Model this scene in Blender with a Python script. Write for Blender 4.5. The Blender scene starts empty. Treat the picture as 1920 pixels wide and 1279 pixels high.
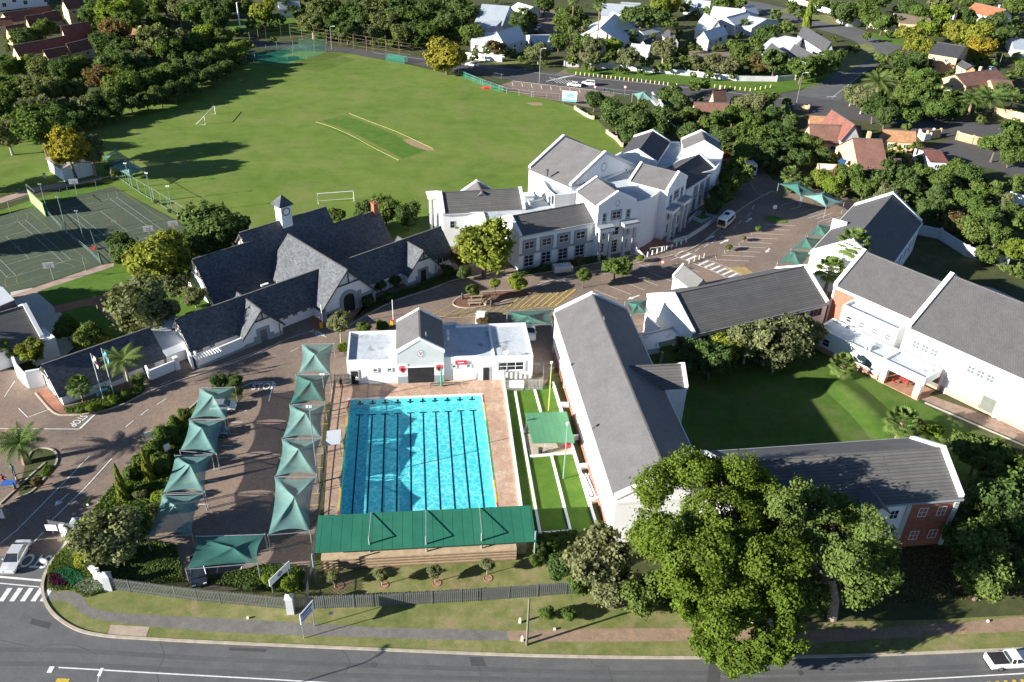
import bpy, bmesh, math, random
import numpy as np
from mathutils import Vector, Matrix
S = bpy.context.scene
C = S.collection
rad = math.radians

# ------------------------------------------------------------------ camera
FPX, PITCH, ROLL, CAMZ = 1585.0, rad(32.25), rad(1.95), 74.0
cam_data = bpy.data.cameras.new('camera')
cam = bpy.data.objects.new('camera', cam_data)
C.objects.link(cam)
S.camera = cam
cam_data.sensor_width = 36.0
cam_data.lens = FPX / 1920 * 36.0
cam_data.clip_end = 5000
cam_data.clip_start = 1.0
FW = Vector((0, math.cos(PITCH), -math.sin(PITCH)))
UP0 = Vector((0, math.sin(PITCH), math.cos(PITCH)))
RT0 = Vector((1, 0, 0))
RT = math.cos(ROLL) * RT0 + math.sin(ROLL) * UP0
UP = -math.sin(ROLL) * RT0 + math.cos(ROLL) * UP0
mw = Matrix((RT, UP, -FW)).transposed().to_4x4()
mw.translation = Vector((0, 0, CAMZ))
cam.matrix_world = mw

# ------------------------------------------------------------------ world, sun
SUN_EL, SHADOW_AZ = rad(18.0), rad(23.0)      # shadows fall towards +X turned 23 deg to +Y
world = bpy.data.worlds.new("World")
S.world = world
world.use_nodes = True
wn = world.node_tree
bg = wn.nodes['Background']
sky = wn.nodes.new('ShaderNodeTexSky')
sky.sky_type = 'NISHITA'
sky.sun_disc = False
sky.sun_elevation = SUN_EL
sky.sun_rotation = math.atan2(-math.cos(SHADOW_AZ), -math.sin(SHADOW_AZ))
sky.air_density = 0.7
sky.dust_density = 0.0
sky.ozone_density = 1.6
sky.altitude = 1700
wn.links.new(sky.outputs[0], bg.inputs[0])
bg.inputs[1].default_value = 0.06
sun_d = bpy.data.lights.new('sun', 'SUN')
sun_d.energy = 5.0
sun_d.angle = rad(0.5)
sun_d.color = (1.0, 0.95, 0.86)
sun = bpy.data.objects.new('sun', sun_d)
C.objects.link(sun)
sd = Vector((math.cos(SHADOW_AZ) * math.cos(SUN_EL), math.sin(SHADOW_AZ) * math.cos(SUN_EL), -math.sin(SUN_EL)))
sun.rotation_euler = sd.to_track_quat('-Z', 'Y').to_euler()
sun.location = (-100, -60, 120)
S.view_settings.view_transform = 'Standard'
S.view_settings.look = 'None'
S.view_settings.gamma = 1
S.view_settings.exposure = 1.6
S.view_settings.use_curve_mapping = False

# ------------------------------------------------------------------ where a point of the photograph lies at height z
def G(u, v, z=0.0):
    d = FW * FPX + RT * (u - 960) - UP * (v - 639.5)
    t = (z - CAMZ) / d.z
    return Vector((d.x * t, d.y * t, z))
def depth(p):
    return (p - Vector((0, 0, CAMZ))).dot(FW)

# ------------------------------------------------------------------ materials
MATS = {}
def nodes(name):
    m = bpy.data.materials.new(name)
    m.use_nodes = True
    nt = m.node_tree
    b = nt.nodes['Principled BSDF']
    return m, nt, b
def coord(nt, kind):
    if kind == 'UV':
        n = nt.nodes.new('ShaderNodeUVMap'); return n.outputs[0]
    n = nt.nodes.new('ShaderNodeTexCoord'); return n.outputs[kind]
def noise(nt, vec, scale, detail=5, rough=.6):
    n = nt.nodes.new('ShaderNodeTexNoise')
    n.inputs['Scale'].default_value = scale
    n.inputs['Detail'].default_value = detail
    n.inputs['Roughness'].default_value = rough
    nt.links.new(vec, n.inputs['Vector'])
    return n.outputs['Fac']
def ramp(nt, fac, stops):
    r = nt.nodes.new('ShaderNodeValToRGB')
    e = r.color_ramp.elements
    e[0].position, e[0].color = stops[0][0], (*stops[0][1], 1)
    e[1].position, e[1].color = stops[-1][0], (*stops[-1][1], 1)
    for p, c in stops[1:-1]:
        x = e.new(p); x.color = (*c, 1)
    nt.links.new(fac, r.inputs[0])
    return r.outputs[0]
def mixc(nt, a, b, fac, mode='MIX'):
    n = nt.nodes.new('ShaderNodeMix'); n.data_type = 'RGBA'; n.blend_type = mode
    for inp, val in ((n.inputs[0], fac), (n.inputs[6], a), (n.inputs[7], b)):
        if isinstance(val, (int, float)): inp.default_value = val
        elif isinstance(val, tuple): inp.default_value = (*val, 1)
        else: nt.links.new(val, inp)
    return n.outputs[2]
def bumpn(nt, b, h, strength, dist=.05):
    n = nt.nodes.new('ShaderNodeBump')
    n.inputs['Strength'].default_value = strength
    n.inputs['Distance'].default_value = dist
    nt.links.new(h, n.inputs['Height'])
    nt.links.new(n.outputs[0], b.inputs['Normal'])
def mul(c, k): return tuple(min(1, x * k) for x in c)
def M(name, col, var=.15, scale=1.5, rough=.8, bump=0., metal=0., spec=.3, kind='Object', col2=None):
    if name in MATS: return MATS[name]
    m, nt, b = nodes(name)
    b.inputs['Roughness'].default_value = rough
    b.inputs['Metallic'].default_value = metal
    b.inputs['Specular IOR Level'].default_value = spec
    v = coord(nt, kind)
    f = noise(nt, v, scale)
    c2 = col2 or mul(col, 1 + var)
    c = ramp(nt, f, [(.35, mul(col, 1 - var)), (.65, c2)])
    nt.links.new(c, b.inputs['Base Color'])
    if bump: bumpn(nt, b, noise(nt, v, scale * 8, 4), bump)
    MATS[name] = m
    return m
def ground_mat(name, stops, s1, s2, s3=30, rough=.95, bump=.3, dirt=None, dfac=(.55, .7)):
    m, nt, b = nodes(name)
    v = coord(nt, 'Object')
    a = noise(nt, v, s1, 6); c = noise(nt, v, s2, 5, .7)
    mx = nt.nodes.new('ShaderNodeMath'); mx.operation = 'MULTIPLY_ADD'
    nt.links.new(c, mx.inputs[0]); mx.inputs[1].default_value = .55
    mm = nt.nodes.new('ShaderNodeMath'); mm.operation = 'MULTIPLY'
    nt.links.new(a, mm.inputs[0]); mm.inputs[1].default_value = .45
    nt.links.new(mm.outputs[0], mx.inputs[2])
    col = ramp(nt, mx.outputs[0], stops)
    if dirt:
        dn = noise(nt, v, s1 * 1.7, 4, .7)
        dr = ramp(nt, dn, [(dfac[0], (0, 0, 0)), (dfac[1], (1, 1, 1))])
        col = mixc(nt, col, dirt, dr)
    fine = noise(nt, v, s3, 3, .8)
    col = mixc(nt, col, ramp(nt, fine, [(.3, (.72, .72, .72)), (.7, (1.25, 1.25, 1.25))]), 1.0, 'MULTIPLY')
    nt.links.new(col, b.inputs['Base Color'])
    b.inputs['Roughness'].default_value = rough
    b.inputs['Specular IOR Level'].default_value = .15
    if bump: bumpn(nt, b, fine, bump, .03)
    MATS[name] = m
    return m
def tile_mat(name, c1, c2, mortar, bw, bh, ms=.03, bump=.6, ribs=0, rough=.75, spec=.3, stain=.2, off=.5):
    m, nt, b = nodes(name)
    v = coord(nt, 'UV')
    br = nt.nodes.new('ShaderNodeTexBrick')
    nt.links.new(v, br.inputs['Vector'])
    br.inputs['Color1'].default_value = (*c1, 1); br.inputs['Color2'].default_value = (*c2, 1)
    br.inputs['Mortar'].default_value = (*mortar, 1)
    br.inputs['Scale'].default_value = 1
    br.inputs['Mortar Size'].default_value = ms
    br.inputs['Mortar Smooth'].default_value = .2
    br.inputs['Brick Width'].default_value = bw; br.inputs['Row Height'].default_value = bh
    br.offset = off
    st = noise(nt, v, .35, 6, .7)
    col = mixc(nt, br.outputs[0], ramp(nt, st, [(.3, (1 - stain,) * 3), (.7, (1 + stain,) * 3)]), 1.0, 'MULTIPLY')
    nt.links.new(col, b.inputs['Base Color'])
    b.inputs['Roughness'].default_value = rough
    b.inputs['Specular IOR Level'].default_value = spec
    inv = nt.nodes.new('ShaderNodeMath'); inv.operation = 'SUBTRACT'; inv.inputs[0].default_value = 1
    nt.links.new(br.outputs['Fac'], inv.inputs[1])
    h = inv.outputs[0]
    if ribs:
        w = nt.nodes.new('ShaderNodeTexWave'); w.wave_type = 'BANDS'; w.bands_direction = 'X'
        w.inputs['Scale'].default_value = ribs; nt.links.new(v, w.inputs['Vector'])
        ad = nt.nodes.new('ShaderNodeMath'); ad.operation = 'ADD'
        nt.links.new(h, ad.inputs[0]); nt.links.new(w.outputs['Fac'], ad.inputs[1]); h = ad.outputs[0]
    bumpn(nt, b, h, bump, .04)
    MATS[name] = m
    return m

def weathered(name, col, dirt, amt):
    m, nt, b = nodes(name); v = coord(nt, 'Object'); mp = nt.nodes.new('ShaderNodeMapping'); mp.inputs['Scale'].default_value = (1.6, 1.6, .18); nt.links.new(v, mp.inputs[0])
    st = ramp(nt, noise(nt, mp.outputs[0], 1.0, 7, .7), [(.45, (0, 0, 0)), (.8, (amt, amt, amt))]); big = ramp(nt, noise(nt, v, .3, 5), [(.3, mul(col, .93)), (.7, mul(col, 1.04))])
    nt.links.new(mixc(nt, big, dirt, st), b.inputs['Base Color']); b.inputs['Roughness'].default_value = .85; b.inputs['Specular IOR Level'].default_value = .2; bumpn(nt, b, noise(nt, v, 6, 4), .1); MATS[name] = m; return m
WHITE = weathered('white_plaster', (.74, .745, .74), (.46, .44, .40), .22)
WHITE2 = M('white_trim', (.78, .78, .76), .04, .8, .6)
GREYP = M('grey_plaster', (.25, .28, .30), .08, .5, .85, .1)
LGREYP = M('light_grey_plaster', (.46, .48, .48), .06, .5, .85, .1)
PINK = M('salmon_plaster', (.50, .26, .20), .1, .6, .85)
BRICKR = M('red_face_brick', (.34, .125, .08), .18, 2.5, .9, .3)
BRICKY = M('yellow_face_brick', (.55, .38, .22), .2, 2.0, .9, .3)
CREAM = M('cream_plaster', (.55, .44, .26), .1, .6, .85)
GLASS = M('window_glass', (.025, .032, .042), .3, .6, .08, spec=.6)
BLIND = M('pale_blind_glass', (.11, .13, .15), .15, 3.0, .35, spec=.5)
DARK = M('dark_interior', (.02, .02, .022), .3, 1, .9)
DOORW = M('dark_door', (.03, .03, .035), .2, 1, .5)
DOORG = M('grey_green_door', (.12, .135, .115), .1, 1, .6)
METAL = M('galvanised_steel', (.42, .44, .45), .12, 2, .45, metal=.7)
GPOST = M('pale_green_post', (.20, .29, .26), .1, 1, .5)
DGREY = M('dark_steel', (.07, .075, .08), .2, 1, .55)
BEAM = M('dark_timber', (.06, .055, .05), .2, 2, .85)
FLAT = ground_mat('flat_roof_coating', [(.35, (.36, .40, .44)), (.6, (.50, .54, .57))], .25, 1.5, 10, .7, .1, dirt=(.16, .16, .15), dfac=(.56, .72))
TILE = tile_mat('grey_roof_tiles', (.115, .113, .114), (.128, .126, .127), (.098, .096, .096), .34, .34, .02, .3, stain=.16)
TILER = tile_mat('charcoal_roof_tiles', (.078, .077, .079), (.092, .09, .092), (.055, .054, .056), .36, .36, .03, .3, stain=.14)
TILEB = tile_mat('ribbed_roof_tiles', (.098, .097, .095), (.118, .115, .111), (.066, .065, .064), 20, .42, .05, .35, stain=.16)
TILED = tile_mat('dark_grey_roof_tiles', (.06, .06, .066), (.07, .07, .077), (.04, .04, .044), .34, .34, .03, .5, stain=.1)
SLATE = tile_mat('blue_grey_slate', (.036, .043, .058), (.10, .112, .122), (.034, .04, .048), .42, .30, .03, .5, rough=.55, spec=.5, stain=.3)
REDT = tile_mat('terracotta_tiles', (.24, .125, .095), (.29, .155, .12), (.11, .055, .04), .4, .34, .05, .7, stain=.25)
BROWNT = tile_mat('red_brown_tiles', (.24, .095, .07), (.30, .12, .09), (.07, .03, .025), .4, .34, .05, .7, stain=.25)
ORANGT = tile_mat('orange_tiles', (.50, .15, .07), (.58, .2, .1), (.2, .08, .05), .4, .34, .05, .7, stain=.25)
YELT = tile_mat('mottled_ochre_tiles', (.45, .22, .10), (.55, .33, .17), (.2, .1, .06), .35, .34, .05, .7, stain=.3)
WTIN = tile_mat('pale_metal_sheeting', (.50, .53, .56), (.52, .55, .58), (.40, .43, .46), .5, 30, .04, .4, rough=.45, spec=.5, stain=.1)
GTIN = tile_mat('grey_metal_sheeting', (.30, .34, .38), (.32, .36, .40), (.22, .25, .28), .5, 30, .04, .4, rough=.45, spec=.5, stain=.1)
GREENT = tile_mat('green_metal_sheeting', (.020, .125, .078), (.026, .145, .09), (.014, .09, .055), 1.15, 60, .05, .4, rough=.5, spec=.3, stain=.15)
GREENT2 = tile_mat('faded_green_sheeting', (.085, .24, .125), (.09, .25, .13), (.06, .18, .1), .8, 30, .03, .4, rough=.6, stain=.12)

# ------------------------------------------------------------------ mesh builder
class MB:
    def __init__(s): s.v = []; s.f = []; s.m = []; s.uv = []; s.has = False
    def poly(s, pts, m=0, uv=None):
        i = len(s.v); s.v += [tuple(p) for p in pts]
        s.f.append(tuple(range(i, i + len(pts)))); s.m.append(m)
        s.uv.append(uv); s.has = s.has or uv is not None
    def prism(s, xy, z0, z1, m=0, top=True, bot=False, mt=None):
        xy = [(p[0], p[1]) for p in xy]
        a = sum(xy[i - 1][0] * xy[i][1] - xy[i][0] * xy[i - 1][1] for i in range(len(xy)))
        if a < 0: xy = xy[::-1]
        n = len(xy)
        for i in range(n):
            p, q = xy[i], xy[(i + 1) % n]
            s.poly([(*p, z0), (*q, z0), (*q, z1), (*p, z1)], m)
        if top: s.poly([(*p, z1) for p in xy], m if mt is None else mt)
        if bot: s.poly([(*p, z0) for p in xy[::-1]], m)
    def box(s, x, y, z0, lx, ly, h, a=0, m=0):
        c, n = math.cos(a), math.sin(a)
        pts = [(x + c * dx - n * dy, y + n * dx + c * dy) for dx, dy in ((-lx/2, -ly/2), (lx/2, -ly/2), (lx/2, ly/2), (-lx/2, ly/2))]
        s.prism(pts, z0, z0 + h, m, True, True)
    def wall(s, p, q, t, z0, z1, m=0):
        p = Vector(p[:2]); q = Vector(q[:2]); d = (q - p); L = d.length
        if L < 1e-6: return
        c = (p + q) / 2; s.box(c.x, c.y, z0, L, t, z1 - z0, math.atan2(d.y, d.x), m)
    def tube(s, pts, r, n=6, m=0, cap=True):
        pts = [Vector(p) for p in pts]
        rs = r if isinstance(r, (list, tuple)) else [r] * len(pts)
        rings = []
        for i, p in enumerate(pts):
            d = (pts[min(i + 1, len(pts) - 1)] - pts[max(i - 1, 0)]).normalized()
            a = Vector((0, 0, 1)) if abs(d.z) < .9 else Vector((1, 0, 0))
            u = d.cross(a).normalized(); w = d.cross(u)
            k = len(s.v)
            for j in range(n):
                t = 2 * math.pi * j / n
                s.v.append(tuple(p + (u * math.cos(t) + w * math.sin(t)) * rs[i]))
            rings.append(k)
        for a, b in zip(rings, rings[1:]):
            for j in range(n):
                s.f.append((a + j, a + (j + 1) % n, b + (j + 1) % n, b + j)); s.m.append(m); s.uv.append(None)
        if cap:
            s.f.append(tuple(rings[0] + j for j in range(n))); s.m.append(m); s.uv.append(None)
            s.f.append(tuple(rings[-1] + j for j in range(n - 1, -1, -1))); s.m.append(m); s.uv.append(None)
    def slab(s, quad, t, m=0, uv=None):
        # a thick panel: quad given counter-clockwise seen from above
        q = [Vector(p) for p in quad]
        n = (q[1] - q[0]).cross(q[-1] - q[0]).normalized()
        if n.z < 0: q = q[::-1]; n = -n; uv = uv[::-1] if uv else None
        lo = [p - n * t for p in q]
        s.poly(q, m, uv)
        s.poly(lo[::-1], m, [(0, 0)] * len(q) if uv else None)
        k = len(q)
        for i in range(k):
            j = (i + 1) % k
            s.poly([lo[i], lo[j], q[j], q[i]], m, [(0, 0)] * 4 if uv else None)
    def mesh(s, name, mats, org=None, rz=0):
        me = bpy.data.meshes.new(name)
        v = s.v
        if org is not None:
            c, n = math.cos(-rz), math.sin(-rz)
            v = [((x - org[0]) * c - (y - org[1]) * n, (x - org[0]) * n + (y - org[1]) * c, z - org[2]) for x, y, z in s.v]
        me.from_pydata(v, [], s.f)
        for m in (mats if isinstance(mats, (list, tuple)) else [mats]): me.materials.append(m)
        if len(me.polygons) == len(s.m): me.polygons.foreach_set('material_index', s.m)
        if s.has:
            l = me.uv_layers.new(name='UVMap')
            for p, uv in zip(me.polygons, s.uv):
                for k, li in enumerate(p.loop_indices):
                    l.data[li].uv = uv[k] if uv else (0, 0)
        me.update()
        return me
def link(o, parent=None):
    C.objects.link(o)
    if parent is not None: o.parent = parent
    return o
def tag(o, label=None, cat=None, group=None, kind=None):
    for k, v in (('label', label), ('category', cat), ('group', group), ('kind', kind)):
        if v: o[k] = v
    return o
class Thing:
    def __init__(s, name, label, cat, loc=(0, 0, 0), rz=0, group=None):
        s.o = bpy.data.objects.new(name, None); s.o.empty_display_size = .5
        s.loc = Vector((loc[0], loc[1], loc[2] if len(loc) > 2 else 0)); s.rz = rz
        s.o.location = s.loc; s.o.rotation_euler = (0, 0, rz)
        link(s.o); tag(s.o, label, cat, group)
    def part(s, name, mb, mats, parent=None, world=True, label=None):
        if not mb.f: return None
        if name in ('pilaster', 'downpipe', 'column', 'porch_pier', 'window_surround_') and len(mb.f) > 6:
            # one mesh per separate piece
            par = {}
            def root(k):
                while par[k] != k: par[k] = par[par[k]]; k = par[k]
                return k
            key = [tuple(round(c, 3) for c in v) for v in mb.v]
            for k in key: par.setdefault(k, k)
            for f in mb.f:
                r0 = root(key[f[0]])
                for i in f[1:]: par[root(key[i])] = r0
            grp = {}
            for fi, f in enumerate(mb.f): grp.setdefault(root(key[f[0]]), []).append(fi)
            if len(grp) > 1:
                o = None
                for fs in grp.values():
                    q = MB()
                    for fi in fs: q.poly([mb.v[i] for i in mb.f[fi]], mb.m[fi], mb.uv[fi])
                    n_ = Thing._one(s, name, q, mats, parent, world, label); o = o or n_
                return o
        return Thing._one(s, name, mb, mats, parent, world, label)
    def _one(s, name, mb, mats, parent=None, world=True, label=None):
        me = mb.mesh(name, mats, s.loc if world else None, s.rz)
        o = bpy.data.objects.new(name, me)
        link(o, parent or s.o)
        if label: o['label'] = label
        return o
def solo(name, mb, mats, label=None, cat=None, group=None, kind=None, org=None, rz=0):
    me = mb.mesh(name, mats, org, rz)
    o = bpy.data.objects.new(name, me)
    if org is not None: o.location = org; o.rotation_euler = (0, 0, rz)
    link(o); tag(o, label, cat, group, kind)
    return o
def copy_tree(o, parent=None):
    c = o.copy(); C.objects.link(c)
    if parent is not None: c.parent = parent
    for ch in list(o.children): copy_tree(ch, c)
    return c
ORD = ['first', 'second', 'third', 'fourth', 'fifth', 'sixth', 'seventh', 'eighth', 'ninth', 'tenth', 'eleventh', 'twelfth',
       'thirteenth', 'fourteenth', 'fifteenth', 'sixteenth', 'seventeenth', 'eighteenth', 'nineteenth', 'twentieth']
def nth(i):
    if i < 20: return ORD[i]
    n = i + 1; t = ['', '', 'twenty', 'thirty', 'forty', 'fifty', 'sixty'][n // 10]
    return {20: 'twentieth', 30: 'thirtieth', 40: 'fortieth', 50: 'fiftieth', 60: 'sixtieth'}[n] if n % 10 == 0 else t + '-' + ORD[n % 10 - 1]
# ------------------------------------------------------------------ ground materials
SOIL = ground_mat('garden_ground', [(.35, (.045, .046, .024)), (.5, (.062, .074, .028)), (.65, (.11, .10, .05))], .05, .5, 8)
GRASS = ground_mat('field_grass', [(.34, (.082, .132, .020)), (.46, (.108, .168, .026)), (.56, (.130, .188, .034)), (.68, (.175, .205, .055))], .045, .22, 9, dirt=(.175, .19, .06), dfac=(.48, .78))
LAWN = ground_mat('green_lawn', [(.34, (.052, .118, .014)), (.5, (.078, .150, .02)), (.66, (.12, .175, .032))], .12, .5, 12)
DRYG = ground_mat('dry_verge_grass', [(.36, (.10, .13, .035)), (.5, (.165, .175, .06)), (.64, (.25, .225, .11))], .12, .7, 12, dirt=(.27, .20, .12), dfac=(.56, .7))
DIRT = ground_mat('red_dirt', [(.36, (.20, .15, .11)), (.64, (.34, .23, .155))], .3, 1.5, 12)
ASPH = ground_mat('asphalt', [(.34, (.092, .093, .096)), (.5, (.115, .116, .118)), (.66, (.145, .144, .14))], .09, .5, 14, .85, .15)
DASPH = ground_mat('dark_asphalt', [(.36, (.072, .070, .071)), (.64, (.098, .095, .094))], .08, .6, 14, .85, .15)
PATHG = ground_mat('old_tar_path', [(.36, (.13, .125, .115)), (.64, (.19, .18, .165))], .3, 1.2, 14, .9, .2)
CONC = ground_mat('pale_concrete', [(.36, (.38, .36, .32)), (.64, (.50, .47, .42))], .4, 1.5, 14, .85, .1)
COURT = ground_mat('green_court_surface', [(.36, (.060, .080, .054)), (.64, (.084, .106, .070))], .12, .8, 14, .85, .1)
DECK = ground_mat('pool_deck_paving', [(.36, (.36, .23, .16)), (.5, (.43, .29, .21)), (.64, (.52, .40, .31))], .25, 1.0, 8, .8, .1)
def paver_mat(name, c1, c2, mortar, sc=1.0):
    m, nt, b = nodes(name)
    v = coord(nt, 'Object')
    mp = nt.nodes.new('ShaderNodeMapping'); mp.inputs['Rotation'].default_value = (0, 0, rad(22)); nt.links.new(v, mp.inputs[0])
    br = nt.nodes.new('ShaderNodeTexBrick'); nt.links.new(mp.outputs[0], br.inputs['Vector'])
    br.inputs['Color1'].default_value = (*c1, 1); br.inputs['Color2'].default_value = (*c2, 1); br.inputs['Mortar'].default_value = (*mortar, 1)
    br.inputs['Scale'].default_value = 1; br.inputs['Brick Width'].default_value = .30 * sc; br.inputs['Row Height'].default_value = .15 * sc
    br.inputs['Mortar Size'].default_value = .012
    f = noise(nt, v, .09, 7, .65)
    c = mixc(nt, br.outputs[0], ramp(nt, f, [(.3, (.72, .74, .78)), (.5, (1, 1, 1)), (.7, (1.25, 1.18, 1.1))]), 1.0, 'MULTIPLY')
    f2 = noise(nt, v, 1.3, 5, .7)
    c = mixc(nt, c, ramp(nt, f2, [(.3, (.85, .85, .85)), (.7, (1.12, 1.12, 1.12))]), 1.0, 'MULTIPLY')
    nt.links.new(c, b.inputs['Base Color']); b.inputs['Roughness'].default_value = .85
    b.inputs['Specular IOR Level'].default_value = .2
    MATS[name] = m; return m
PAVER = paver_mat('brown_block_paving', (.195, .148, .120), (.25, .19, .152), (.12, .092, .076))
PAVERR = paver_mat('red_brick_paving', (.30, .13, .085), (.38, .17, .11), (.15, .08, .06))
PAINTW = M('white_road_paint', (.62, .62, .60), .12, 2.5, .7)
PAINTY = M('yellow_road_paint', (.50, .36, .05), .2, 2.5, .7)
KERB = M('concrete_kerb', (.38, .33, .26), .15, 1.0, .9)

DLAWN = ground_mat('shade_darkened_lawn', [(.34, (.040, .088, .012)), (.5, (.062, .120, .018)), (.66, (.10, .145, .03))], .12, .5, 12, dirt=(.12, .12, .05), dfac=(.5, .78))  # darker green: the courtyard's shade is partly put into the lawn colour
# the base ground is one sheet with a rectangular hole for the pool
PX, PY, PT, PL, PW = -23.41, 99.45, rad(-82.86), 25.0, 19.36
du, dv = Vector((math.cos(PT), math.sin(PT))), Vector((-math.sin(PT), math.cos(PT)))
PO = Vector((PX, PY))
def pool(u, v): p = PO + du * u + dv * v; return (p.x, p.y)
b = MB()
BIG = 1500
hole = [pool(0, 0), pool(0, PW), pool(PL, PW), pool(PL, 0)]
out = [pool(-BIG, -BIG), pool(-BIG, BIG), pool(BIG, BIG), pool(BIG, -BIG)]
for i in range(4):
    j = (i + 1) % 4
    b.poly([(*out[i], 0), (*hole[i], 0), (*hole[j], 0), (*out[j], 0)])
solo('ground', b, SOIL, kind='structure')
def sheet(name, px, z, m, world=False, kerb=None):
    b = MB()
    pts = [tuple(p) if world else tuple(G(*p))[:2] for p in px]
    a = sum(pts[i - 1][0] * pts[i][1] - pts[i][0] * pts[i - 1][1] for i in range(len(pts)))
    if a < 0: pts = pts[::-1]
    b.poly([(x, y, z) for x, y in pts])
    return solo(name, b, m, kind='structure')
def smooth(px, n=6):
    # Catmull-Rom through pixel points
    P = [Vector(p) for p in px]; o = []
    for i in range(len(P) - 1):
        p0, p1, p2, p3 = P[max(i - 1, 0)], P[i], P[i + 1], P[min(i + 2, len(P) - 1)]
        for k in range(n):
            t = k / n
            o.append(tuple(.5 * ((2 * p1) + (p2 - p0) * t + (2 * p0 - 5 * p1 + 4 * p2 - p3) * t * t + (3 * p1 - p0 - 3 * p2 + p3) * t ** 3)))
    o.append(tuple(P[-1])); return o
def strip(b, px, w, z, dash=None, m=0, world=False):
    pts = [Vector(p[:2]) if world else G(*p).to_2d() for p in px]
    segs = []
    if dash:
        on, off = dash; acc = 0
        for p, q in zip(pts, pts[1:]):
            L = (q - p).length; d = (q - p) / L; t = 0
            while t < L:
                e = min(t + on, L); segs.append((p + d * t, p + d * e)); t += on + off
    else: segs = list(zip(pts, pts[1:]))
    for p, q in segs:
        d = (q - p)
        if d.length < 1e-4: continue
        d.normalize(); n = Vector((-d.y, d.x)) * w / 2
        b.poly([(*(p - n), z), (*(q - n), z), (*(q + n), z), (*(p + n), z)], m)
def kerbline(name, px, w=.22, h=.14, m=None, z0=0):
    b = MB(); pts = [G(*p).to_2d() for p in px]
    for p, q in zip(pts, pts[1:]):
        b.wall(p, q, w, z0, z0 + h)
    return solo(name, b, m or KERB, kind='structure')

# --- grass of the field and the lawn on its left
sheet('sports_field', [(60, 262), (150, 215), (250, 190), (350, 160), (470, 118), (560, 96), (640, 98), (760, 120), (870, 145), (960, 172), (1050, 192), (1110, 212), (1160, 270), (1230, 330), (1150, 420), (860, 470), (560, 470), (440, 450), (345, 420), (213, 350), (190, 342), (100, 352), (0, 365), (-250, 390), (-300, 300), (0, 275)], .012, GRASS)
sheet('lawn', [(0, 395), (100, 362), (190, 345), (213, 350), (69, 386), (-120, 440), (-200, 430)], .02, LAWN)
sheet('garden_path', [(-300, 430), (-100, 395), (0, 372), (60, 352), (120, 342), (125, 346), (190, 330), (192, 338), (120, 350), (60, 362), (0, 382), (-100, 406), (-300, 445)], .03, M('pinkish_path', (.33, .24, .20), .15, .5, .9))
# cricket square, greener, with bare ends
sheet('cricket_square', [(592, 230), (655, 214), (812, 278), (750, 300)], .02, LAWN)
BARE = ground_mat('bare_pitch_soil', [(.36, (.25, .18, .10)), (.64, (.33, .25, .15))], .3, 1.5, 12)
sheet('bare_pitch_end', smooth([(755, 262), (775, 262), (815, 280), (800, 282), (770, 272), (755, 262)], 4), .03, BARE)
sheet('worn_goalmouth', smooth([(985, 193), (1010, 192), (1018, 197), (1000, 198), (985, 193)], 4), .03, BARE)
# --- courts
sheet('court_surface', [(213, 350), (345, 425), (400, 455), (190, 495), (79, 532), (18, 550), (-60, 572), (-300, 600), (-300, 480), (-60, 420), (0, 402), (69, 386)], .02, COURT)
CO = [Vector((-87.88, 174.19)), Vector((-100.93, 161.07))]
ct = rad(-44.6); cu = Vector((math.cos(ct), math.sin(ct))); cv = Vector((math.sin(ct), -math.cos(ct)))
LY = M('faded_yellow_line', (.26, .25, .11), .15, 1, .8); LW = M('white_court_line', (.36, .40, .37), .15, 1, .8); LR = M('faded_red_line', (.28, .12, .10), .2, 1, .8)
b = MB()
def cl(o, pts, m, w=.07):
    strip(b, [o + cu * u + cv * v for u, v in pts], w, .034 + .004 * m, None, m, True)
for k, o in enumerate(CO):
    nl = 30.5; W = 15.25
    cl(o, [(0, 0), (nl, 0)], 0); cl(o, [(0, W), (nl, W)], 0); cl(o, [(0, 0), (0, W)], 0); cl(o, [(nl, 0), (nl, W)], 0)
    for u in (10.17, 20.33): cl(o, [(u, 0), (u, W)], 0)
    for ue, s in ((0, 1), (nl, -1)):
        cl(o, [(ue + s * 4.9 * math.cos(t), W / 2 + 4.9 * math.sin(t)) for t in np.linspace(-math.pi / 2, math.pi / 2, 17)], 0)
        cl(o, [(ue + s * 6.7 * math.cos(t), W / 2 + 6.7 * math.sin(t)) for t in np.linspace(-math.pi / 2, math.pi / 2, 19)], 0)
    cl(o, [(15.25 + .45 * math.cos(t), W / 2 + .45 * math.sin(t)) for t in np.linspace(0, 6.29, 13)], 1)
    cl(o, [(15.25 + 1.8 * math.cos(t), W / 2 + 1.8 * math.sin(t)) for t in np.linspace(0, 6.29, 21)], 2)
    t0 = 3.4; tl = 23.77; tw = 10.97; v0 = (W - tw) / 2
    for v in (v0, v0 + 1.37, v0 + tw - 1.37, v0 + tw): cl(o, [(t0, v), (t0 + tl, v)], 1)
    for u in (t0, t0 + tl): cl(o, [(u, v0), (u, v0 + tw)], 1)
    for u in (t0 + 5.49, t0 + tl - 5.49): cl(o, [(u, v0 + 1.37), (u, v0 + tw - 1.37)], 1)
    cl(o, [(t0 + 5.49, W / 2), (t0 + tl - 5.49, W / 2)], 1)
solo('court_markings', b, [LY, LW, LR], kind='structure')
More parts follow.
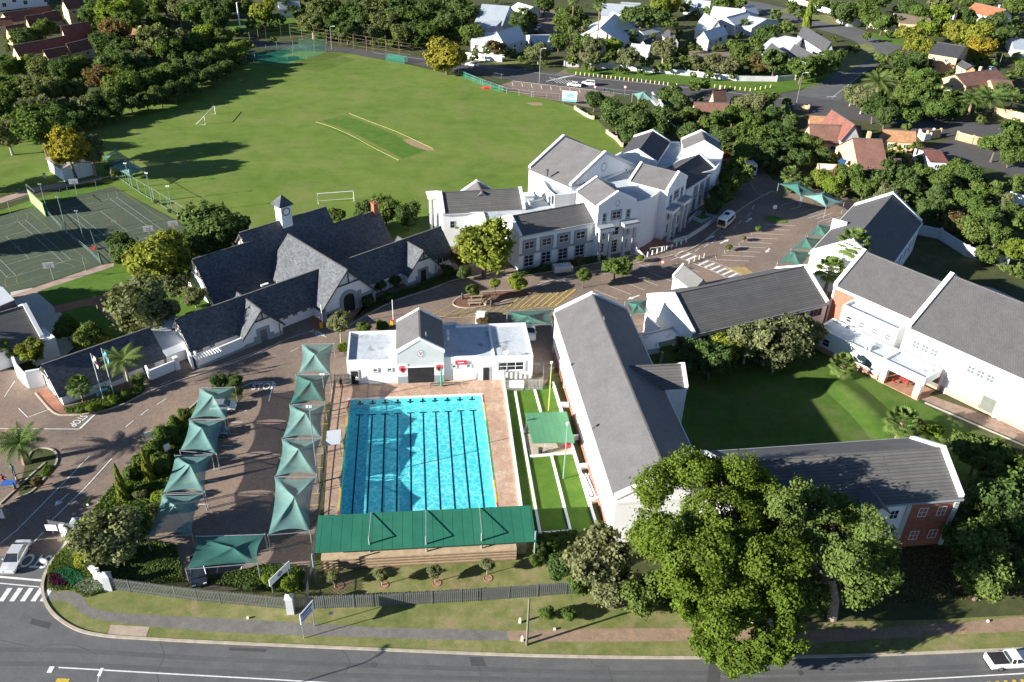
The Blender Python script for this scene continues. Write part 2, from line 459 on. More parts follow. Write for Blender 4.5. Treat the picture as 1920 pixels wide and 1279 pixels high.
# lawns and brick paths between the courts and the slate building
sheet('quad_lawn', [(60, 545), (190, 500), (240, 492), (330, 480), (420, 560), (400, 600), (300, 640), (200, 660), (100, 580)], .02, LAWN)
sheet('lawn_path', smooth([(100, 575), (180, 556), (220, 545), (256, 533), (262, 541), (225, 556), (190, 567), (225, 595), (262, 625), (250, 632), (205, 600), (172, 573), (105, 588)], 3), .032, PAVERR)
sheet('quad_path', [(18, 556), (190, 497), (215, 493), (213, 500), (70, 547), (30, 562)], .034, M('pinkish_path', (.33, .24, .20)))
sheet('paved_terrace', [(20, 548), (60, 540), (118, 590), (150, 640), (100, 690), (20, 600)], .03, CONC)
# --- school drive
sheet('school_drive', [(-600, 1040), (-500, 690), (0, 690), (60, 700), (120, 740), (260, 700), (400, 640), (560, 575), (640, 560), (760, 520), (900, 470), (960, 470), (1100, 440), (1240, 420), (1330, 370), (1372, 330), (1380, 295), (1415, 300), (1450, 338), (1500, 345), (1600, 375), (1660, 420), (1640, 500), (1540, 560), (1210, 660), (1040, 690), (1000, 760), (900, 735), (640, 738), (610, 760), (590, 1030), (600, 1100), (330, 1110), (105, 1043)], .010, PAVER)
sheet('road', [(-900, 1040), (105, 1043), (92, 1062), (82, 1085), (80, 1110), (90, 1138), (112, 1162), (150, 1183), (200, 1193), (270, 1198), (400, 1205), (700, 1218), (1000, 1230), (1300, 1234), (1600, 1230), (1920, 1217), (2500, 1190), (2900, 1700), (-1200, 1900)], .018, ASPH)
sheet('verge', [(105, 1043), (92, 1062), (82, 1085), (80, 1110), (90, 1138), (112, 1162), (150, 1183), (200, 1193), (270, 1198), (400, 1205), (700, 1218), (1000, 1230), (1300, 1234), (1600, 1230), (1920, 1217), (2500, 1190), (2500, 1120), (1920, 1140), (1750, 1158), (1500, 1165), (1300, 1140), (1240, 1100), (1120, 1040), (1080, 1005), (1010, 1000), (592, 1040), (580, 1100), (480, 1112), (340, 1100), (200, 1095), (130, 1060)], .024, DRYG)
sheet('verge_path', smooth([(86, 1110), (150, 1112), (172, 1140), (260, 1152), (480, 1163), (700, 1176), (950, 1184), (955, 1201), (700, 1196), (420, 1186), (240, 1170), (165, 1156), (125, 1128), (92, 1128)], 3), .032, PATHG)
sheet('dirt_track', smooth([(950, 1184), (1080, 1180), (1250, 1178), (1500, 1182), (1750, 1172), (1950, 1155), (1950, 1180), (1750, 1192), (1500, 1206), (1250, 1203), (1080, 1204), (955, 1202)], 3), .034, DIRT)
sheet('manhole_slab', [(208, 1172), (281, 1176), (274, 1194), (202, 1190)], .042, M('brownish_slab', (.36, .29, .22), .15, .8, .9))
sheet('shaded_yard', [(1120, 1000), (1330, 880), (1800, 900), (1990, 920), (1990, 1150), (1750, 1162), (1500, 1168), (1300, 1142), (1240, 1105)], .028, SOIL)
kerbline('kerb', smooth([(150, 985), (105, 1043), (92, 1062), (82, 1085), (80, 1110), (90, 1138), (112, 1162), (150, 1183), (200, 1193), (270, 1198), (400, 1205), (700, 1218), (1000, 1230), (1300, 1234), (1600, 1230), (1920, 1217), (2100, 1208)], 5), .32, .13)
# planted strip beside the drive
sheet('planting_bed', smooth([(105, 1043), (150, 985), (215, 908), (255, 862), (320, 800), (372, 752), (440, 728), (452, 745), (430, 765), (385, 770), (356, 800), (335, 880), (300, 960), (270, 1010), (350, 1090), (330, 1100), (200, 1100), (88, 1106), (92, 1062)], 3), .034, SOIL)
kerbline('kerb', smooth([(130, 1012), (150, 985), (215, 908), (255, 862), (320, 800), (372, 752), (390, 740)], 5))
sheet('entrance_bed', smooth([(120, 768), (200, 745), (270, 722), (262, 742), (225, 758), (190, 770), (150, 776), (125, 775)], 3), .034, SOIL)
sheet('brick_apron', smooth([(66, 737), (88, 730), (124, 768), (128, 777), (100, 772)], 3), .03, PAVERR)
kerbline('kerb', smooth([(66, 737), (98, 772), (125, 779), (180, 774), (228, 760), (268, 740), (330, 716), (400, 694), (470, 668), (530, 640)], 5))
sheet('traffic_island', smooth([(40, 905), (48, 870), (60, 845), (85, 842), (106, 850), (103, 872), (85, 892), (60, 925), (35, 930)], 3), .04, SOIL)
kerbline('kerb', smooth([(30, 935), (60, 922), (88, 892), (106, 868), (104, 848), (85, 841), (62, 846), (52, 862)], 4))
kerbline('kerb', [(0, 946), (60, 890), (85, 868)])
sheet('round_island', smooth([(455, 745), (443, 726), (440, 718), (400, 722), (398, 736), (420, 760), (448, 752)], 3), .05, SOIL)
# centre island with benches, yellow hatching
sheet('centre_island', smooth([(852, 566), (868, 556), (920, 548), (985, 543), (995, 552), (960, 560), (915, 572), (880, 577), (856, 574)], 3), .10, M('bark_mulch', (.16, .08, .055), .25, 2, .95))
kerbline('kerb', smooth([(990, 556), (960, 561), (915, 573), (880, 578), (856, 575), (850, 567), (868, 555), (920, 547), (985, 542), (1060, 520), (1200, 493), (1290, 470), (1340, 435), (1385, 395), (1440, 362), (1452, 360)], 5))
sheet('bus_island', smooth([(1432, 408), (1448, 404), (1470, 412), (1475, 418), (1456, 418), (1436, 412)], 3), .1, LAWN)
kerbline('kerb', smooth([(1385, 312), (1404, 338), (1418, 362), (1440, 366)], 5))
sheet('front_hedge_bed', smooth([(960, 512), (1060, 490), (1130, 478), (1135, 490), (1060, 505), (970, 522)], 3), .05, SOIL)
kerbline('kerb', smooth([(640, 620), (690, 590), (740, 565), (800, 545), (870, 522), (960, 520), (1060, 505), (1135, 490), (1190, 478), (1240, 466)], 5))
sheet('slate_building_bed', smooth([(660, 600), (700, 560), (770, 540), (830, 515), (880, 500), (875, 520), (800, 543), (740, 562), (690, 586), (665, 602)], 3), .05, SOIL)
sheet('red_forecourt', [(1188, 430), (1250, 440), (1245, 465), (1195, 480), (1180, 475)], .05, PAVERR)
sheet('entrance_court', [(580, 590), (640, 560), (700, 575), (640, 610), (590, 622)], .05, PAVERR)
# --- painted road markings
b = MB(); z = .040
def ln(px, w=.12, m=0, dash=None): strip(b, px, w, z, dash, m)
ln([(110, 1252), (300, 1263), (520, 1275), (800, 1292)], .14); ln([(1200, 1292), (1500, 1286), (1800, 1270), (1940, 1262)], .14)
ln([(1700, 1290), (1820, 1283), (1940, 1275)], .3, 1, (.4, .5))
ln([(98, 1250), (92, 1262)], .5)
ln([(104, 1279), (128, 1280)], .8, 1)
for u in range(5):
    x = 2 + u * 20 + (0 if u < 4 else -3); ln([(x, 1128), (x + 17, 1103)], .55)
ln([(-60, 1070), (0, 1082), (78, 1089)], .28); ln([(-60, 1088), (0, 1094), (74, 1101)], .14)
ln([(-10, 1028), (30, 996), (120, 905), (168, 855)], .14); ln([(98, 975), (160, 915), (210, 860)], .14)
ln([(56, 1024), (82, 998)], .14)
ln([(150, 804), (190, 766)], .3); ln([(0, 804), (150, 805)], .12); ln([(0, 828), (26, 818)], .12); ln([(8, 745), (28, 715)], .1); ln([(35, 766), (52, 783), (92, 768)], .12)
ln([(0, 815), (14, 806)], .15, 1); ln([(-6, 826), (30, 808)], .12, 1)
ln([(236, 801), (250, 789)], .12); ln([(264, 779), (278, 768)], .12); ln([(294, 759), (312, 748)], .12); ln([(545, 660), (560, 652)], .1)
ln([(452, 727), (475, 717), (513, 716), (504, 753)], .16)
ln([(300, 722), (320, 714)], .12)
ln([(330, 716), (470, 664), (560, 628), (600, 617)], .1); ln([(590, 620), (612, 633)], .14)
ln([(683, 586), (706, 604)], .14)
for u, v, u2, v2 in ((690, 566, 712, 557), (735, 552, 757, 545), (775, 536, 795, 532), (814, 529, 826, 526), (845, 521, 862, 516), (965, 514, 982, 512), (1013, 529, 1028, 527), (1043, 526, 1060, 523), (1131, 515, 1147, 511), (1206, 499, 1220, 495), (1258, 488, 1272, 483), (1303, 472, 1311, 466), (1320, 464, 1328, 458), (1334, 456, 1342, 451), (1349, 447, 1356, 442), (1374, 430, 1380, 424), (1385, 420, 1390, 413), (1402, 406, 1408, 399), (1410, 392, 1414, 385)):
    ln([(u, v), (u2, v2)], .12)
ln([(1034, 515), (1075, 535)], .1)
# zebra from the forecourt to the lower car park
za, zb = (1265, 474), (1395, 522)
for i in range(11):
    t = i / 10; cx = 1274 + (1386 - 1274) * t; cy = 475 + (521 - 475) * t
    if i in (3,): continue
    ln([(cx - 9, cy + 4), (cx + 9, cy - 4)], .55)
ln([(1257, 477), (1340, 510), (1375, 527)], .12); ln([(1280, 470), (1360, 500), (1400, 521)], .12)
sheet('ochre_panel', [(1352, 503), (1396, 500), (1418, 516), (1400, 522)], .03, M('ochre_paving', (.33, .24, .10), .2, 1.2, .9))
# angled bays of the lower car park
for i in range(8):
    u, v = 1114 + i * 25.5, 544 - i * 8.3
    ln([(u, v), (u + 44, v + 17)], .1)
for i in range(9):
    u, v = 1342 + i * 11.0, 487 - i * 8.3
    ln([(u, v), (u + 62, v + 3)], .1)
for u, v, h in ((1341, 478, 9), (1358, 469, 8), (1385, 456, 5), (1408, 436, 5), (1424, 421, 5)): ln([(u, v), (u + 2, v + h)], .1)
ln([(1195, 494), (1216, 504), (1210, 500)], .1)
for t in range(6): ln([(1465 + t * 17, 345 + t * 8 + 40), (1497 + t * 16, 352 + t * 8 + 24)], .1)
for i in range(4): ln([(1516 + i * 17, 403 + i * 7), (1545 + i * 15, 393 + i * 7)], .1)
# arrows
def arrow(p, q, w=.18, m=0):
    a = G(*p).to_2d(); c = G(*q).to_2d(); d = (c - a); L = d.length; d.normalize(); n = Vector((-d.y, d.x))
    h = c - d * min(1.6, L * .4)
    b.poly([(*(a - n * w), z), (*(h - n * w), z), (*(h + n * w), z), (*(a + n * w), z)], m)
    b.poly([(*(h - n * .5), z), (*c, z), (*(h + n * .5), z)], m)
arrow((1199, 554), (1176, 562)); arrow((1350, 457), (1367, 449)); arrow((1322, 451), (1341, 441)); arrow((1443, 466), (1436, 474)); arrow((1399, 417), (1410, 408)); arrow((1200, 502), (1185, 508))
arrow((170, 931), (157, 952), .15, 1); arrow((128, 926), (102, 950), .08)
# yellow hatching round the centre island
for i in range(9):
    u = 858 + i * 15; ln([(u - 26, 593 + (i > 3) * 2), (u + 4 + i, 578 - i * .8)], .12, 1)
for i in range(8):
    u = 950 + i * 13; ln([(u, 578 - i * .6), (u + 24 + i * 2, 558 - i * 2.2)], .16 + .02 * i, 1)
ln([(808, 592), (850, 596), (925, 592), (1000, 578), (1045, 574)], .12, 1); ln([(808, 592), (850, 570)], .12, 1); ln([(1000, 560), (1015, 548), (1062, 560)], .12, 1)
# bays under the shade sails
for i in range(9): ln([(444 - i * 9, 770 + i * 22), (424 - i * 9 + 40, 770 + i * 22)], .1)
for v in (738, 772, 796, 838, 852, 878, 926, 948, 972): ln([(600 - (v - 738) * .1, v), (622 - (v - 738) * .11, v - 1)], .1, 1)
ln([(403, 1092), (409, 1062)], .12); ln([(447, 1091), (454, 1060)], .12); ln([(360, 1006), (500, 1002)], .05)
# the upper road
ln([(700, 99), (870, 121), (1060, 143)], .15); ln([(1064, 143), (1220, 157), (1330, 169), (1470, 186)], .18); ln([(1560, 183), (1600, 152), (1625, 132)], .15); ln([(1120, 165), (1200, 172)], .15)
ln([(1550, 182), (1568, 181)], .3)
for i in range(9): ln([(1024 + i * 5, 153 - i), (1062 + i * 2, 143 - .2 * i)], .35) if i % 2 == 0 else None
for i in range(7): ln([(1030 + i * 7, 145 + i), (1046 + i * 6, 156 + i * .5)], .22)
for i in range(9): ln([(960 + i * 18, 154 + i * 2), (962 + i * 18, 161 + i * 2)], .2)
ln([(961, 152), (1104, 168), (1180, 178)], .3)
ln([(990, 168), (1003, 169)], .1); ln([(956, 166), (972, 168)], .1)
# field lines and the rope round the square
solo('road_markings', b, [PAINTW, PAINTY], kind='structure')
for px_, lab_ in (([(592, 229), (620, 238), (660, 255), (700, 277), (748, 301)], 'pale yellow rope along the nearer edge of the cricket square'), ([(655, 213), (690, 227), (740, 246), (780, 264), (812, 279)], 'pale yellow rope along the farther edge of the cricket square')):
    b = MB(); b.tube([(*G(*q)[:2], .05) for q in smooth(px_, 6)], .065, 5); solo('boundary_rope', b, M('yellow_rope', (.30, .32, .08), .1, 1, .7), lab_, 'rope')
b = MB(); strip(b, smooth([(600, 229), (640, 242), (690, 266), (752, 300)], 6), 1.3, .026); strip(b, smooth([(650, 215), (690, 229), (740, 249), (805, 280)], 6), 1.8, .026); solo('worn_grass_strips', b, ground_mat('worn_grass', [(.4, (.12, .165, .032)), (.6, (.19, .195, .065))], .35, 1.5, 12), kind='structure')
TARP = ground_mat('newer_tar', [(.36, (.060, .060, .062)), (.64, (.078, .078, .078))], .4, 2, 20, .85, .15)
WEAR = ground_mat('polished_tar', [(.36, (.085, .086, .089)), (.64, (.112, .112, .113))], .15, .8, 20, .8, .1)
b = MB()
for off in (0, 26): strip(b, smooth([(-200, 1218 + off), (120, 1220 + off), (400, 1236 + off * .9), (800, 1252 + off * .7), (1200, 1262 + off * .6), (1600, 1258 + off * .5), (2000, 1242 + off * .5)], 8), .55, .0215)
solo('wheel_tracks', b, WEAR, kind='structure')
for px_ in ([(880, 1232), (905, 1233), (912, 1250), (884, 1249)], [(1330, 1240), (1352, 1240), (1349, 1290), (1324, 1290)], [(60, 1160), (96, 1168), (92, 1180), (56, 1170)], [(430, 1214), (500, 1217), (498, 1223), (430, 1220)]):
    sheet('tar_patch', px_, .0225, TARP)
b = MB()
for px_ in ([(895, 1290), (902, 1262), (888, 1240), (880, 1232)], [(300, 1205), (308, 1230), (295, 1260), (300, 1290)], [(1100, 1232), (1120, 1250), (1140, 1252), (1150, 1290)], [(0, 1200), (60, 1212), (130, 1208), (180, 1226)], [(640, 1218), (655, 1240), (648, 1262)]): strip(b, smooth(px_, 4), .045, .0245)
solo('road_cracks', b, TARP, kind='structure')
for px_, r_ in (((700, 1247), .34), (((1500, 1262)), .34), ((240, 868), .3), ((620, 1150), .25)):
    p_ = G(*px_); b = MB(); b.tube([(p_.x, p_.y, .0), (p_.x, p_.y, .032)], r_, 14); solo('manhole_cover', b, DGREY, 'round dark manhole cover %s' % {700: 'below the street sign', 1500: 'in the road under the giant tree', 240: 'in the drive beside the conifer row', 620: 'in the verge beside the sign posts'}[px_[0]], 'manhole cover')
# --- upper roads
sheet('upper_road', [(430, 75), (560, 80), (700, 95), (870, 117), (960, 127), (1064, 138), (1220, 152), (1330, 165), (1450, 178), (1540, 165), (1600, 180), (1700, 215), (1850, 232), (2050, 245), (2050, 285), (1840, 264), (1750, 252), (1600, 225), (1480, 208), (1300, 190), (1156, 175), (1104, 167), (961, 151), (870, 136), (760, 118), (640, 98), (560, 92), (430, 88)], .016, DASPH)
sheet('side_road', smooth([(1490, 178), (1570, 128), (1612, 95), (1600, 76), (1545, 58), (1480, 40), (1400, 20), (1330, 8), (1400, 1), (1500, 22), (1580, 42), (1640, 66), (1690, 85), (1668, 100), (1640, 125), (1600, 150), (1575, 190)], 3), .020, ASPH)
sheet('upper_parking', [(930, 162), (961, 152), (1104, 168), (1156, 177), (1110, 203), (1050, 190), (990, 180)], .018, PAVER)
sheet('roadside_lawn', [(1064, 137), (1220, 151), (1330, 164), (1450, 177), (1530, 160), (1600, 115), (1560, 110), (1440, 140), (1280, 138), (1060, 128)], .022, LAWN)
sheet('roadside_lawn', [(870, 112), (960, 122), (1000, 130), (1000, 118), (930, 108), (870, 103)], .022, DRYG)
sheet('corner_lawn', smooth([(1575, 118), (1600, 92), (1620, 82), (1640, 88), (1632, 110), (1600, 128), (1578, 140)], 3), .026, DRYG)
sheet('corner_lawn', smooth([(1620, 58), (1680, 70), (1720, 78), (1700, 88), (1640, 72)], 3), .026, LAWN)
sheet('corner_lawn', [(1480, 12), (1600, 40), (1620, 52), (1560, 46), (1460, 22)], .026, DRYG)
sheet('park_lawn', [(430, 40), (560, 30), (660, 40), (640, 62), (520, 68), (430, 60)], .02, LAWN)
sheet('complex_street', smooth([(1040, 140), (1075, 118), (1060, 95), (1040, 70), (1008, 50), (1012, 20), (1040, 20), (1046, 50), (1080, 80), (1110, 110), (1105, 140)], 3), .02, PAVER)
sheet('house_forecourt', smooth([(1290, 95), (1360, 98), (1400, 100), (1400, 115), (1330, 112), (1285, 104)], 3), .02, PAVER)
sheet('house_driveway', smooth([(1745, 285), (1780, 262), (1850, 262), (1900, 290), (1930, 320), (1900, 330), (1840, 312), (1760, 310), (1730, 300)], 3), .02, DASPH)
# --- courtyard
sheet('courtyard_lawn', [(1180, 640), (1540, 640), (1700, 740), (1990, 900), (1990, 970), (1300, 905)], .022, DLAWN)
sheet('courtyard_path', [(1640, 712), (1735, 752), (1940, 840), (1990, 870), (1990, 840), (1940, 812), (1735, 738), (1660, 700)], .034, M('worn_brick_path', (.24, .17, .13), .2, 1, .9))
sheet('kerb_strip', [(1735, 754), (1940, 843), (1940, 846), (1733, 757)], .04, CONC)
# grassed bank in the courtyard: a low ridge
b = MB()
ra, rb = G(1545, 700), G(1690, 850); n = 24; d = (rb - ra).to_2d(); Ld = d.length; d.normalize(); nn = Vector((-d.y, d.x))
prof = [(-3.2, 0), (-2.2, .25), (-1.1, .55), (-.3, .7), (.6, .62), (1.8, .28), (3.2, 0)]
rows = []
for i in range(n + 1):
    t = i / n; h = min(1, 4 * t, 4 * (1 - t)); c = ra.to_2d() + d * Ld * t + nn * 1.2 * math.sin(t * 3)
    rows.append([(c.x + nn.x * o, c.y + nn.y * o, .023 + q * h) for o, q in prof])
for r0, r1 in zip(rows, rows[1:]):
    for k in range(len(prof) - 1): b.poly([r0[k], r0[k + 1], r1[k + 1], r1[k]])
o = solo('grass_bank', b, DLAWN, kind='structure'); bm_ = bmesh.new(); bm_.from_mesh(o.data); bmesh.ops.remove_doubles(bm_, verts=bm_.verts, dist=.001); bm_.to_mesh(o.data); bm_.free()
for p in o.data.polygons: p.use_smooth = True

# --- pool
POOLT = M('pool_plaster', (.46, .80, .82), .06, .4, .6)
POOLL = M('dark_blue_tiles', (.01, .02, .06), .1, 1, .5)
b = MB(); D = .85
h = [pool(0, 0), pool(0, PW), pool(PL, PW), pool(PL, 0)]
b.poly([(*p, -D) for p in h], 0)
for i in range(4):
    j = (i + 1) % 4
    b.poly([(*h[i], -D), (*h[j], -D), (*h[j], .0), (*h[i], .0)], 0)
for k in range(10):
    v = 1.45 + k * (PW - 2.9) / 9
    for (u0, u1, w) in ((2.6, PL - 1.6, .19),):
        b.poly([(*pool(u0, v - w/2), -D + .02), (*pool(u1, v - w/2), -D + .02), (*pool(u1, v + w/2), -D + .02), (*pool(u0, v + w/2), -D + .02)], 1)
        b.poly([(*pool(u0 - .25, v - .5), -D + .022), (*pool(u0, v - .5), -D + .022), (*pool(u0, v + .5), -D + .022), (*pool(u0 - .25, v + .5), -D + .022)], 1)
    for a in (( .02, -.13, .13, -1.3, -.1), (.03, -.45, .45, -.75, -.5)):
        e, v0, v1, z0, z1 = a
        b.poly([(*pool(e, v + v0), z0), (*pool(e, v + v1), z0), (*pool(e, v + v1), z1), (*pool(e, v + v0), z1)], 1)
bas = solo('pool_basin', b, [POOLT, POOLL], kind='structure')
# water: clear sheet; the bright cell network in its tint is painted caustic light
m, nt, bs = nodes('pool_water'); nt.nodes.remove(bs)
outn = nt.nodes['Material Output']
v = coord(nt, 'Object')
wn1 = nt.nodes.new('ShaderNodeTexNoise'); wn1.inputs['Scale'].default_value = .9; wn1.inputs['Detail'].default_value = 3; nt.links.new(v, wn1.inputs['Vector'])
wmix = mixc(nt, v, wn1.outputs['Color'], .55)
vo = nt.nodes.new('ShaderNodeTexVoronoi'); vo.feature = 'DISTANCE_TO_EDGE'; vo.inputs['Scale'].default_value = 2.3; nt.links.new(wmix, vo.inputs['Vector'])
caustic_tint = ramp(nt, vo.outputs['Distance'], [(.0, (.96, 1, 1)), (.045, (.60, .97, .98)), (.13, (.35, .83, .87))])
tr = nt.nodes.new('ShaderNodeBsdfTransparent'); nt.links.new(caustic_tint, tr.inputs[0])
gl = nt.nodes.new('ShaderNodeBsdfGlossy'); gl.inputs['Roughness'].default_value = .04
bp = nt.nodes.new('ShaderNodeBump'); bp.inputs['Strength'].default_value = .25; bp.inputs['Distance'].default_value = .04
nt.links.new(noise(nt, v, 2.2, 3), bp.inputs['Height']); nt.links.new(bp.outputs[0], gl.inputs['Normal'])
lw = nt.nodes.new('ShaderNodeLayerWeight'); lw.inputs['Blend'].default_value = .5; nt.links.new(bp.outputs[0], lw.inputs['Normal'])
pw5 = nt.nodes.new('ShaderNodeMath'); pw5.operation = 'POWER'; nt.links.new(lw.outputs['Facing'], pw5.inputs[0]); pw5.inputs[1].default_value = 5
fr = nt.nodes.new('ShaderNodeMath'); fr.operation = 'MULTIPLY_ADD'; nt.links.new(pw5.outputs[0], fr.inputs[0]); fr.inputs[1].default_value = .98; fr.inputs[2].default_value = .02
ms = nt.nodes.new('ShaderNodeMixShader'); nt.links.new(fr.outputs[0], ms.inputs[0]); nt.links.new(tr.outputs[0], ms.inputs[1]); nt.links.new(gl.outputs[0], ms.inputs[2])
nt.links.new(ms.outputs[0], outn.inputs[0])
b = MB(); b.poly([(*p, -.06) for p in h][::-1]); solo('pool_water', b, m, kind='structure')
# deck ring, 12 cm thick
b = MB()
dk = [G(622, 720), G(942, 703), G(980, 968), G(965, 1010), G(605, 1010)]
q = [p.to_2d() for p in dk]
hh = [Vector(p) for p in h]
for poly in ([q[0], q[1], hh[1], hh[0]], [q[1], q[2], q[3], hh[2], hh[1]], [q[3], q[4], hh[3], hh[2]], [q[4], q[0], hh[0], hh[3]]):
    b.prism(poly, .0, .09)
solo('pool_deck', b, DECK, kind='structure')
b = MB()
cm = [M('white_coping', (.62, .60, .56), .08, 1, .7), M('red_edge_tiles', (.5, .05, .04), .1, 1, .6), M('yellow_edge_tiles', (.6, .42, .04), .1, 1, .6), M('green_edge_tiles', (.06, .3, .1), .1, 1, .6)]
for v0, v1 in ((-.22, 0), (PW, PW + .22)):
    b.prism([pool(-.4, v0), pool(PL + .4, v0), pool(PL + .4, v1), pool(-.4, v1)], .05, .115, 0)
    for a, c, k in ((0, 1.95, 1), (1.95, 6.2, 2), (6.2, 18.8, 3), (18.8, 23.05, 2), (23.05, 25, 1)):
        b.poly([(*pool(a, v0), .119), (*pool(a, v1), .119), (*pool(c, v1), .119), (*pool(c, v0), .119)][::-1], k)
b.prism([pool(-.45, 0), pool(-.45, PW), pool(0, PW), pool(0, 0)], .05, .115, 0); b.prism([pool(PL, 0), pool(PL, PW), pool(PL + .4, PW), pool(PL + .4, 0)], .05, .115, 0)
solo('pool_coping', b, cm, kind='structure')
# lawn strips right of the pool with low white walls
sheet('lawn_strips', [(946, 735), (1036, 722), (1056, 768), (1072, 832), (1116, 985), (1075, 1003), (1012, 1003), (978, 965)], .03, LAWN)
sheet('shade_slab', [(980, 808.7), (994, 858), (1074.5, 851), (1062, 808.7)], .06, M('sandy_slab', (.40, .34, .26), .15, .8, .9))
sheet('planter_patch', [(1005, 1000), (1080, 995), (1100, 1035), (1060, 1050), (1010, 1045)], .035, SOIL)
for i, (pl, lab) in enumerate(((((943, 705), (979, 966)), 'long low white wall edging the pool deck'),
    (((966, 735.5), (1012.5, 1001.5), (1071, 997)), 'low white wall between the first two lawn strips, turning along their lower end'),
    (((1002.7, 732.7), (1014, 773.5)), 'short low white wall in the lawn above the green shade roof'),
    (((1033.6, 853.7), (1071.6, 1004.3)), 'low white wall in the lawn below the green shade roof'),
    (((994, 857), (1075, 850)), 'low pale kerb wall along the front of the sandy slab'),
    (((1036.5, 720), (1070, 831), (1117, 985)), 'white retaining wall beside the trench of the long classroom block'))):
    b = MB()
    for p, q2 in zip(pl, pl[1:]): b.wall(G(*p), G(*q2), .32 if i < 5 else .35, 0, .45 if i in (0, 5) else .25)
    solo('low_wall', b, WHITE, lab, 'low wall')
# ------------------------------------------------------------------ building helpers
class Gab:
    # x,y: ridge end 0 on plan; th: direction of the ridge; side 'f' lies at local -y, 'b' at +y
    def __init__(s, x, y, th, L, W, ze, zr, z0=0):
        s.x, s.y, s.th, s.L, s.W, s.ze, s.zr, s.z0 = x, y, rad(th), L, W, ze, zr, z0
    def P(s, a, b, z=None):
        c, n = math.cos(s.th), math.sin(s.th)
        p = (s.x + a * c - b * n, s.y + a * n + b * c)
        return p if z is None else (*p, z)
    def zat(s, b): return s.zr - (s.zr - s.ze) * abs(b) / (s.W / 2)
    def wp(s, side, t):
        if side == 'f': return s.P(t, -s.W / 2), s.th - math.pi / 2
        if side == 'b': return s.P(t, s.W / 2), s.th + math.pi / 2
        if side == '0': return s.P(0, t), s.th + math.pi
        return s.P(s.L, t), s.th
def gable(T, g, wall, roof, over=.3, end=.25, para='', pw=.4, ph=.35, pm=None, fascia=None, flip=False, thick=.14):
    L, W = g.L, g.W
    b = MB(); h = W / 2
    b.poly([g.P(0, -h, g.z0), g.P(L, -h, g.z0), g.P(L, -h, g.ze), g.P(0, -h, g.ze)])
    b.poly([g.P(L, h, g.z0), g.P(0, h, g.z0), g.P(0, h, g.ze), g.P(L, h, g.ze)])
    e = .03
    b.poly([g.P(0, h, g.z0), g.P(0, -h, g.z0), g.P(0, -h, g.ze - e), g.P(0, 0, g.zr - e), g.P(0, h, g.ze - e)])
    b.poly([g.P(L, -h, g.z0), g.P(L, h, g.z0), g.P(L, h, g.ze - e), g.P(L, 0, g.zr - e), g.P(L, -h, g.ze - e)])
    T.part('wall', b, wall)
    b = MB(); k = (g.zr - g.ze) / h; ho = h + over; zo = g.ze - k * over
    e0 = -pw * .0 if '0' in para else -end; e1 = L if '1' in para else L + end
    sl = math.hypot(ho, g.zr - zo); up = thick
    for s in (-1, 1):
        qd = [g.P(e0, 0, g.zr + up), g.P(e0, s * ho, zo + up), g.P(e1, s * ho, zo + up), g.P(e1, 0, g.zr + up)]
        b.slab(qd, thick, 0, [(e0, sl), (e0, 0), (e1, 0), (e1, sl)])
    T.part('roof', b, roof)
    b = MB()      # ridge capping
    n = max(2, int(L / .45))
    for i in range(n):
        a = e0 + (e1 - e0) * (i + .5) / n; p = g.P(a, 0)
        b.box(p[0], p[1], g.zr + up - .03, (e1 - e0) / n * .93, .28, .10, g.th)
    T.part('ridge_capping', b, RIDGE)
    if fascia is not None:
        b = MB()
        for s in (-1, 1):
            p = g.P((e0 + e1) / 2, s * (ho + .06)); b.box(p[0], p[1], zo - .12, e1 - e0, .12, .24, g.th)
        T.part('gutter', b, fascia)
    for c in para:
        b = MB(); a0, a1 = (-.08, pw) if c == '0' else (L - pw, L + .08)
        for s in (-1, 1):
            z = lambda q: g.zr - k * q
            hq = h + .12
            lo0, hi0 = z(0) + .0, z(0) + up + ph; lo1, hi1 = z(hq) - .25, z(hq) + up + ph
            A = [g.P(a0, 0, lo0), g.P(a1, 0, lo0), g.P(a1, 0, hi0), g.P(a0, 0, hi0)]
            B = [g.P(a0, s * hq, lo1), g.P(a1, s * hq, lo1), g.P(a1, s * hq, hi1), g.P(a0, s * hq, hi1)]
            for i in range(4):
                j = (i + 1) % 4; f = [A[i], A[j], B[j], B[i]]
                b.poly(f if s > 0 else f[::-1])
            b.poly(B if s < 0 else B[::-1])
        T.part('parapet', b, pm or WHITE2)
    return g
RIDGE = M('ridge_tiles', (.12, .115, .11), .15, 1.5, .8)
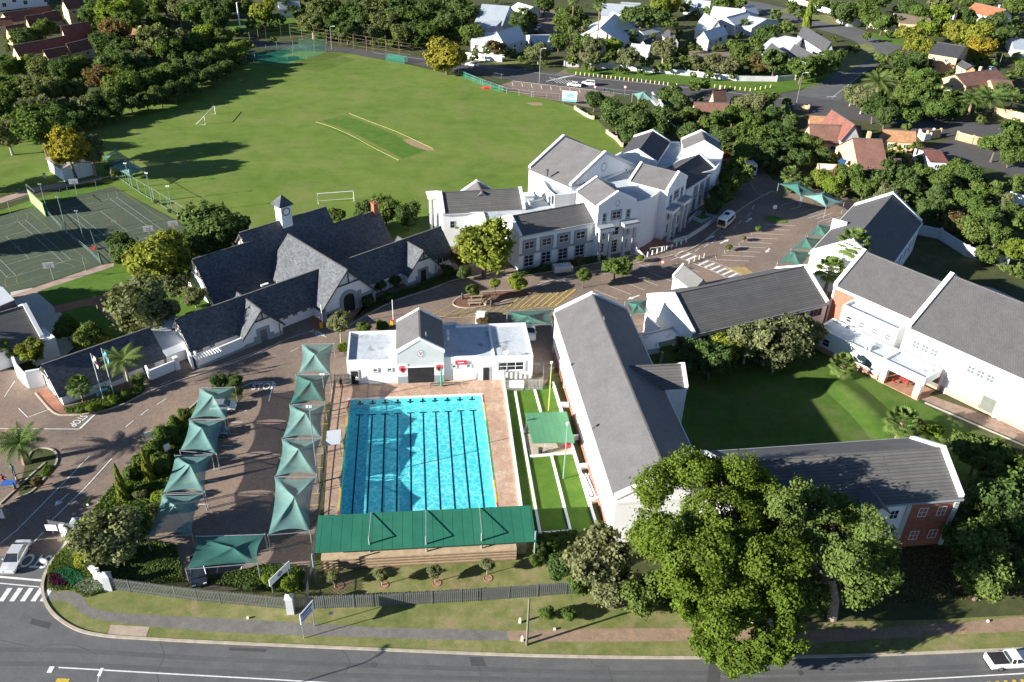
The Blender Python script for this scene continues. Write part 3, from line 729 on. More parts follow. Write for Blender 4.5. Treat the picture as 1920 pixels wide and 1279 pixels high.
def win(T, pa, z, w, h, cols=2, rows=2, glass=None, sur=None, fm=None, fw=.07, parent=None, sill=True):
    (x, y), a = pa; o = Vector((math.cos(a), math.sin(a))); t = Vector((-o.y, o.x)); c = Vector((x, y))
    def bx(b, s0, s1, z0, z1, d0, d1, m=0):
        q = [c + t * s0 + o * d0, c + t * s1 + o * d0, c + t * s1 + o * d1, c + t * s0 + o * d1]
        b.prism(q, z0, z1, m, True, True)
    if sur:
        b = MB(); pw = sur[1]; b_lo = sur[2] if len(sur) > 2 else pw
        bx(b, -w/2 - pw, -w/2, z - b_lo, z + h + pw, 0, .10); bx(b, w/2, w/2 + pw, z - b_lo, z + h + pw, 0, .10)
        bx(b, -w/2, w/2, z + h, z + h + pw, 0, .10); bx(b, -w/2, w/2, z - b_lo, z, 0, .10)
        T.part('window_surround', b, sur[0])
    b = MB()
    bx(b, -w/2, -w/2 + fw, z, z + h, 0, .06); bx(b, w/2 - fw, w/2, z, z + h, 0, .06)
    bx(b, -w/2 + fw, w/2 - fw, z, z + fw, 0, .06); bx(b, -w/2 + fw, w/2 - fw, z + h - fw, z + h, 0, .06)
    for i in range(1, cols):
        s = -w/2 + w * i / cols; bx(b, s - fw * .4, s + fw * .4, z + fw, z + h - fw, 0, .05)
    for i in range(1, rows):
        q = z + h * i / rows
        for k in range(cols):
            bx(b, -w/2 + w * k / cols + fw * .4, -w/2 + w * (k + 1) / cols - fw * .4, q - fw * .4, q + fw * .4, 0, .045)
    f = T.part('window', b, fm or WHITE2, parent)
    b = MB(); q = [c + t * (-w/2 + .01) + o * .02, c + t * (w/2 - .01) + o * .02]
    b.poly([(*q[0], z + .01), (*q[1], z + .01), (*q[1], z + h - .01), (*q[0], z + h - .01)])
    T.part('pane', b, glass or GLASS, f)
    return f
def door(T, pa, w, h, m, z=0, frame=None, deep=False):
    (x, y), a = pa; o = Vector((math.cos(a), math.sin(a))); t = Vector((-o.y, o.x)); c = Vector((x, y))
    b = MB(); q = [c - t * w/2, c + t * w/2, c + t * w/2 + o * .13, c - t * w/2 + o * .13]; b.prism(q, z, z + h, 0, True, True)
    d = T.part('door', b, m)
    if frame:
        b = MB()
        for s in (-1, 1):
            e = c + t * s * (w/2 + .09); b.box(e.x, e.y, z, .2, .18, h + .1, a)
        e = c; b.box(e.x, e.y, z + h + .1, .2, w + .36, .18, a)
        T.part('door_frame', b, frame)
    return d
def block(T, px, ztop, z0=0, wall=None, roof=None, parah=.35, part='flat_roof', world=False, pwid=.25, wname='wall'):
    # flat-roofed volume with a low parapet upstand round a recessed flat roof
    pts = [Vector(p) if world else G(*p, ztop).to_2d() for p in px]
    a = sum(pts[i - 1].x * pts[i].y - pts[i].x * pts[i - 1].y for i in range(len(pts)))
    if a < 0: pts = pts[::-1]
    n = len(pts); inn = []
    for i in range(n):
        p0, p, p1 = pts[i - 1], pts[i], pts[(i + 1) % n]
        d0 = (p - p0).normalized(); d1 = (p1 - p).normalized()
        n0 = Vector((-d0.y, d0.x)); n1 = Vector((-d1.y, d1.x)); m = (n0 + n1)
        m = m / max(.35, (1 + n0.dot(n1)))
        inn.append(p + m * pwid)
    b = MB()
    for i in range(n):
        j = (i + 1) % n
        b.poly([(*pts[i], z0), (*pts[j], z0), (*pts[j], ztop), (*pts[i], ztop)])
        if parah: 
            b.poly([(*pts[i], ztop), (*pts[j], ztop), (*inn[j], ztop), (*inn[i], ztop)])
            b.poly([(*inn[i], ztop), (*inn[j], ztop), (*inn[j], ztop - parah), (*inn[i], ztop - parah)])
    T.part(wname, b, wall or WHITE)
    b = MB(); q = inn if parah else pts; b.poly([(*p, ztop - parah) for p in q]); T.part(part, b, roof or FLAT)
    return pts
def ring(T, pa, z, r, parent=None, name='oval_medallion', inner=None):
    (x, y), a = pa; o = Vector((math.cos(a), math.sin(a))); t = Vector((-o.y, o.x)); c = Vector((x, y)) + o * .03
    b = MB(); n = 20; pin = []
    for i in range(n):
        t0, t1 = 2 * math.pi * i / n, 2 * math.pi * (i + 1) / n
        f = lambda tt, k: (*(c + t * r * .75 * k * math.cos(tt) + o * .05), z + r * k * math.sin(tt))
        b.poly([f(t0, .82), f(t0, 1), f(t1, 1), f(t1, .82)]); pin.append((*(c + t * r * .6 * math.cos(t0)), z + r * .8 * math.sin(t0)))
    o1 = T.part(name, b, GREYP)
    b = MB(); b.poly(pin); T.part('medallion_face', b, inner or WHITE2, o1)
def aircon(T, p, z, a, w=.9):
    b = MB(); b.box(p[0], p[1], z, .38, w, .65, a); o = T.part('air_conditioner', b, WHITE2)
    b = MB(); c = Vector(p[:2]) + Vector((math.cos(a), math.sin(a))) * .2; t = Vector((-math.sin(a), math.cos(a)))
    b.poly([(*(c + t * .24 * math.cos(q)), z + .33 + .24 * math.sin(q)) for q in np.linspace(0, 5.9, 14)]); T.part('fan_grille', b, DGREY, o)

# ------------------------------------------------------------------ long classroom block (centre right)
T = Thing('classroom_block', 'long white classroom block running from the car park down to the giant tree', 'building', (12.2, 115.6, 0), rad(-82), 'white school buildings with grey roofs')
g = Gab(12.2, 115.6, -82, 42.5, 11.2, 7.27, 10.25)
gable(T, g, WHITE, TILE, over=.25, para='01', ph=.35, fascia=WHITE2)
b = MB()   # cornice band on the near gable
for z, d in ((6.6, .16), (6.35, .08)):
    p = g.P(g.L + .05, 0); b.box(p[0], p[1], z, d * 2, g.W + .1, .2, g.th)
T.part('cornice', b, WHITE2)
b = MB(); p = g.P(g.L / 2, -g.W / 2 - .02); b.box(p[0], p[1], 0, g.L, .12, 1.0, g.th); T.part('plinth', b, BRICKR)
for t in (12, 20, 27, 34): 
    pa = g.wp('f', t); win(T, pa, 4.2, .6, 1.1, 1, 2)
for t in (8.5, 15, 22.5): 
    pa = g.wp('f', t); q = Vector(pa[0]) + Vector((math.cos(pa[1]), math.sin(pa[1]))) * .25; aircon(T, q, 3.0, pa[1])
b = MB()
for t in (.6, 10.5, 40.8):
    p = g.P(t, -g.W / 2 - .1); b.tube([(*p, 0), (*p, 7.1)], .06)
T.part('downpipe', b, WHITE2)
b = MB(); g2 = Gab(*g.P(19.6, 0), -82 + 90, 9.0, 5.2, 7.6, 9.6)
gable(T, g2, WHITE, TILEB, over=.2, para='1', ph=.3, thick=.12)
for s in (-1.4, 1.4): win(T, g2.wp('1', s), 4.6, 1.0, 1.5)
b = MB(); p = g.P(8.5, 0); b.tube([(*p, 10.2), (*p, 11.3)], .04, 5); q = g.P(9.2, 0); b.tube([(*p, 11.0), (*q, 11.0)], .03, 5); T.part('roof_aerial', b, METAL)

# ------------------------------------------------------------------ block with ribbed roof behind the courtyard bushes
T = Thing('classroom_block', 'white block with ribbed grey tiled roof standing behind the courtyard bushes', 'building', (25.5, 119.5, 0), rad(25.3), 'white school buildings with grey roofs')
g = Gab(25.48, 119.48, 25.3, 27.5, 13.2, 4.82, 8.47)
gable(T, g, WHITE, TILEB, over=.25, para='01', pw=.5, ph=.3, fascia=GREYP)
for t in range(9):
    pa = g.wp('f', 2 + t * 2.9); win(T, pa, 2.6, 2.6, 1.4, 3, 1, fm=GREYP)
ring(T, g.wp('0', -1.2), 6.0, .6)
b = MB(); p = g.P(8.2, 6.6); 
g3 = Gab(*g.P(9, 4.0), 25.3 + 90, 6.0, 3.4, 5.6, 7.4); gable(T, g3, LGREYP, TILE, over=.1, end=.1, para='1', pw=.3, ph=.2, pm=WHITE2)
# covered link between the two
T = Thing('covered_walkway', 'grey flat-roofed covered walkway linking the long block to the gabled white end wall', 'walkway roof', G(1235, 640, 0), 0)
block(T, [(1200, 627), (1272, 609), (1293, 627), (1234, 643), (1237, 652), (1214, 656)], 3.3, 2.3, LGREYP, FLAT, .25)
b = MB()
for u, v in ((1212, 690), (1238, 684), (1292, 662)):
    p = G(u, v, 0); b.box(p.x, p.y, 0, .4, .4, 2.4)
T.part('column', b, GREYP)
b = MB(); b.wall(G(1207, 622, 0), G(1232, 645, 0), .3, 0, 3.3); T.part('end_wall', b, WHITE)

# ------------------------------------------------------------------ dark roofed hall, upper right of the school
T = Thing('school_hall', 'dark-roofed white hall beside the shade sails at the far end of the car park', 'building', (59.7, 137.2, 0), rad(56.1), 'white school buildings with grey roofs')
g = Gab(59.72, 137.19, 56.1, 28, 13.1, 6.43, 10.66)
gable(T, g, WHITE, TILER, over=.25, para='01', pw=.55, ph=.45, fascia=WHITE2)
b = MB(); p0 = g.P(13.0, 7.0); p1 = g.P(13.0, 4.2)
b.wall(p0, p1, .3, 4, 8.7); T.part('fin_wall', b, LGREYP)
for t in range(7): win(T, g.wp('f', 3.5 + t * 3.6), 2.4, 1.6, 2.2, 2, 3)
b = MB(); block(T, [g.P(2, -6.55), g.P(2, -11), g.P(8, -11), g.P(8, -6.55)], 2.6, 0, LGREYP, BRICKR, .2, world=True)

# ------------------------------------------------------------------ big double hall on the right
T = Thing('assembly_hall', 'large white hall with stepped grey roofs and salmon plinth right of the courtyard', 'building', (59, 130.8, 0), rad(-49.6), 'white school buildings with grey roofs')
g1 = Gab(59.03, 130.78, -49.7, 13.9, 13.3, 7.6, 11.92); gable(T, g1, WHITE, TILER, over=.2, para='0', pw=.6, ph=.45, fascia=WHITE2)
gR = Gab(68.52, 119.33, -49.5, 52, 19.6, 7.85, 13.71); gable(T, gR, WHITE, TILER, over=.2, para='0', pw=.6, ph=.5, fascia=WHITE2)
b = MB(); p = gR.P(26, -gR.W / 2 - .04); b.box(p[0], p[1], 0, 52, .12, .95, gR.th); T.part('plinth', b, PINK)
b = MB()
for t in (.25, 7.4, 8.3, 15.9, 16.8, 24.4, 25.3):
    p = gR.P(t, -gR.W / 2 - .08); b.box(p[0], p[1], .0, .38, .26, 7.7, gR.th)
T.part('pilaster', b, WHITE2)
for k, t in enumerate((3.2, 11.8, 20.4, 29)):
    for q in (-1.45, 0, 1.45): win(T, gR.wp('f', t + q + .4), 5.0, 1.15, 1.25, 2, 2, BLIND)
for t in (6.0, 14.6, 23.2, 32): door(T, gR.wp('f', t), 1.9, 2.3, DOORG, .35, PINK)
for t in (2.9,):
    b = MB(); p = g1.P(2.2, -g1.W / 2 - .03); b.box(p[0], p[1], 0, 3.7, .12, 7.0, g1.th); T.part('brick_panel', b, BRICKR)
up = [g1.P(3.9, -6.66), g1.P(3.9, -9.7), g1.P(13.7, -9.7), g1.P(13.7, -6.66)]
block(T, up, 6.6, 0, WHITE, FLAT, .4, world=True)
gU = Gab(*g1.P(3.9, 0), -49.7, 9.8, 19.4, 6.6, 6.6)
for t in (1.6, 3.9, 6.2, 8.5): win(T, gU.wp('f', t), 4.0, 1.0, 1.1, 1, 2, BLIND if t > 2 else GLASS)
lo = [G(1562, 596.3, 3.9).to_2d(), G(1531.7, 612.8, 3.9).to_2d(), G(1656, 672.6, 3.9).to_2d(), G(1687, 656, 3.9).to_2d()]
block(T, lo, 3.9, 0, WHITE, FLAT, .3, world=True)
b = MB(); b.wall(lo[1] + (lo[1] - lo[0]).normalized() * .04, lo[2] + (lo[1] - lo[0]).normalized() * .04, .1, 0, .9); T.part('plinth', b, PINK)
dl = (lo[2] - lo[1]).normalized(); al = math.atan2(dl.y, dl.x) - math.pi / 2
for t, gm in ((2.2, GLASS), (9.8, BLIND)): win(T, (tuple(lo[1] + dl * t), al), 1.3, 1.3, 1.3, 1, 2, gm)
door(T, (tuple(lo[1] + dl * 6.4), al), 1.0, 2.1, DOORG)
b = MB(); q = G(1627, 655, 3.6); aircon(T, (q.x, q.y), 3.6, al, 1.0)
po = [G(1656, 672.6, 4.1).to_2d(), G(1735.7, 710, 4.1).to_2d(), G(1767.3, 692.5, 4.1).to_2d(), G(1687, 655, 4.1).to_2d()]
block(T, po, 4.1, 2.75, WHITE, FLAT, .35, world=True)
b = MB(); b.poly([(*p, 2.75) for p in po]); T.part('portico_ceiling', b, WHITE)
for i, f in ((0, .10), (1, .90)):
    c = po[0] + (po[1] - po[0]) * f + (po[3] - po[0]).normalized() * .45
    b = MB(); b.box(c.x, c.y, .95, .95, .9, 1.82, al); b2 = MB(); b2.box(c.x, c.y, 0, 1.0, .95, .95, al)
    o = T.part('column', b, WHITE); T.part('column_base', b2, PINK, o)
b = MB(); b.prism([p + Vector((0, 0)) for p in po], 0.03, .12); T.part('porch_floor', b, M('porch_paving', (.33, .19, .12), .15, 1, .85))
for u, v in ((1676, 720), (1690, 714), (1695, 719), (1702, 716), (1700, 724), (1713, 720), (1686, 712)):
    p = G(u, v, .12); th = Thing('patio_chair', 'small red chair among those set out under the white portico', 'chair', p, random.random() * 6, 'red chairs under the white portico')
    b = MB(); b.box(0, 0, .42, .45, .45, .05); th.part('seat', b, M('red_plastic', (.5, .03, .03), .1, 2, .5), world=False)
    b = MB(); b.box(-.21, 0, .47, .05, .45, .42); th.part('backrest', b, MATS['red_plastic'], world=False)
    for sx in (-.19, .19):
        for sy in (-.19, .19):
            b = MB(); b.box(sx, sy, 0, .04, .04, .42); th.part('leg', b, DGREY, world=False)
# low lean-to behind the big hall
T = Thing('lean_to_roof', 'low pale blue-grey flat roof tucked behind the big hall', 'outbuilding', G(1750, 500), 0)
block(T, [(1706, 507), (1760, 524), (1780, 540), (1715, 515)], 3, 0, LGREYP, FLAT, .2)
T = Thing('lean_to_roof', 'long low pale roof behind the right end of the big hall', 'outbuilding', G(1860, 560), 0)
block(T, [(1815, 530), (1860, 540), (1950, 580), (1940, 590), (1830, 545)], 3, 0, LGREYP, FLAT, .2)

# ------------------------------------------------------------------ south block
T = Thing('classroom_block', 'white and brick block with ribbed grey roof half hidden by the biggest tree', 'building', (28.7, 76.2, 0), rad(8.8), 'white school buildings with grey roofs')
g = Gab(24.6, 75.6, 8.8, 28.0, 10.7, 7.58, 10.42)
gable(T, g, WHITE, TILEB, over=.3, para='01', pw=.5, ph=.35, fascia=GREYP)
b = MB(); p = g.P(24.6, -g.W / 2 - .015); b.box(p[0], p[1], 0, 5.5, .05, 7.3, g.th); T.part('brick_panel', b, BRICKR)
b = MB()
for t in (3, 12, 18.5, 21.5, 27.5):
    p = g.P(t, -g.W / 2 - .1); b.box(p[0], p[1], 0, .5, .25, 7.4, g.th)
T.part('pilaster', b, LGREYP)
for z in (1.2, 4.9):
    for t in (1.4, 5, 8, 10.5, 14, 16.5, 20, 23.6, 26): win(T, g.wp('f', t), z, 1.1, 1.4, 2, 2)
g2 = Gab(*g.P(16.5, -4.2), 8.8 - 90, 3.2, 2.4, 8.0, 9.0); gable(T, g2, WHITE, TILE, over=.1, end=.1)

# ------------------------------------------------------------------ pool house
T = Thing('pool_house', 'white pool house with grey gabled entrance and two red shields', 'building', (-13.48, 104.56, 0), rad(97.4))
g = Gab(-13.48, 104.56, 97.4, 8.8, 6.9, 5.62, 7.71)
gable(T, g, LGREYP, TILE, over=.15, end=.2, para='01', pw=.3, ph=.18)
ux = Vector((math.cos(rad(7.4)), math.sin(rad(7.4)))); uy = Vector((-ux.y, ux.x)); O = Vector((g.x, g.y))
def lp(a, c): return O + ux * a + uy * c
block(T, [lp(-10.9, .35), lp(-7.9, .35), lp(-7.9, .1), lp(-3.5, .1), lp(-3.5, 8.6), lp(-10.9, 8.6)], 4.25, 0, WHITE, FLAT, .4, world=True)
block(T, [lp(3.5, .3), lp(8.6, .3), lp(8.6, .0), lp(16.9, .0), lp(16.9, 9.6), lp(6, 9.6), lp(6, 10.4), lp(3.5, 10.4)], 4.25, 0, WHITE, FLAT, .4, world=True)
b = MB(); c = lp(11, 4.8); b.box(c.x, c.y, 3.86, .35, 8.8, .12, rad(7.4)); T.part('roof_upstand', b, WHITE2)
fa = rad(97.4) + math.pi
b = MB(); b.box(*lp(0, .3), 0, 3.9, .75, 2.95, rad(7.4)); T.part('entrance_opening', b, DARK)
b = MB(); q0, q1, q2, q3 = lp(-1.95, -.1), lp(1.95, -.1), lp(1.95, 1), lp(-1.95, 1); b.prism([q0, q1, q2, q3], .02, .05); T.part('entrance_floor', b, M('red_screed', (.35, .1, .06), .15, 1, .6))
b = MB(); b.box(*lp(0, -.12), 2.95, 4.6, .2, .14, rad(7.4)); T.part('entrance_lintel', b, WHITE2)
ring(T, (tuple(lp(0, 0)), fa), 5.3, .62, name='oval_crest', inner=WHITE2)
b = MB(); c = lp(0, -.07)
for dx, dz in ((-.15, .15), (.15, .15), (0, -.12)):
    p = c + ux * dx; b.poly([(*(p + ux * .1 * math.cos(t)), 5.3 + dz + .13 * math.sin(t)) for t in np.linspace(0, 5.6, 9)])
T.part('crest_marks', b, M('crest_red', (.45, .05, .08), .1, 2, .6))
RED = M('shield_red', (.55, .03, .05), .1, 2, .6)
for sx in (-2.72, 2.72):
    b = MB(); b.box(*lp(sx, -.05), 1.35, 1.45, .08, 2.2, rad(7.4)); sg = T.part('sign_board', b, WHITE2)
    c = lp(sx, -.12)
    def shield(k, off, m, name):
        b = MB(); pr = [(-.58, .5), (-.3, .62), (0, .72), (.3, .62), (.58, .5), (.58, .05), (.42, -.35), (0, -.75), (-.42, -.35), (-.58, .05)]
        b.poly([(*(c + ux * x * k - uy * off), 2.65 + zz * k) for x, zz in pr]); T.part(name, b, m, sg)
    shield(.95, .0, RED, 'shield'); shield(.74, .012, M('shield_white', (.75, .6, .6), .1, 2), 'shield_border'); shield(.68, .02, RED, 'shield_field')
    b = MB(); b.poly([(*(c + ux * .24 * math.cos(t) - uy * .03), 2.55 + .27 * math.sin(t)) for t in np.linspace(0, 5.9, 14)]); T.part('shield_emblem', b, DARK, sg)
    b = MB()
    for i in range(2):
        b.poly([(*(c + ux * x - uy * .01), 1.6 + i * .14 + dz) for x, dz in ((-.55, 0), (.55, 0), (.55, .05), (-.55, .05))])
    T.part('sign_lettering', b, GREYP, sg)
    b = MB(); b.box(*lp(sx, -.04), 0, 1.5, .1, 1.34, rad(7.4)); T.part('grey_panel', b, GREYP)
for a in (-6.7, -4.6, 5.0, 7.2): win(T, (tuple(lp(a, .1 if a < 0 else .3)), fa), 2.35, .55, .45, 1, 1, sur=(LGREYP, .14))
for a, w in ((-9.9, .95), (9.8, .9)): door(T, (tuple(lp(a, .35 if a < 0 else 0)), fa), w, 2.3, DARK, 0, LGREYP)
win(T, (tuple(lp(13.6, 0)), fa), 1.7, 3.9, 1.5, 3, 2, sur=(LGREYP, .25), fw=.09)
b = MB(); b.box(*lp(6.0, .2), 3.0, 1.7, .25, .62, rad(7.4)); sc = T.part('score_board', b, RED)
b = MB(); b.box(*lp(6.0, .06), 3.3, .9, .05, .12, rad(7.4)); T.part('board_lettering', b, WHITE2, sc)
aircon(T, lp(4.4, 7.2), 4.0, rad(7.4)); aircon(T, lp(4.4, 5.8), 4.0, rad(7.4))
b = MB(); p = lp(12.8, .1); b.tube([(*p, 3.2), (*p, 4.9)], .05); b.box(p.x, p.y, 4.8, .8, .25, .3, rad(7.4)); T.part('floodlight', b, WHITE2)
b = MB(); p = lp(.9, 1.2); b.tube([(*p, 7.0), (*p, 8.3)], .07); T.part('vent_pipe', b, METAL)

# ------------------------------------------------------------------ slate roofed main building
T = Thing('slate_roofed_building', 'white timbered building with steep slate roofs, arched porch and clock turret', 'building', G(500, 540), rad(44.7))
SW = dict(over=.35, end=.35, thick=.16)
k49 = math.tan(rad(49.3)); A = G(365, 486.5, 7.5); th = rad(44.7); nrm = Vector((math.sin(th), -math.cos(th))); tv = Vector((math.cos(th), math.sin(th)))
def onplane(px):
    best = None
    for i in range(600):
        z = 4 + i * .02; P = G(*px, z); off = (P - A).to_2d().dot(nrm); e = abs(z - (7.5 - k49 * off))
        if best is None or e < best[0]: best = (e, z, P, off)
    return best
ZE = 1.1; FE = (7.5 - ZE) / k49
m1L = (onplane((470, 456))[2] - A).to_2d().dot(tv)
g = Gab(A.x, A.y, 44.7, m1L + 2, 2 * FE, ZE, 7.5); gable(T, g, WHITE, SLATE, **SW); gM1 = g
_, z2, P2, off2 = onplane((452.4, 436.8)); W2 = 2 * (FE - off2); L2 = (onplane((607.7, 388.6))[2] - P2).to_2d().dot(tv)
g = Gab(P2.x, P2.y, 44.7, L2, W2, ZE, z2); gable(T, g, WHITE, SLATE, **SW); gM2 = g
_, z3, P3, off3 = onplane((625.5, 421.2)); L3 = (onplane((708.5, 399.3))[2] - P3).to_2d().dot(tv)
g = Gab(*(P3.to_2d() - tv * 3), 44.7, L3 + 3, 2 * (FE - off3), ZE, z3); gable(T, g, WHITE, SLATE, **SW); gM3 = g
print('M2', z2, W2, L2, 'M3', z3, L3)
gE = Gab(*(Vector((-39.19, 136.15)) - Vector((math.cos(rad(-44.9)), math.sin(rad(-44.9)))) * 2), -44.9, 17.7, 10.8, 2.35, 8.0); gable(T, gE, WHITE, SLATE, **SW)
gL = Gab(-51.31, 110.40, 44.7, 25.5, 6.4, 2.3, 6.23); gable(T, gL, WHITE, SLATE, **SW)
gR2 = Gab(-31.5, 129.4, 44.7, 24, 6.6, 2.6, 6.5); gable(T, gR2, WHITE, SLATE, **SW)
gE2 = Gab(-44.9, 119.7, -45.4, 7.1, 6.8, 2.22, 5.8); gable(T, gE2, WHITE, SLATE, **SW)
gE3 = Gab(-21.6, 142.1, -46.1, 7.1, 6.8, 2.4, 6.08); gable(T, gE3, WHITE, SLATE, **SW)
def timber(g, side='1'):
    b = MB(); L = g.L + .42 if side == '1' else -.42; h = g.W / 2; k = (g.zr - g.ze) / h
    for s in (-1, 1):
        q = [g.P(L, 0, g.zr + .12), g.P(L, s * (h + .35), g.ze - k * .35 + .12), g.P(L, s * (h + .35), g.ze - k * .35 - .2), g.P(L, 0, g.zr - .2)]
        b.slab(q, .1)
    y = h * .42; zc = g.zr - k * y
    p = g.P(L, 0); b.box(p[0], p[1], zc - .1, .12, 2 * y, .2, g.th); b.box(p[0], p[1], zc + .1, .14, .2, (g.zr - zc) * .8, g.th)
    T.part('bargeboard', b, BEAM)
for g_, s_ in ((gE, '1'), (gE2, '1'), (gE3, '1'), (gM1, '0'), (gL, '0'), (gM2, '0')): timber(g_, s_)
# arch of the porch
def arch(g, w, hs, m_sur, m_in, d=.0):
    b = MB(); L = g.L + .03; pts = [(-w/2, 0)] + [(-w/2 * math.cos(t), hs + w/2 * math.sin(t)) for t in np.linspace(0, math.pi, 13)] + [(w/2, 0)]
    b.poly([g.P(L + .05, y, z) for y, z in pts]); T.part('doorway', b, m_in)
    b = MB(); W = w + 1.3; out = [(-W/2, 0)] + [(-W/2 * math.cos(t), hs + W/2 * math.sin(t)) for t in np.linspace(0, math.pi, 13)] + [(W/2, 0)]
    for i in range(len(pts) - 1):
        q = [pts[i], out[i], out[i + 1], pts[i + 1]]
        a_ = [g.P(L + .16, y, z) for y, z in q]; b.poly(a_); 
        b.poly([g.P(L, *out[i]), g.P(L, *out[i+1]), a_[2], a_[1]])
    T.part('arch_surround', b, m_sur)
arch(gE, 2.3, 2.4, GREYP, DARK)
b = MB()
for y0, y1, z0, z1 in ((-4.9, -1.9, 0, 1.5), (1.9, 2.6, 0, 3.4), (2.6, 5.2, 1.9, 2.5), (4.7, 5.3, 0, 1.9)):
    p = gE.P(gE.L + .04, (y0 + y1) / 2); b.box(p[0], p[1], z0, .16, y1 - y0, z1 - z0, gE.th)
T.part('stone_cladding', b, GREYP)
b = MB(); p = gE.P(gE.L + .05, 3.65); b.box(p[0], p[1], 0, .12, 2.1, 1.9, gE.th); p = gE.P(gE.L + .05, -3.3); b.box(p[0], p[1], 0, .2, 2.6, 1.1, gE.th); T.part('side_opening', b, DARK)
for g_, dm in ((gE2, BLIND), (gE3, DARK)):
    b = MB()
    for y0, y1, z0, z1 in ((-1.15, -.6, 0, 2.7), (.6, 1.15, 0, 2.7), (-.6, .6, 2.3, 2.7), (-3.4, -1.15, 0, .7), (-1.7, -1.15, .7, 1.4), (1.15, 3.4, 0, .7), (1.15, 1.8, .7, 1.2)):
        p = g_.P(g_.L + .04, (y0 + y1) / 2); b.box(p[0], p[1], z0, .16, y1 - y0, z1 - z0, g_.th)
    T.part('stone_cladding', b, GREYP)
    p = g_.P(g_.L, 0); door(T, (p, g_.th), 1.15, 2.25, dm)
    b = MB(); p = g_.P(g_.L + .1, 2.9); b.tube([(*p, 0), (*p, 2.3)], .06); T.part('downpipe', b, BEAM)
for t in (1.2, 3.2, 12.6, 14.4, 16.2, 18.0, 19.8, 21.4): win(T, gL.wp('f', t), 1.35, 1.1, .6, 1, 2, fm=WHITE2)
for t in (7.5, 9.5, 13.2, 14.9): win(T, gR2.wp('f', t), 1.2, 1.3, .7, 1, 3)
for t in (21.2, 22.6): win(T, gR2.wp('f', t), 1.1, 1.2, 1.1, 2, 1)
win(T, gM1.wp('0', 0), 4.2, .8, .9, 1, 1, DARK)
b = MB(); c = gE.P(gE.L - .6, -3.0); p = G(590, 608, 0)
for p_ in (gE.P(gE.L + .2, -5.0), gE.P(gE.L + .2, 5.0)): b.box(p_[0], p_[1], 0, .5, .5, 2.2, gE.th)
T.part('porch_pier', b, GREYP)
b = MB(); c = onplane((500, 538))[2]; b.box(c.x - .2, c.y - .2, c.z + .4, 1.3, .5, .25, rad(44.7)); T.part('rooflight', b, WHITE2)
# clock turret
tp = P2.to_2d() + tv * (( G(533, 408, z2 + .5) - P2).to_2d().dot(tv)); zt = z2
b = MB(); b.box(tp.x, tp.y, zt - 1.2, 2.1, 2.1, 4.4, rad(44.7)); tw = T.part('clock_turret', b, WHITE)
b = MB(); h = 1.55; c4 = [tp + tv * sx * h + nrm * sy * h for sx, sy in ((-1, -1), (-1, 1), (1, 1), (1, -1))]
for i in range(4):
    j = (i + 1) % 4; b.poly([(*c4[i], zt + 3.15), (*c4[j], zt + 3.15), (*tp, zt + 5.0)], 0, [(0, 0), (3, 0), (1.5, 2.2)])
b.poly([(*p, zt + 3.15) for p in c4], 0, [(0, 0)] * 4); T.part('turret_roof', b, SLATE, tw)
b = MB(); c = tp + nrm * 1.08; b2 = MB()
for i in range(20):
    t0, t1 = 2 * math.pi * i / 20, 2 * math.pi * (i + 1) / 20
    f = lambda t, r, o=0: (*(c + tv * r * math.cos(t) + nrm * o), zt + 2.0 + r * math.sin(t))
    b.poly([f(t0, .62, .03), f(t0, .78, .03), f(t1, .78, .03), f(t1, .62, .03)])
for a_, r_ in ((2.1, .3), (1.5, .5)): b.poly([f(a_, r_, .05), f(a_ + .3, .05, .05), f(a_ - .3, .05, .05)])
for i in range(12): a_ = i * math.pi / 6; b.poly([f(a_ - .05, .52, .04), f(a_ + .05, .52, .04), f(a_ + .05, .6, .04), f(a_ - .05, .6, .04)])
b2.poly([f(2 * math.pi * i / 20, .64, .01) for i in range(20)])
T.part('clock_face', b2, WHITE2, tw); T.part('clock_hands', b, DARK, tw)
cp = P3.to_2d() + tv * (L3 - .5); b = MB(); b.box(cp.x, cp.y, z3 - 1.5, 1.0, 1.0, 3.2, rad(44.7)); b.box(cp.x, cp.y, z3 + 1.7, 1.2, 1.2, .2, rad(44.7)); b.tube([(*cp, z3 + 1.9), (*cp, z3 + 2.3)], .2)
T.part('chimney', b, M('orange_brick', (.26, .10, .055), .2, 3, .9))
b = MB(); w = [G(u, v, 0) for u, v in ((459, 653), (372, 690))]; b.wall(w[0], w[1], .3, 0, 2.1); b.wall(w[1], G(361, 660, 0), .3, 0, 2.1)
T.part('yard_wall', b, WHITE); b = MB(); b.wall(w[0] + Vector((.12, -.12, 0)), w[1] + Vector((.12, -.12, 0)), .2, 0, .4); T.part('wall_footing', b, GREYP)
b = MB()
for i in range(10):
    p = G(362 + i * 5.0, 667 - i * 1.6, 2.2); q = G(370 + i * 5.0, 677 - i * 1.9, 2.2); b.wall(p, q, .1, 2.2, 2.35)
T.part('pergola_slats', b, WHITE2)

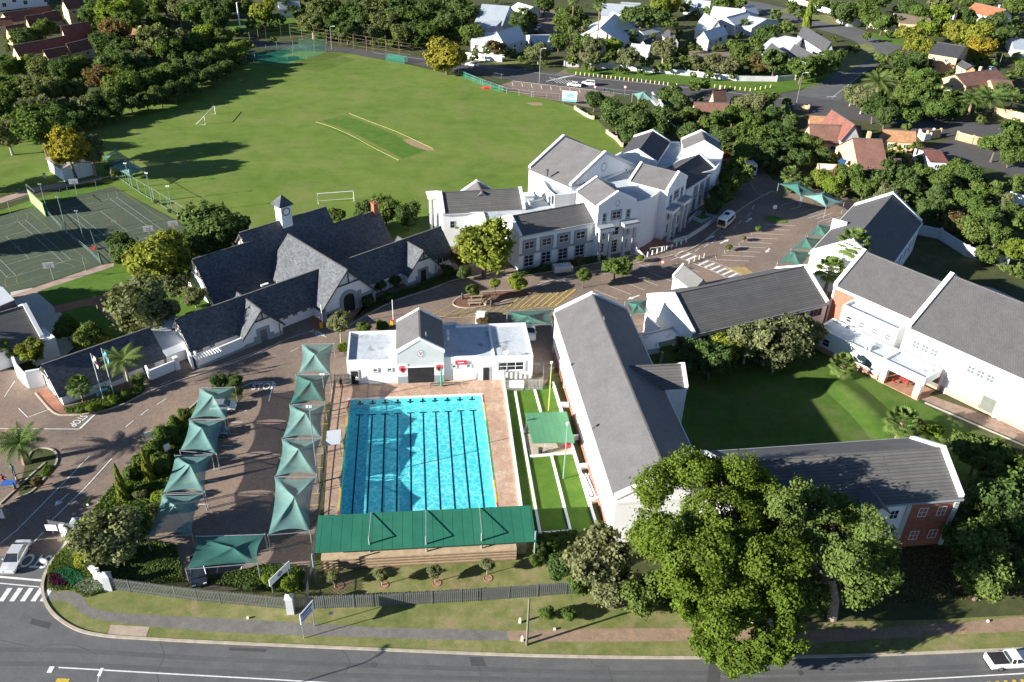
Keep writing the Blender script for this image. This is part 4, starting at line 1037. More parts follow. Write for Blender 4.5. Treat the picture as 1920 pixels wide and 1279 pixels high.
# gate office with slate roof at the left
T = Thing('gate_office', 'low white office with long dark slate roof and metal-sheeted link, beside the flagpoles', 'building', (-66.4, 98.9, 0), rad(44.5))
g = Gab(-66.44, 98.85, 44.5, 15.0, 8.0, 1.75, 4.96); gable(T, g, WHITE, SLATE, **SW); timber(g, '0')
b = MB(); q = [g.P(15.3, 3.4, 4.3), g.P(15.3, -4.7, 2.1), g.P(20.4, -4.7, 2.1), g.P(20.4, 3.4, 4.3)]; b.slab(q, .1, 0, [(0, 7), (0, 0), (7, 0), (7, 7)]); T.part('link_roof', b, WTIN)
b = MB(); b.prism([g.P(15.4, -4.0), g.P(20.0, -4.0), g.P(20.0, 2), g.P(15.4, 2)], 0, 2.1); T.part('wall', b, WHITE)
for t in (7.8, 12.6): win(T, g.wp('f', t), .75, 2.0, .8, 1, 3)
b = MB(); p = [G(u, v, 0) for u, v in ((282, 713), (333, 692))]; b.wall(p[0], p[1], .3, 0, 1.7); b.wall(p[0], G(270, 690, 0), .3, 0, 1.7); b.box(p[1].x, p[1].y, 0, .7, .7, 2.2, rad(44)); T.part('yard_wall', b, WHITE)
b = MB(); p2_ = [G(u, v, 0) for u, v in ((363, 693), (352, 668))]; b.wall(*p2_, .35, 0, 2.2); T.part('gate_pier', b, WHITE)
T = Thing('curved_gate_wall', 'white curved wall with glazed opening left of the low slate office', 'wall', G(60, 725), 0)
b = MB(); p = [G(u, v, 0) for u, v in ((30, 690), (36, 706), (48, 720), (57, 727))]
for q0, q1 in zip(p, p[1:]): b.wall(q0, q1, .4, 0, 2.3)
b.wall(p[-1], G(86, 722, 0), .4, 0, 2.9); T.part('wall', b, WHITE)

# far-left block with ribbed roof
T = Thing('classroom_block', 'white block with ribbed grey roof cut off by the left edge of the photo', 'building', G(20, 620), 0, 'white school buildings with grey roofs')
r1, r0 = G(50, 573, 6.2), G(-60, 605, 6.2); d = (r1 - r0).to_2d(); 
g = Gab(r0.x, r0.y, math.degrees(math.atan2(d.y, d.x)), d.length, 11.5, 3.2, 6.2); gable(T, g, WHITE, TILEB, para='1', pw=.5, ph=.35)
block(T, [(50, 648), (82, 614), (103, 632), (58, 652)], 3.4, 0, WHITE, WHITE2, .15)
T = Thing('classroom_block', 'grey corrugated roof corner beside the paved terrace at the left edge', 'building', G(0, 570), 0, 'white school buildings with grey roofs')
q = [G(-60, 550, 5), G(0, 533, 5), G(27, 562, 5), G(-40, 590, 5)]
b = MB(); b.slab([(*p.to_2d(), 5.0) for p in q], .15, 0, [(0, 0), (10, 0), (10, 10), (0, 10)]); T.part('roof', b, WTIN)
b = MB(); b.prism([p.to_2d() for p in q], 0, 4.8); T.part('wall', b, M('dark_wall', (.12, .12, .13)))

# ------------------------------------------------------------------ white fan-shaped teaching block
T = Thing('white_teaching_complex', 'tall white fan-shaped school building with grey gables and columned bays', 'building', (18, 160, 0), 0)
PW_ = dict(over=.15, pw=.45, ph=.35)
gW1 = gable(T, Gab(-15.2, 155.39, 13, 16.4, 8.2, 7.0, 9.63), WHITE, TILEB, para='01', fascia=LGREYP, **PW_)
P = G(893.9, 340.7, 9.6); gable(T, Gab(P.x, P.y, -77, 6, 6.5, 7.4, 9.6), WHITE, TILE, para='0', **PW_)
gW2 = gable(T, Gab(-1.20, 145.79, 27.6, 16.3, 8.4, 7.2, 9.35), WHITE, TILEB, para='0', fascia=LGREYP, **PW_)
gW3 = gable(T, Gab(19.2, 150.58, 116.8, 8.3, 8.4, 10.6, 12.86), WHITE, TILE, para='01', **PW_)
gW4 = gable(T, Gab(17.72, 165.17, 131.7, 12.7, 18.6, 10.5, 15.27), WHITE, TILE, para='01', over=.4, pw=.6, ph=.5, pm=LGREYP)
gW5 = gable(T, Gab(32.39, 161.92, 147.1, 8.7, 9.2, 10.6, 12.93), WHITE, TILE, para='01', **PW_)
gW6 = gable(T, Gab(32.28, 171.71, 54.9, 14.7, 9.0, 6.94, 9.36), WHITE, TILED, para='1', fascia=LGREYP, **PW_)
gW7 = gable(T, Gab(26.53, 181.69, 70.6, 15.2, 8.6, 8.2, 10.31), WHITE, TILED, para='01', **PW_)
gW8 = gable(T, Gab(42.5, 188.11, 86.1, 8.3, 8.7, 8.2, 10.54), WHITE, TILE, para='01', **PW_)
block(T, [(828, 398), (905, 398), (912, 421), (938, 416), (960, 404), (1096, 384), (1100, 371), (1040, 366), (985, 380), (980, 388)], 7.1, 0, WHITE, FLAT, .25)
block(T, [(1016.6, 338), (1042, 331), (1080, 356), (1078, 362), (1040, 366), (1027, 355)], 9.6, 0, WHITE, FLAT, .3)
cv_ = [(1240, 355), (1231, 364), (1219, 371), (1206, 376), (1191, 379)]
block(T, [(1071, 352), (1128, 336), (1189, 311), (1262, 322), (1252, 345)] + cv_ + [(1160, 364), (1120, 345)], 10.4, 0, WHITE, FLAT, .35)
block(T, [(1140, 297), (1160, 287), (1195, 270), (1262, 265), (1290, 266), (1356, 289), (1352, 302), (1341, 318), (1270, 335), (1205, 318)], 7.6, 0, WHITE, FLAT, .3)
SUR = (GREYP, .28)
for s in (2.1, 5.8, 9.5, 13.2):
    win(T, gW2.wp('f', s), 4.3, 2.0, 1.5, 2, 2, sur=(GREYP, .45, .9)); win(T, gW2.wp('f', s), .7, 2.0, 2.3, 2, 3, sur=(GREYP, .1, .5))
b = MB(); p = gW2.P(8.1, -4.27); b.box(p[0], p[1], 3.15, 16.2, .14, .35, gW2.th); T.part('string_course', b, GREYP)
for g_ in (gW3, gW5):
    win(T, g_.wp('0', 0), 7.7, 1.9, 1.5, 2, 2, sur=SUR); win(T, g_.wp('0', -2.7), 7.5, .8, 1.6, 1, 2, sur=(GREYP, .1, .4)); win(T, g_.wp('0', 2.7), 7.5, .8, 1.6, 1, 2, sur=(GREYP, .1, .4))
    win(T, g_.wp('0', 0), 4.2, 1.8, 1.7, 2, 2); win(T, g_.wp('0', -2.7), 4.2, .9, 1.4, 1, 2, sur=(GREYP, .1, .4)); win(T, g_.wp('0', 2.7), 4.2, .9, 1.4, 1, 2, sur=(GREYP, .1, .4))
    win(T, g_.wp('0', 0), .5, 1.7, 2.7, 2, 4); win(T, g_.wp('0', -2.7), .9, .9, 2.0, 1, 3); win(T, g_.wp('0', 2.7), .9, .9, 2.0, 1, 3)
    ring(T, g_.wp('0', 0), 10.9, .62)
    for s in (-2.75, 2.75):
        b = MB(); p = g_.P(-.75, s); b.box(p[0], p[1], 5.9, 1.7, 3.3, .75, g_.th); o = T.part('portico_slab', b, WHITE2)
        b = MB(); b.box(p[0], p[1], 6.65, 1.9, 3.5, .3, g_.th); T.part('slab_cornice', b, GREYP, o)
        for e in (-1.15, 1.15):
            b = MB(); q = g_.P(-1.15, s + e); b.box(q[0], q[1], .15, .55, .55, 5.75, g_.th); b.box(q[0], q[1], 0, .75, .75, .15, g_.th); T.part('column', b, LGREYP, o)
for s in (4.6, 7.6, 10.6, 13.2):
    win(T, gW6.wp('f', s), 4.3, 1.3, 1.5, 2, 3, sur=(GREYP, .4, .9)); win(T, gW6.wp('f', s), .8, 1.3, 2.2, 2, 3, sur=(GREYP, .1, .4))
ring(T, gW4.wp('0', .3), 12.6, .95)
win(T, gW1.wp('f', 1.9), 4.0, .9, 1.4, 1, 2, fm=GREYP)
win(T, gW3.wp('b', 6.3), 7.6, .9, 1.6, 1, 2)
for p, a_ in ((G(1173, 318, 10.5), 40), (G(1094, 342, 10.5), 220)): aircon(T, (p.x, p.y), 10.1, gW4.th + math.pi, 1.2)
for px in ((1001, 383), (813, 440)):
    b = MB(); z1 = 8.6 if px[0] > 900 else 8.0; p = G(*px, 0) if px[0] < 900 else G(989, 388, 7.0); z0 = 0
    for e in (-.45, .45): b.tube([(p.x + e, p.y, z0), (p.x + e, p.y, z1)], .32, 12)
    T.part('column', b, LGREYP); b = MB(); b.box(p.x, p.y, z1, 2.0, 1.4, .9, rad(15)); b.box(p.x, p.y, z1 + .9, 2.4, 1.7, .25, rad(15)); T.part('column_capital', b, WHITE2)
b = MB(); p = G(1026, 324, 11.6); b.tube([(p.x, p.y, p.z - .6), (p.x, p.y, p.z + .5)], .22, 8); b.tube([(p.x, p.y, p.z + .5), (p.x, p.y, p.z + .7)], .32, 8); T.part('roof_vent', b, DGREY)
win(T, ((G(1033, 378, 8).x, G(1033, 378, 8).y), rad(190)), 7.4, 1.2, 2.0, 2, 2)
# forecourt furniture
b = MB(); b.wall(G(1195, 484, 0), G(1212, 470, 0), .3, 0, .2)
T = Thing('triangular_planter_wall', 'white triangular sloping wall at the corner of the red brick forecourt', 'wall', G(1205, 482), 0)
b = MB(); p, q = G(1190, 478, 0), G(1210, 481, 0); b.poly([(*p.to_2d(), 0), (*q.to_2d(), 0), (*p.to_2d(), 1.9)]); 
n_ = Vector((-(q - p).y, (q - p).x)).normalized() * .25
b.poly([(*(p.to_2d() + n_), 0), (*(p.to_2d() + n_), 1.9), (*(q.to_2d() + n_), 0)]); b.poly([(*q.to_2d(), 0), (*(q.to_2d() + n_), 0), (*(p.to_2d() + n_), 1.9), (*p.to_2d(), 1.9)]); b.poly([(*p.to_2d(), 0), (*p.to_2d(), 1.9), (*(p.to_2d() + n_), 1.9), (*(p.to_2d() + n_), 0)])
T.part('wall', b, WHITE)
T = Thing('planter_box', 'grey walled planter with a square bed, beside the far columned bay', 'planter', G(1318, 415), 0)
b = MB(); w = [G(*p, 0) for p in ((1291, 418), (1307, 402), (1345, 412), (1290, 448), (1262, 456))]
for a_, c_ in zip(w, w[1:]): b.wall(a_, c_, .3, 0, .9)
T.part('wall', b, LGREYP); b = MB(); p = G(1316, 413, 0); b.box(p.x, p.y, 0, 3, 2.6, .8, rad(40)); T.part('box', b, LGREYP); b = MB(); b.box(p.x, p.y, .8, 2.4, 2.0, .06, rad(40)); T.part('soil', b, LAWN)
# small white shed above the courts
T = Thing('white_shed', 'small white shed with stained grey low-pitched roof under the yellow tree', 'shed', G(140, 330), 0)
base = [G(*p, 0) for p in ((122, 341), (176.5, 328))]; d = (base[1] - base[0]).to_2d(); a_ = math.degrees(math.atan2(d.y, d.x)); 
rr0 = base[0].to_2d() + Vector((-d.y, d.x)).normalized() * 4.2
g = Gab(rr0.x, rr0.y, a_, d.length, 8.4, 3.0, 3.0)
rg = Gab(*( (base[0].to_2d() + base[1].to_2d()) / 2), a_ + 90, 8.6, d.length, 3.0, 3.8)
gable(T, rg, WHITE, M('stained_fibre_roof', (.24, .23, .22), .3, .6, .9), over=.3, end=.3)
for s in (2.2, 4.2): win(T, rg.wp('b', s), 1.6, .9, .7)
# ------------------------------------------------------------------ houses beyond the school
def hblock(T, r0, r1, e, ze, zr, wall, roof, wins=True, chim=False, **kw):
    A, B, E = G(*r0, zr), G(*r1, zr), G(*e, ze)
    d = (B - A).to_2d(); L = d.length; d.normalize(); n = Vector((-d.y, d.x)); o = (E - A).to_2d().dot(n)
    W = max(3.0, min(2 * abs(o), 22))
    g = Gab(A.x, A.y, math.degrees(math.atan2(d.y, d.x)), L, W, ze, zr)
    kw.setdefault('over', .25); gable(T, g, wall, roof, **kw)
    if wins:
        for s in ('f', 'b'):
            for k in range(int(L // 4)): win(T, g.wp(s, 2 + k * 4), max(1.0, ze - 1.9), 1.2, 1.1, 2, 1, sill=False)
        if W > 6:
            for s in ('0', '1'): win(T, g.wp(s, 0), max(1.0, ze - 1.7), 1.2, 1.1, 2, 1)
    if chim:
        b = MB(); p = g.P(L * .7, W * .15); b.box(p[0], p[1], zr - 1, .8, .8, 2.0, g.th); T.part('chimney', b, wall)
    return g
HW_ = M('off_white_wall', (.56, .56, .56), .08, .5, .85)
W_, PT_, GT_, RT_, BT_, YT_, OT_ = HW_, WTIN, GTIN, REDT, BROWNT, YELT, ORANGT
HOUSES = [
 ('house', 'white house with shaded blue-grey gable just above the autumn-brown street trees', [((932, 60), (972, 49), (947, 84), 4.2, 8, W_, PT_), ((893, 58), (933, 61), (905, 80), 3.2, 5.2, W_, PT_)]),
 ('garage', 'small white garage with pale roof beside the brick estate driveway', [((994, 66), (1030, 65), (1000, 80), 2.8, 4.2, W_, PT_)]),
 ('house', 'white house with large rounded grey roofs left of the estate driveway, near the top edge', [((905, 8), (955, 12), (925, 50), 4, 9, W_, GT_), ((918, 28), (948, 32), (932, 58), 3.5, 6, W_, GT_)]),
 ('carport', 'white open-fronted carport at the head of the estate driveway', [((972, 5), (1000, 13), (985, 22), 3, 4.6, W_, PT_)]),
 ('house', 'white gabled house with shaded right slope behind the tall thin palm', [((1125, 54), (1153, 27), (1107, 48), 3.5, 8, W_, PT_)]),
 ('house', 'wide grey-roofed white house at the top edge right of the tall thin palm', [((1130, 6), (1200, 10), (1160, 30), 3.5, 7, W_, GT_), ((1150, 22), (1170, 30), (1140, 32), 3, 5, W_, PT_)]),
 ('house', 'big white gabled house with several pale roofs, the largest of the white cluster', [((1320, 60), (1356, 49), (1337.5, 73), 3.6, 6.2, W_, PT_), ((1309, 44), (1350, 48), (1290, 56), 3, 4.4, W_, PT_), ((1322, 25), (1345, 39), (1308, 38), 4, 7, W_, PT_), ((1362, 33), (1400, 23), (1378, 47), 4, 6.2, W_, PT_)]),
 ('house', 'long white roof with end gable behind the largest white house', [((1338, 12), (1398, 18), (1350, 30), 3.5, 6, W_, PT_), ((1395, 13), (1413, 10), (1424, 25), 3.8, 6.5, W_, PT_)]),
 ('house', 'white house with pale flat-looking roof on the right flank of the white cluster', [((1405, 30), (1437, 36), (1405, 52), 3.2, 5.2, W_, PT_)]),
 ('house', 'tall white house with dark blue shaded roof beside the road corner', [((1507, 49), (1558, 80), (1497, 57), 5.5, 8.5, W_, TILED), ((1455, 65), (1503, 73), (1463, 92), 3.2, 5.4, W_, PT_), ((1490, 84), (1528, 104), (1478, 92), 3.4, 6, W_, TILED)]),
 ('house', 'low white house with small dark gables in front of the tall white corner house', [((1447, 82), (1475, 103), (1437, 95), 3, 5.2, W_, TILED)]),
 ('house', 'small white cottage with dark blue shaded gable left of the white cluster', [((1250, 54), (1266, 68), (1240, 64), 2.8, 5, W_, TILED)]),
 ('veranda', 'pale roofed white veranda left of the small white cottage', [((1200, 58), (1235, 50), (1205, 67), 2.8, 4, W_, PT_)]),
 ('house', 'white single-storey house with pale roof above the roadside bollards', [((1185, 82), (1219, 85), (1190, 96), 2.8, 4.4, W_, PT_), ((1206, 76), (1226, 68), (1200, 84), 2.8, 4.4, W_, TILED)]),
 ('house', 'grey metal roof at the top edge above the yellow trees', [((1285, -2), (1332, 2), (1300, 14), 3, 6, W_, GT_)]),
 ('house', 'grey roofed house at the top edge left of the flat-crowned tree', [((1165, 4), (1200, 6), (1180, 24), 3, 6, W_, GT_)]),
 ('house', 'bright orange tiled house at the top right', [((1830, 6), (1886, 18), (1850, 30), 3, 6, W_, OT_), ((1788, 15), (1812, 13), (1790, 22), 2.8, 4.6, W_, OT_)]),
 ('house', 'brown low-pitched roof behind the long white boundary wall, top right', [((1680, 26), (1740, 30), (1700, 45), 3, 4.6, CREAM, M('brown_roof_felt', (.20, .15, .11), .15, .6, .9))]),
 ('garage', 'small white double garage with two maroon doors at the top right road', [((1583, 25), (1604, 34), (1580, 32), 2.8, 3.4, W_, M('brown_roof_felt', (.2, .15, .11)))]),
 ('house', 'tall yellow-brick house with dark slate roof among the yellow-green trees', [((1758, 80), (1810, 88), (1776, 106), 5.8, 7.8, BRICKY, TILED), ((1745, 103), (1775, 108), (1750, 116), 3.6, 4.6, BRICKY, TILED), ((1800, 112), (1822, 124), (1796, 122), 3.6, 4.8, BRICKY, TILED)]),
 ('house', 'red tiled house in front of the tall yellow-brick house', [((1792, 140), (1868, 130), (1850, 157), 3, 5.5, BRICKY, RT_), ((1858, 150), (1895, 152), (1880, 168), 2.8, 4.5, BRICKY, RT_)]),
 ('house', 'blue-grey roofed house cut off by the right edge, high in the photo', [((1898, 72), (1940, 76), (1905, 92), 3, 5, W_, GT_)]),
 ('house', 'red tiled house with pyramid-like roof left of the junction street lamp', [((1338, 170), (1360, 168), (1345, 195), 3.4, 7.2, BRICKY, RT_), ((1303, 192), (1366, 193.5), (1308, 211), 2.9, 5.2, BRICKY, RT_)]),
 ('house', 'long red tiled house with ochre side wing and tall gable', [((1519, 234), (1613, 237), (1560, 268), 3, 6.5, BRICKY, RT_), ((1520, 217), (1558, 219), (1525, 233), 3, 5.6, BRICKY, YT_), ((1560, 207), (1602, 234), (1552, 222), 4, 8, W_, BT_)]),
 ('house', 'red tiled house with the largest steep roof face, nearest of the red-roofed group', [((1600, 260), (1652, 262), (1612, 328), 3, 8.5, BRICKY, RT_), ((1655, 298), (1688, 299), (1650, 325), 2.8, 5, BRICKY, RT_)]),
 ('garage', 'ochre tiled garage between the red roofs and the tar driveway', [((1657, 243), (1716, 247), (1700, 266), 2.8, 5, BRICKY, YT_)]),
 ('outbuilding', 'small red-brown roofed outbuilding below the tar driveway', [((1732, 283), (1763, 284), (1745, 303), 2.8, 3.8, W_, BT_)]),
 ('townhouse', 'cream townhouse row with long red-brown roof, lowest of the upper-left group', [((25, 86), (77, 76.5), (45, 97), 3.2, 6, CREAM, BT_), ((77, 76.6), (124, 67), (100, 86), 3.2, 6, CREAM, BT_), ((125, 83), (178, 70), (150, 93), 3.2, 5.6, CREAM, BT_), ((82, 95), (120, 88), (95, 103), 2.9, 4.8, CREAM, BT_)]),
 ('townhouse', 'cream townhouse with tall gable and deep red-brown roof, centre of the upper-left group', [((115, 49.7), (166, 41), (140, 74), 4, 8.5, CREAM, BT_)]),
 ('townhouse', 'red-brown roofed townhouse at the left edge of the upper-left group', [((11, 50), (44, 44.5), (24, 63), 3.2, 6, CREAM, BT_), ((-20, 36), (20, 33), (5, 46), 3, 5, CREAM, BT_)]),
 ('townhouse', 'cream townhouse with twin red-brown roofs above the dark garden trees, upper left', [((48.4, 31), (82, 26.6), (64, 44), 3.4, 6.2, CREAM, BT_), ((83, 25), (108, 20), (97, 37), 3.2, 6, CREAM, BT_)]),
 ('townhouse', 'long red-brown roofed townhouse row below the white building, upper left', [((54, 17), (92, 11), (66, 28), 3, 5.5, CREAM, BT_), ((5, 25), (53, 18), (22, 32), 3, 5.5, CREAM, BT_)]),
 ('townhouse', 'tall cream townhouse with red-brown roof touching the top edge, upper left', [((118, 1), (144, -2), (134, 15.6), 6, 8.5, CREAM, BT_)]),
 ('house', 'white house half hidden by trees at the top edge above the goalposts', [((522, 3), (560, 1), (535, 14), 3.5, 6, W_, GT_)]),
 ('house', 'small terracotta roof peeping out between dark trees, upper left', [((250, 54), (268, 55), (255, 61), 2.8, 4.4, CREAM, OT_)]),
]
for cat, lab, bl in HOUSES:
    p = G(*bl[0][0], 0)
    T = Thing(cat if cat != 'house' else 'house', lab, cat, G(*bl[0][0], bl[0][4]).to_2d().to_3d(), 0, 'houses around the school')
    for i, q in enumerate(bl): hblock(T, *q, chim=(i == 0 and cat == 'house' and q[6] in (RT_, OT_)))
T = Thing('apartment_building', 'white building with blue edging filling the top left corner', 'building', G(40, 18), 0, 'houses around the school')
b = MB(); q = [G(-30, 24), G(88, 10), G(90, -20), G(-30, -20)]; b.prism(q, 0, 9); T.part('wall', b, WHITE)
d = (q[1] - q[0]).to_2d().normalized(); a_ = math.atan2(d.y, d.x) - math.pi / 2
for i in range(9): win(T, (tuple(q[0].to_2d() + d * (4 + i * 4)), a_), 1.2 if i % 2 else 2.5, 1.6, 1.6, 2, 1)
T = Thing('white_shed', 'small white flat-roofed shed left of the nearest red tiled house', 'shed', G(1550, 320), 0); block(T, [(1533, 306), (1570, 308), (1562, 318), (1535, 320)], 3.2, 0, CREAM, WHITE2, .1)
T = Thing('solar_panel', 'blue solar panel on the low roof beside the nearest red tiled house', 'solar panel', G(1580, 300, 3), 0)
b = MB(); b.slab([G(1570, 303, 3.0), G(1583, 309, 3.0), G(1588, 300, 4.0), G(1576, 297, 4.0)], .08); T.part('panel', b, M('solar_blue', (.02, .05, .12), .1, 1, .2))
# walls of the estates
def wallrun(name, lab, px, h, t, m, cat='wall', cap=None):
    T = Thing(name, lab, cat, G(*px[0]), 0); b = MB(); pts = [G(*p) for p in px]
    for p, q in zip(pts, pts[1:]): b.wall(p, q, t, 0, h)
    T.part('wall', b, m)
    b = MB()
    for p in pts: b.box(p.x, p.y, 0, t * 1.6, t * 1.6, h + .25)
    T.part('pier', b, cap or m)
    return T
wallrun('boundary_wall', 'white boundary wall left of the estate gate, behind the autumn street trees', [(868, 110), (910, 114), (940, 116)], 2.2, .3, WHITE)
wallrun('boundary_wall', 'long white boundary wall behind the roadside bollards', [(1058, 125), (1110, 126), (1200, 134), (1290, 142), (1380, 152), (1455, 153), (1490, 150)], 1.7, .3, M('grey_white_wall', (.5, .5, .5), .15, .5, .9))
wallrun('boundary_wall', 'white boundary wall along the upper right road', [(1480, 2), (1520, 15), (1575, 34)], 2.2, .3, WHITE)
wallrun('boundary_wall', 'long pale boundary wall curving below the trees at the top right', [(1606, 46), (1650, 56), (1695, 68)], 2.4, .3, M('pale_wall', (.62, .55, .47), .06, .5, .85))
wallrun('boundary_wall', 'yellow-brick wall beside the sliding gate of the tar driveway', [(1793, 262), (1822, 270), (1856, 276)], 2.2, .3, BRICKY)
wallrun('boundary_wall', 'long yellow-brick wall right of the two big palms', [(1862, 216), (1890, 222), (1935, 232)], 2.4, .3, BRICKY)
wallrun('boundary_wall', 'yellow-brick gate wall between the ochre garage and the road', [(1735, 262), (1760, 258)], 2.4, .3, BRICKY)
wallrun('boundary_wall', 'short white curved wall at the mouth of the tar driveway', [(1722, 256), (1730, 264), (1742, 262), (1748, 254)], 1.8, .3, WHITE)
wallrun('boundary_wall', 'long grey boundary wall behind the dark-roofed hall', [(1700, 435), (1760, 448), (1810, 480), (1850, 492), (1885, 500)], 2.2, .3, LGREYP)
wallrun('boundary_wall', 'low yellow-brick wall stub beside the road south of the white houses', [(1490, 205), (1515, 208)], 1.6, .3, BRICKY)
wallrun('boundary_wall', 'white wall piece at the right edge above the garden trees', [(1890, 380), (1930, 388)], 2.4, .3, WHITE)
wallrun('boundary_wall', 'tall pale wall curving behind the round field-side trees', [(1222, 190), (1236, 205), (1250, 225), (1275, 245)], 2.6, .3, LGREYP)
wallrun('low_retaining_wall', 'low sandstone retaining wall at the right corner of the sports field', [(1078, 205), (1100, 219), (1112, 224)], .8, .4, M('sandstone', (.50, .42, .28), .12, 1, .9))
wallrun('low_retaining_wall', 'low sandstone retaining wall beside the white teaching complex', [(1138, 250), (1155, 262), (1166, 275)], .8, .4, MATS['sandstone'])
wallrun('gate_wall', 'white wall running from the entrance gate to the fence pillar, under the dark olive tree', [(122, 1003), (150, 1045), (185, 1088), (203, 1104)], 1.5, .35, WHITE)

# ------------------------------------------------------------------ shade sails
SAIL = M('green_shade_cloth', (.135, .27, .25), .1, .8, .85, .1)
SAILD = M('dark_green_shade_cloth', (.04, .15, .125), .1, .8, .85, .1)
for s_ in (SAIL, SAILD):
    nt = s_.node_tree; bs = nt.nodes['Principled BSDF']; o_ = nt.nodes['Material Output']
    tl = nt.nodes.new('ShaderNodeBsdfTranslucent'); nt.links.new(bs.inputs['Base Color'].links[0].from_socket, tl.inputs[0])
    mx = nt.nodes.new('ShaderNodeMixShader'); mx.inputs[0].default_value = .18
    nt.links.new(bs.outputs[0], mx.inputs[1]); nt.links.new(tl.outputs[0], mx.inputs[2]); tp_ = nt.nodes.new('ShaderNodeBsdfTransparent'); m3_ = nt.nodes.new('ShaderNodeMixShader'); m3_.inputs[0].default_value = .2; nt.links.new(mx.outputs[0], m3_.inputs[1]); nt.links.new(tp_.outputs[0], m3_.inputs[2]); nt.links.new(m3_.outputs[0], o_.inputs[0])
def sail(lab, cs, pk=None, zc=2.6, zp=4.2, mat=None, group='green shade sails over the parking bays', dip=.13, posts=True):
    c = [G(*p, zc) for p in cs]
    if pk is None: pk = (sum(p[0] for p in cs) / 4, sum(p[1] for p in cs) / 4 - 8)
    K = G(*pk, zp); ctr = sum(c, Vector()) / 4
    if (K - ctr).to_2d().length > 2: K = Vector((*(ctr.to_2d() + (K - ctr).to_2d().normalized() * 2), zp))
    T = Thing('shade_sail', lab, 'shade sail', ctr.to_2d().to_3d(), 0, group)
    b = MB(); N = 10
    for i in range(4):
        A, B = c[i], c[(i + 1) % 4]; grid = []
        for r in range(N + 1):
            row = []; t = r / N
            for k in range(N + 1):
                s = k / N
                e = A.lerp(B, s); inw = (ctr - (A + B) / 2); e = e + inw * dip * 4 * s * (1 - s); e.z = zc + .12 * 4 * s * (1 - s)
                p = K.lerp(e, t); 
                z = K.z + (e.z - K.z) * (t ** .8)
                edge = abs(2 * s - 1) ** 2       # ridges run to the corners, cloth sags between
                z -= .28 * (1 - edge) * 4 * t * (1 - t)
                row.append((p.x, p.y, z))
            grid.append(row)
        for r in range(N):
            for k in range(N):
                f = [grid[r][k], grid[r + 1][k], grid[r + 1][k + 1], grid[r][k + 1]]
                if r == 0: f = f[1:] if False else [grid[0][0], grid[1][k], grid[1][k + 1]]
                b.poly(f)
    me = b.mesh('canopy', mat or SAIL, T.loc); bm_ = bmesh.new(); bm_.from_mesh(me); bmesh.ops.remove_doubles(bm_, verts=bm_.verts, dist=.002); bm_.to_mesh(me); bm_.free()
    for p in me.polygons: p.use_smooth = True
    o = bpy.data.objects.new('canopy', me); link(o, T.o)
    if posts:
        for p in c:
            b = MB(); b.tube([(p.x, p.y, 0), (p.x, p.y, zc + .15)], .07, 6); T.part('post', b, METAL)
        b = MB()
        for i in (0, 2):
            A, B = c[i], c[i + 1]; b.tube([A, B], .045, 5)
        T.part('frame', b, METAL)
    return T
NEAR = ['top', 'second', 'third', 'lowest']
LS = [[(374.2, 727.5), (440.8, 726), (426, 786), (356.3, 786), (398.6, 740.7)], [(354.8, 787.6), (421.4, 787), (406.4, 852), (337.6, 845.4), (378, 801.7)], [(328, 854), (397, 853), (384.5, 922.7), (304.7, 925), (356.3, 871.4)], [(303.8, 927.7), (381.4, 925.8), (359.5, 1002.8), (275, 1006.5), (327.6, 947)]]
RS = [[(566.4, 645.2), (626, 644.3), (620, 702), (560, 700.8), (589.8, 663)], [(555, 702.5), (619, 702.5), (609.7, 753.8), (543.4, 758.8), (583, 714)], [(543.4, 759.4), (609.7, 759.4), (603.5, 820.4), (529.3, 822.6), (572.2, 773.5)], [(529.3, 823.5), (601.9, 822.6), (594, 890), (515.9, 894), (559.7, 840.8)], [(515.9, 894.6), (592.5, 894.6), (581.6, 997), (502.7, 1003.4), (551.9, 931.5)]]
for i, q in enumerate(LS): sail(['topmost sail of the left row, beside the round shrub bed', 'second sail from the top in the left row, over a silver-grey car', 'third sail from the top in the left row', 'lowest sail of the left row, partly tree-shadowed'][i].replace('sail', 'green shade sail'), q[:4], q[4])
for i, q in enumerate(RS): sail(['topmost sail of the right row, nearest the pool house', 'darker green sail, second from the top of the right row', 'third sail from the top of the right row', 'brightest sail, fourth from the top of the right row', 'longest sail at the bottom of the right row'][i].replace('sail', 'shade sail'), q[:4], q[4], mat=SAILD if i == 1 else SAIL)
sail('wide dark green shade sail over the bottom bays beside the street fence', [(368.9, 1006.5), (497.1, 1001.8), (483, 1056.6), (348.5, 1067.5)], (437.7, 1026.9), zp=3.1, dip=.1, mat=SAILD)
sail('green shade sail in a pair at the far end of the car park, left one', [(1460, 345), (1500, 340), (1532, 363), (1502, 369)], (1495, 346), zp=4.4, mat=SAILD)
sail('green shade sail in a pair at the far end of the car park, right one', [(1505, 367), (1545, 360), (1583, 380), (1549, 389)], (1541, 364), zp=4.4)
sail('green shade sail touching the dark-roofed hall, uppermost of three', [(1514, 442.6), (1534, 420), (1562, 424), (1552, 447)], (1538, 425), zp=4.2, mat=SAILD)
sail('green shade sail touching the dark-roofed hall, middle one of three', [(1483.5, 467), (1510.5, 443.8), (1546, 448), (1528, 472)], (1512, 447), zp=4.2, mat=SAILD)
sail('green shade sail touching the dark-roofed hall, lowest of three', [(1458, 492), (1483, 469), (1527, 473), (1502, 500)], (1490, 473), zp=4.2, mat=SAILD)
sail('green shade sail between the pool house and the long classroom block', [(951, 584), (1036, 581), (1036, 609), (955, 610)], (990, 592), zp=3.6, mat=SAILD)
sail('small green shade sail behind the end of the long classroom block', [(1172, 566), (1214, 562), (1212, 588), (1183, 590)], (1195, 570), zp=3.4, mat=SAILD)
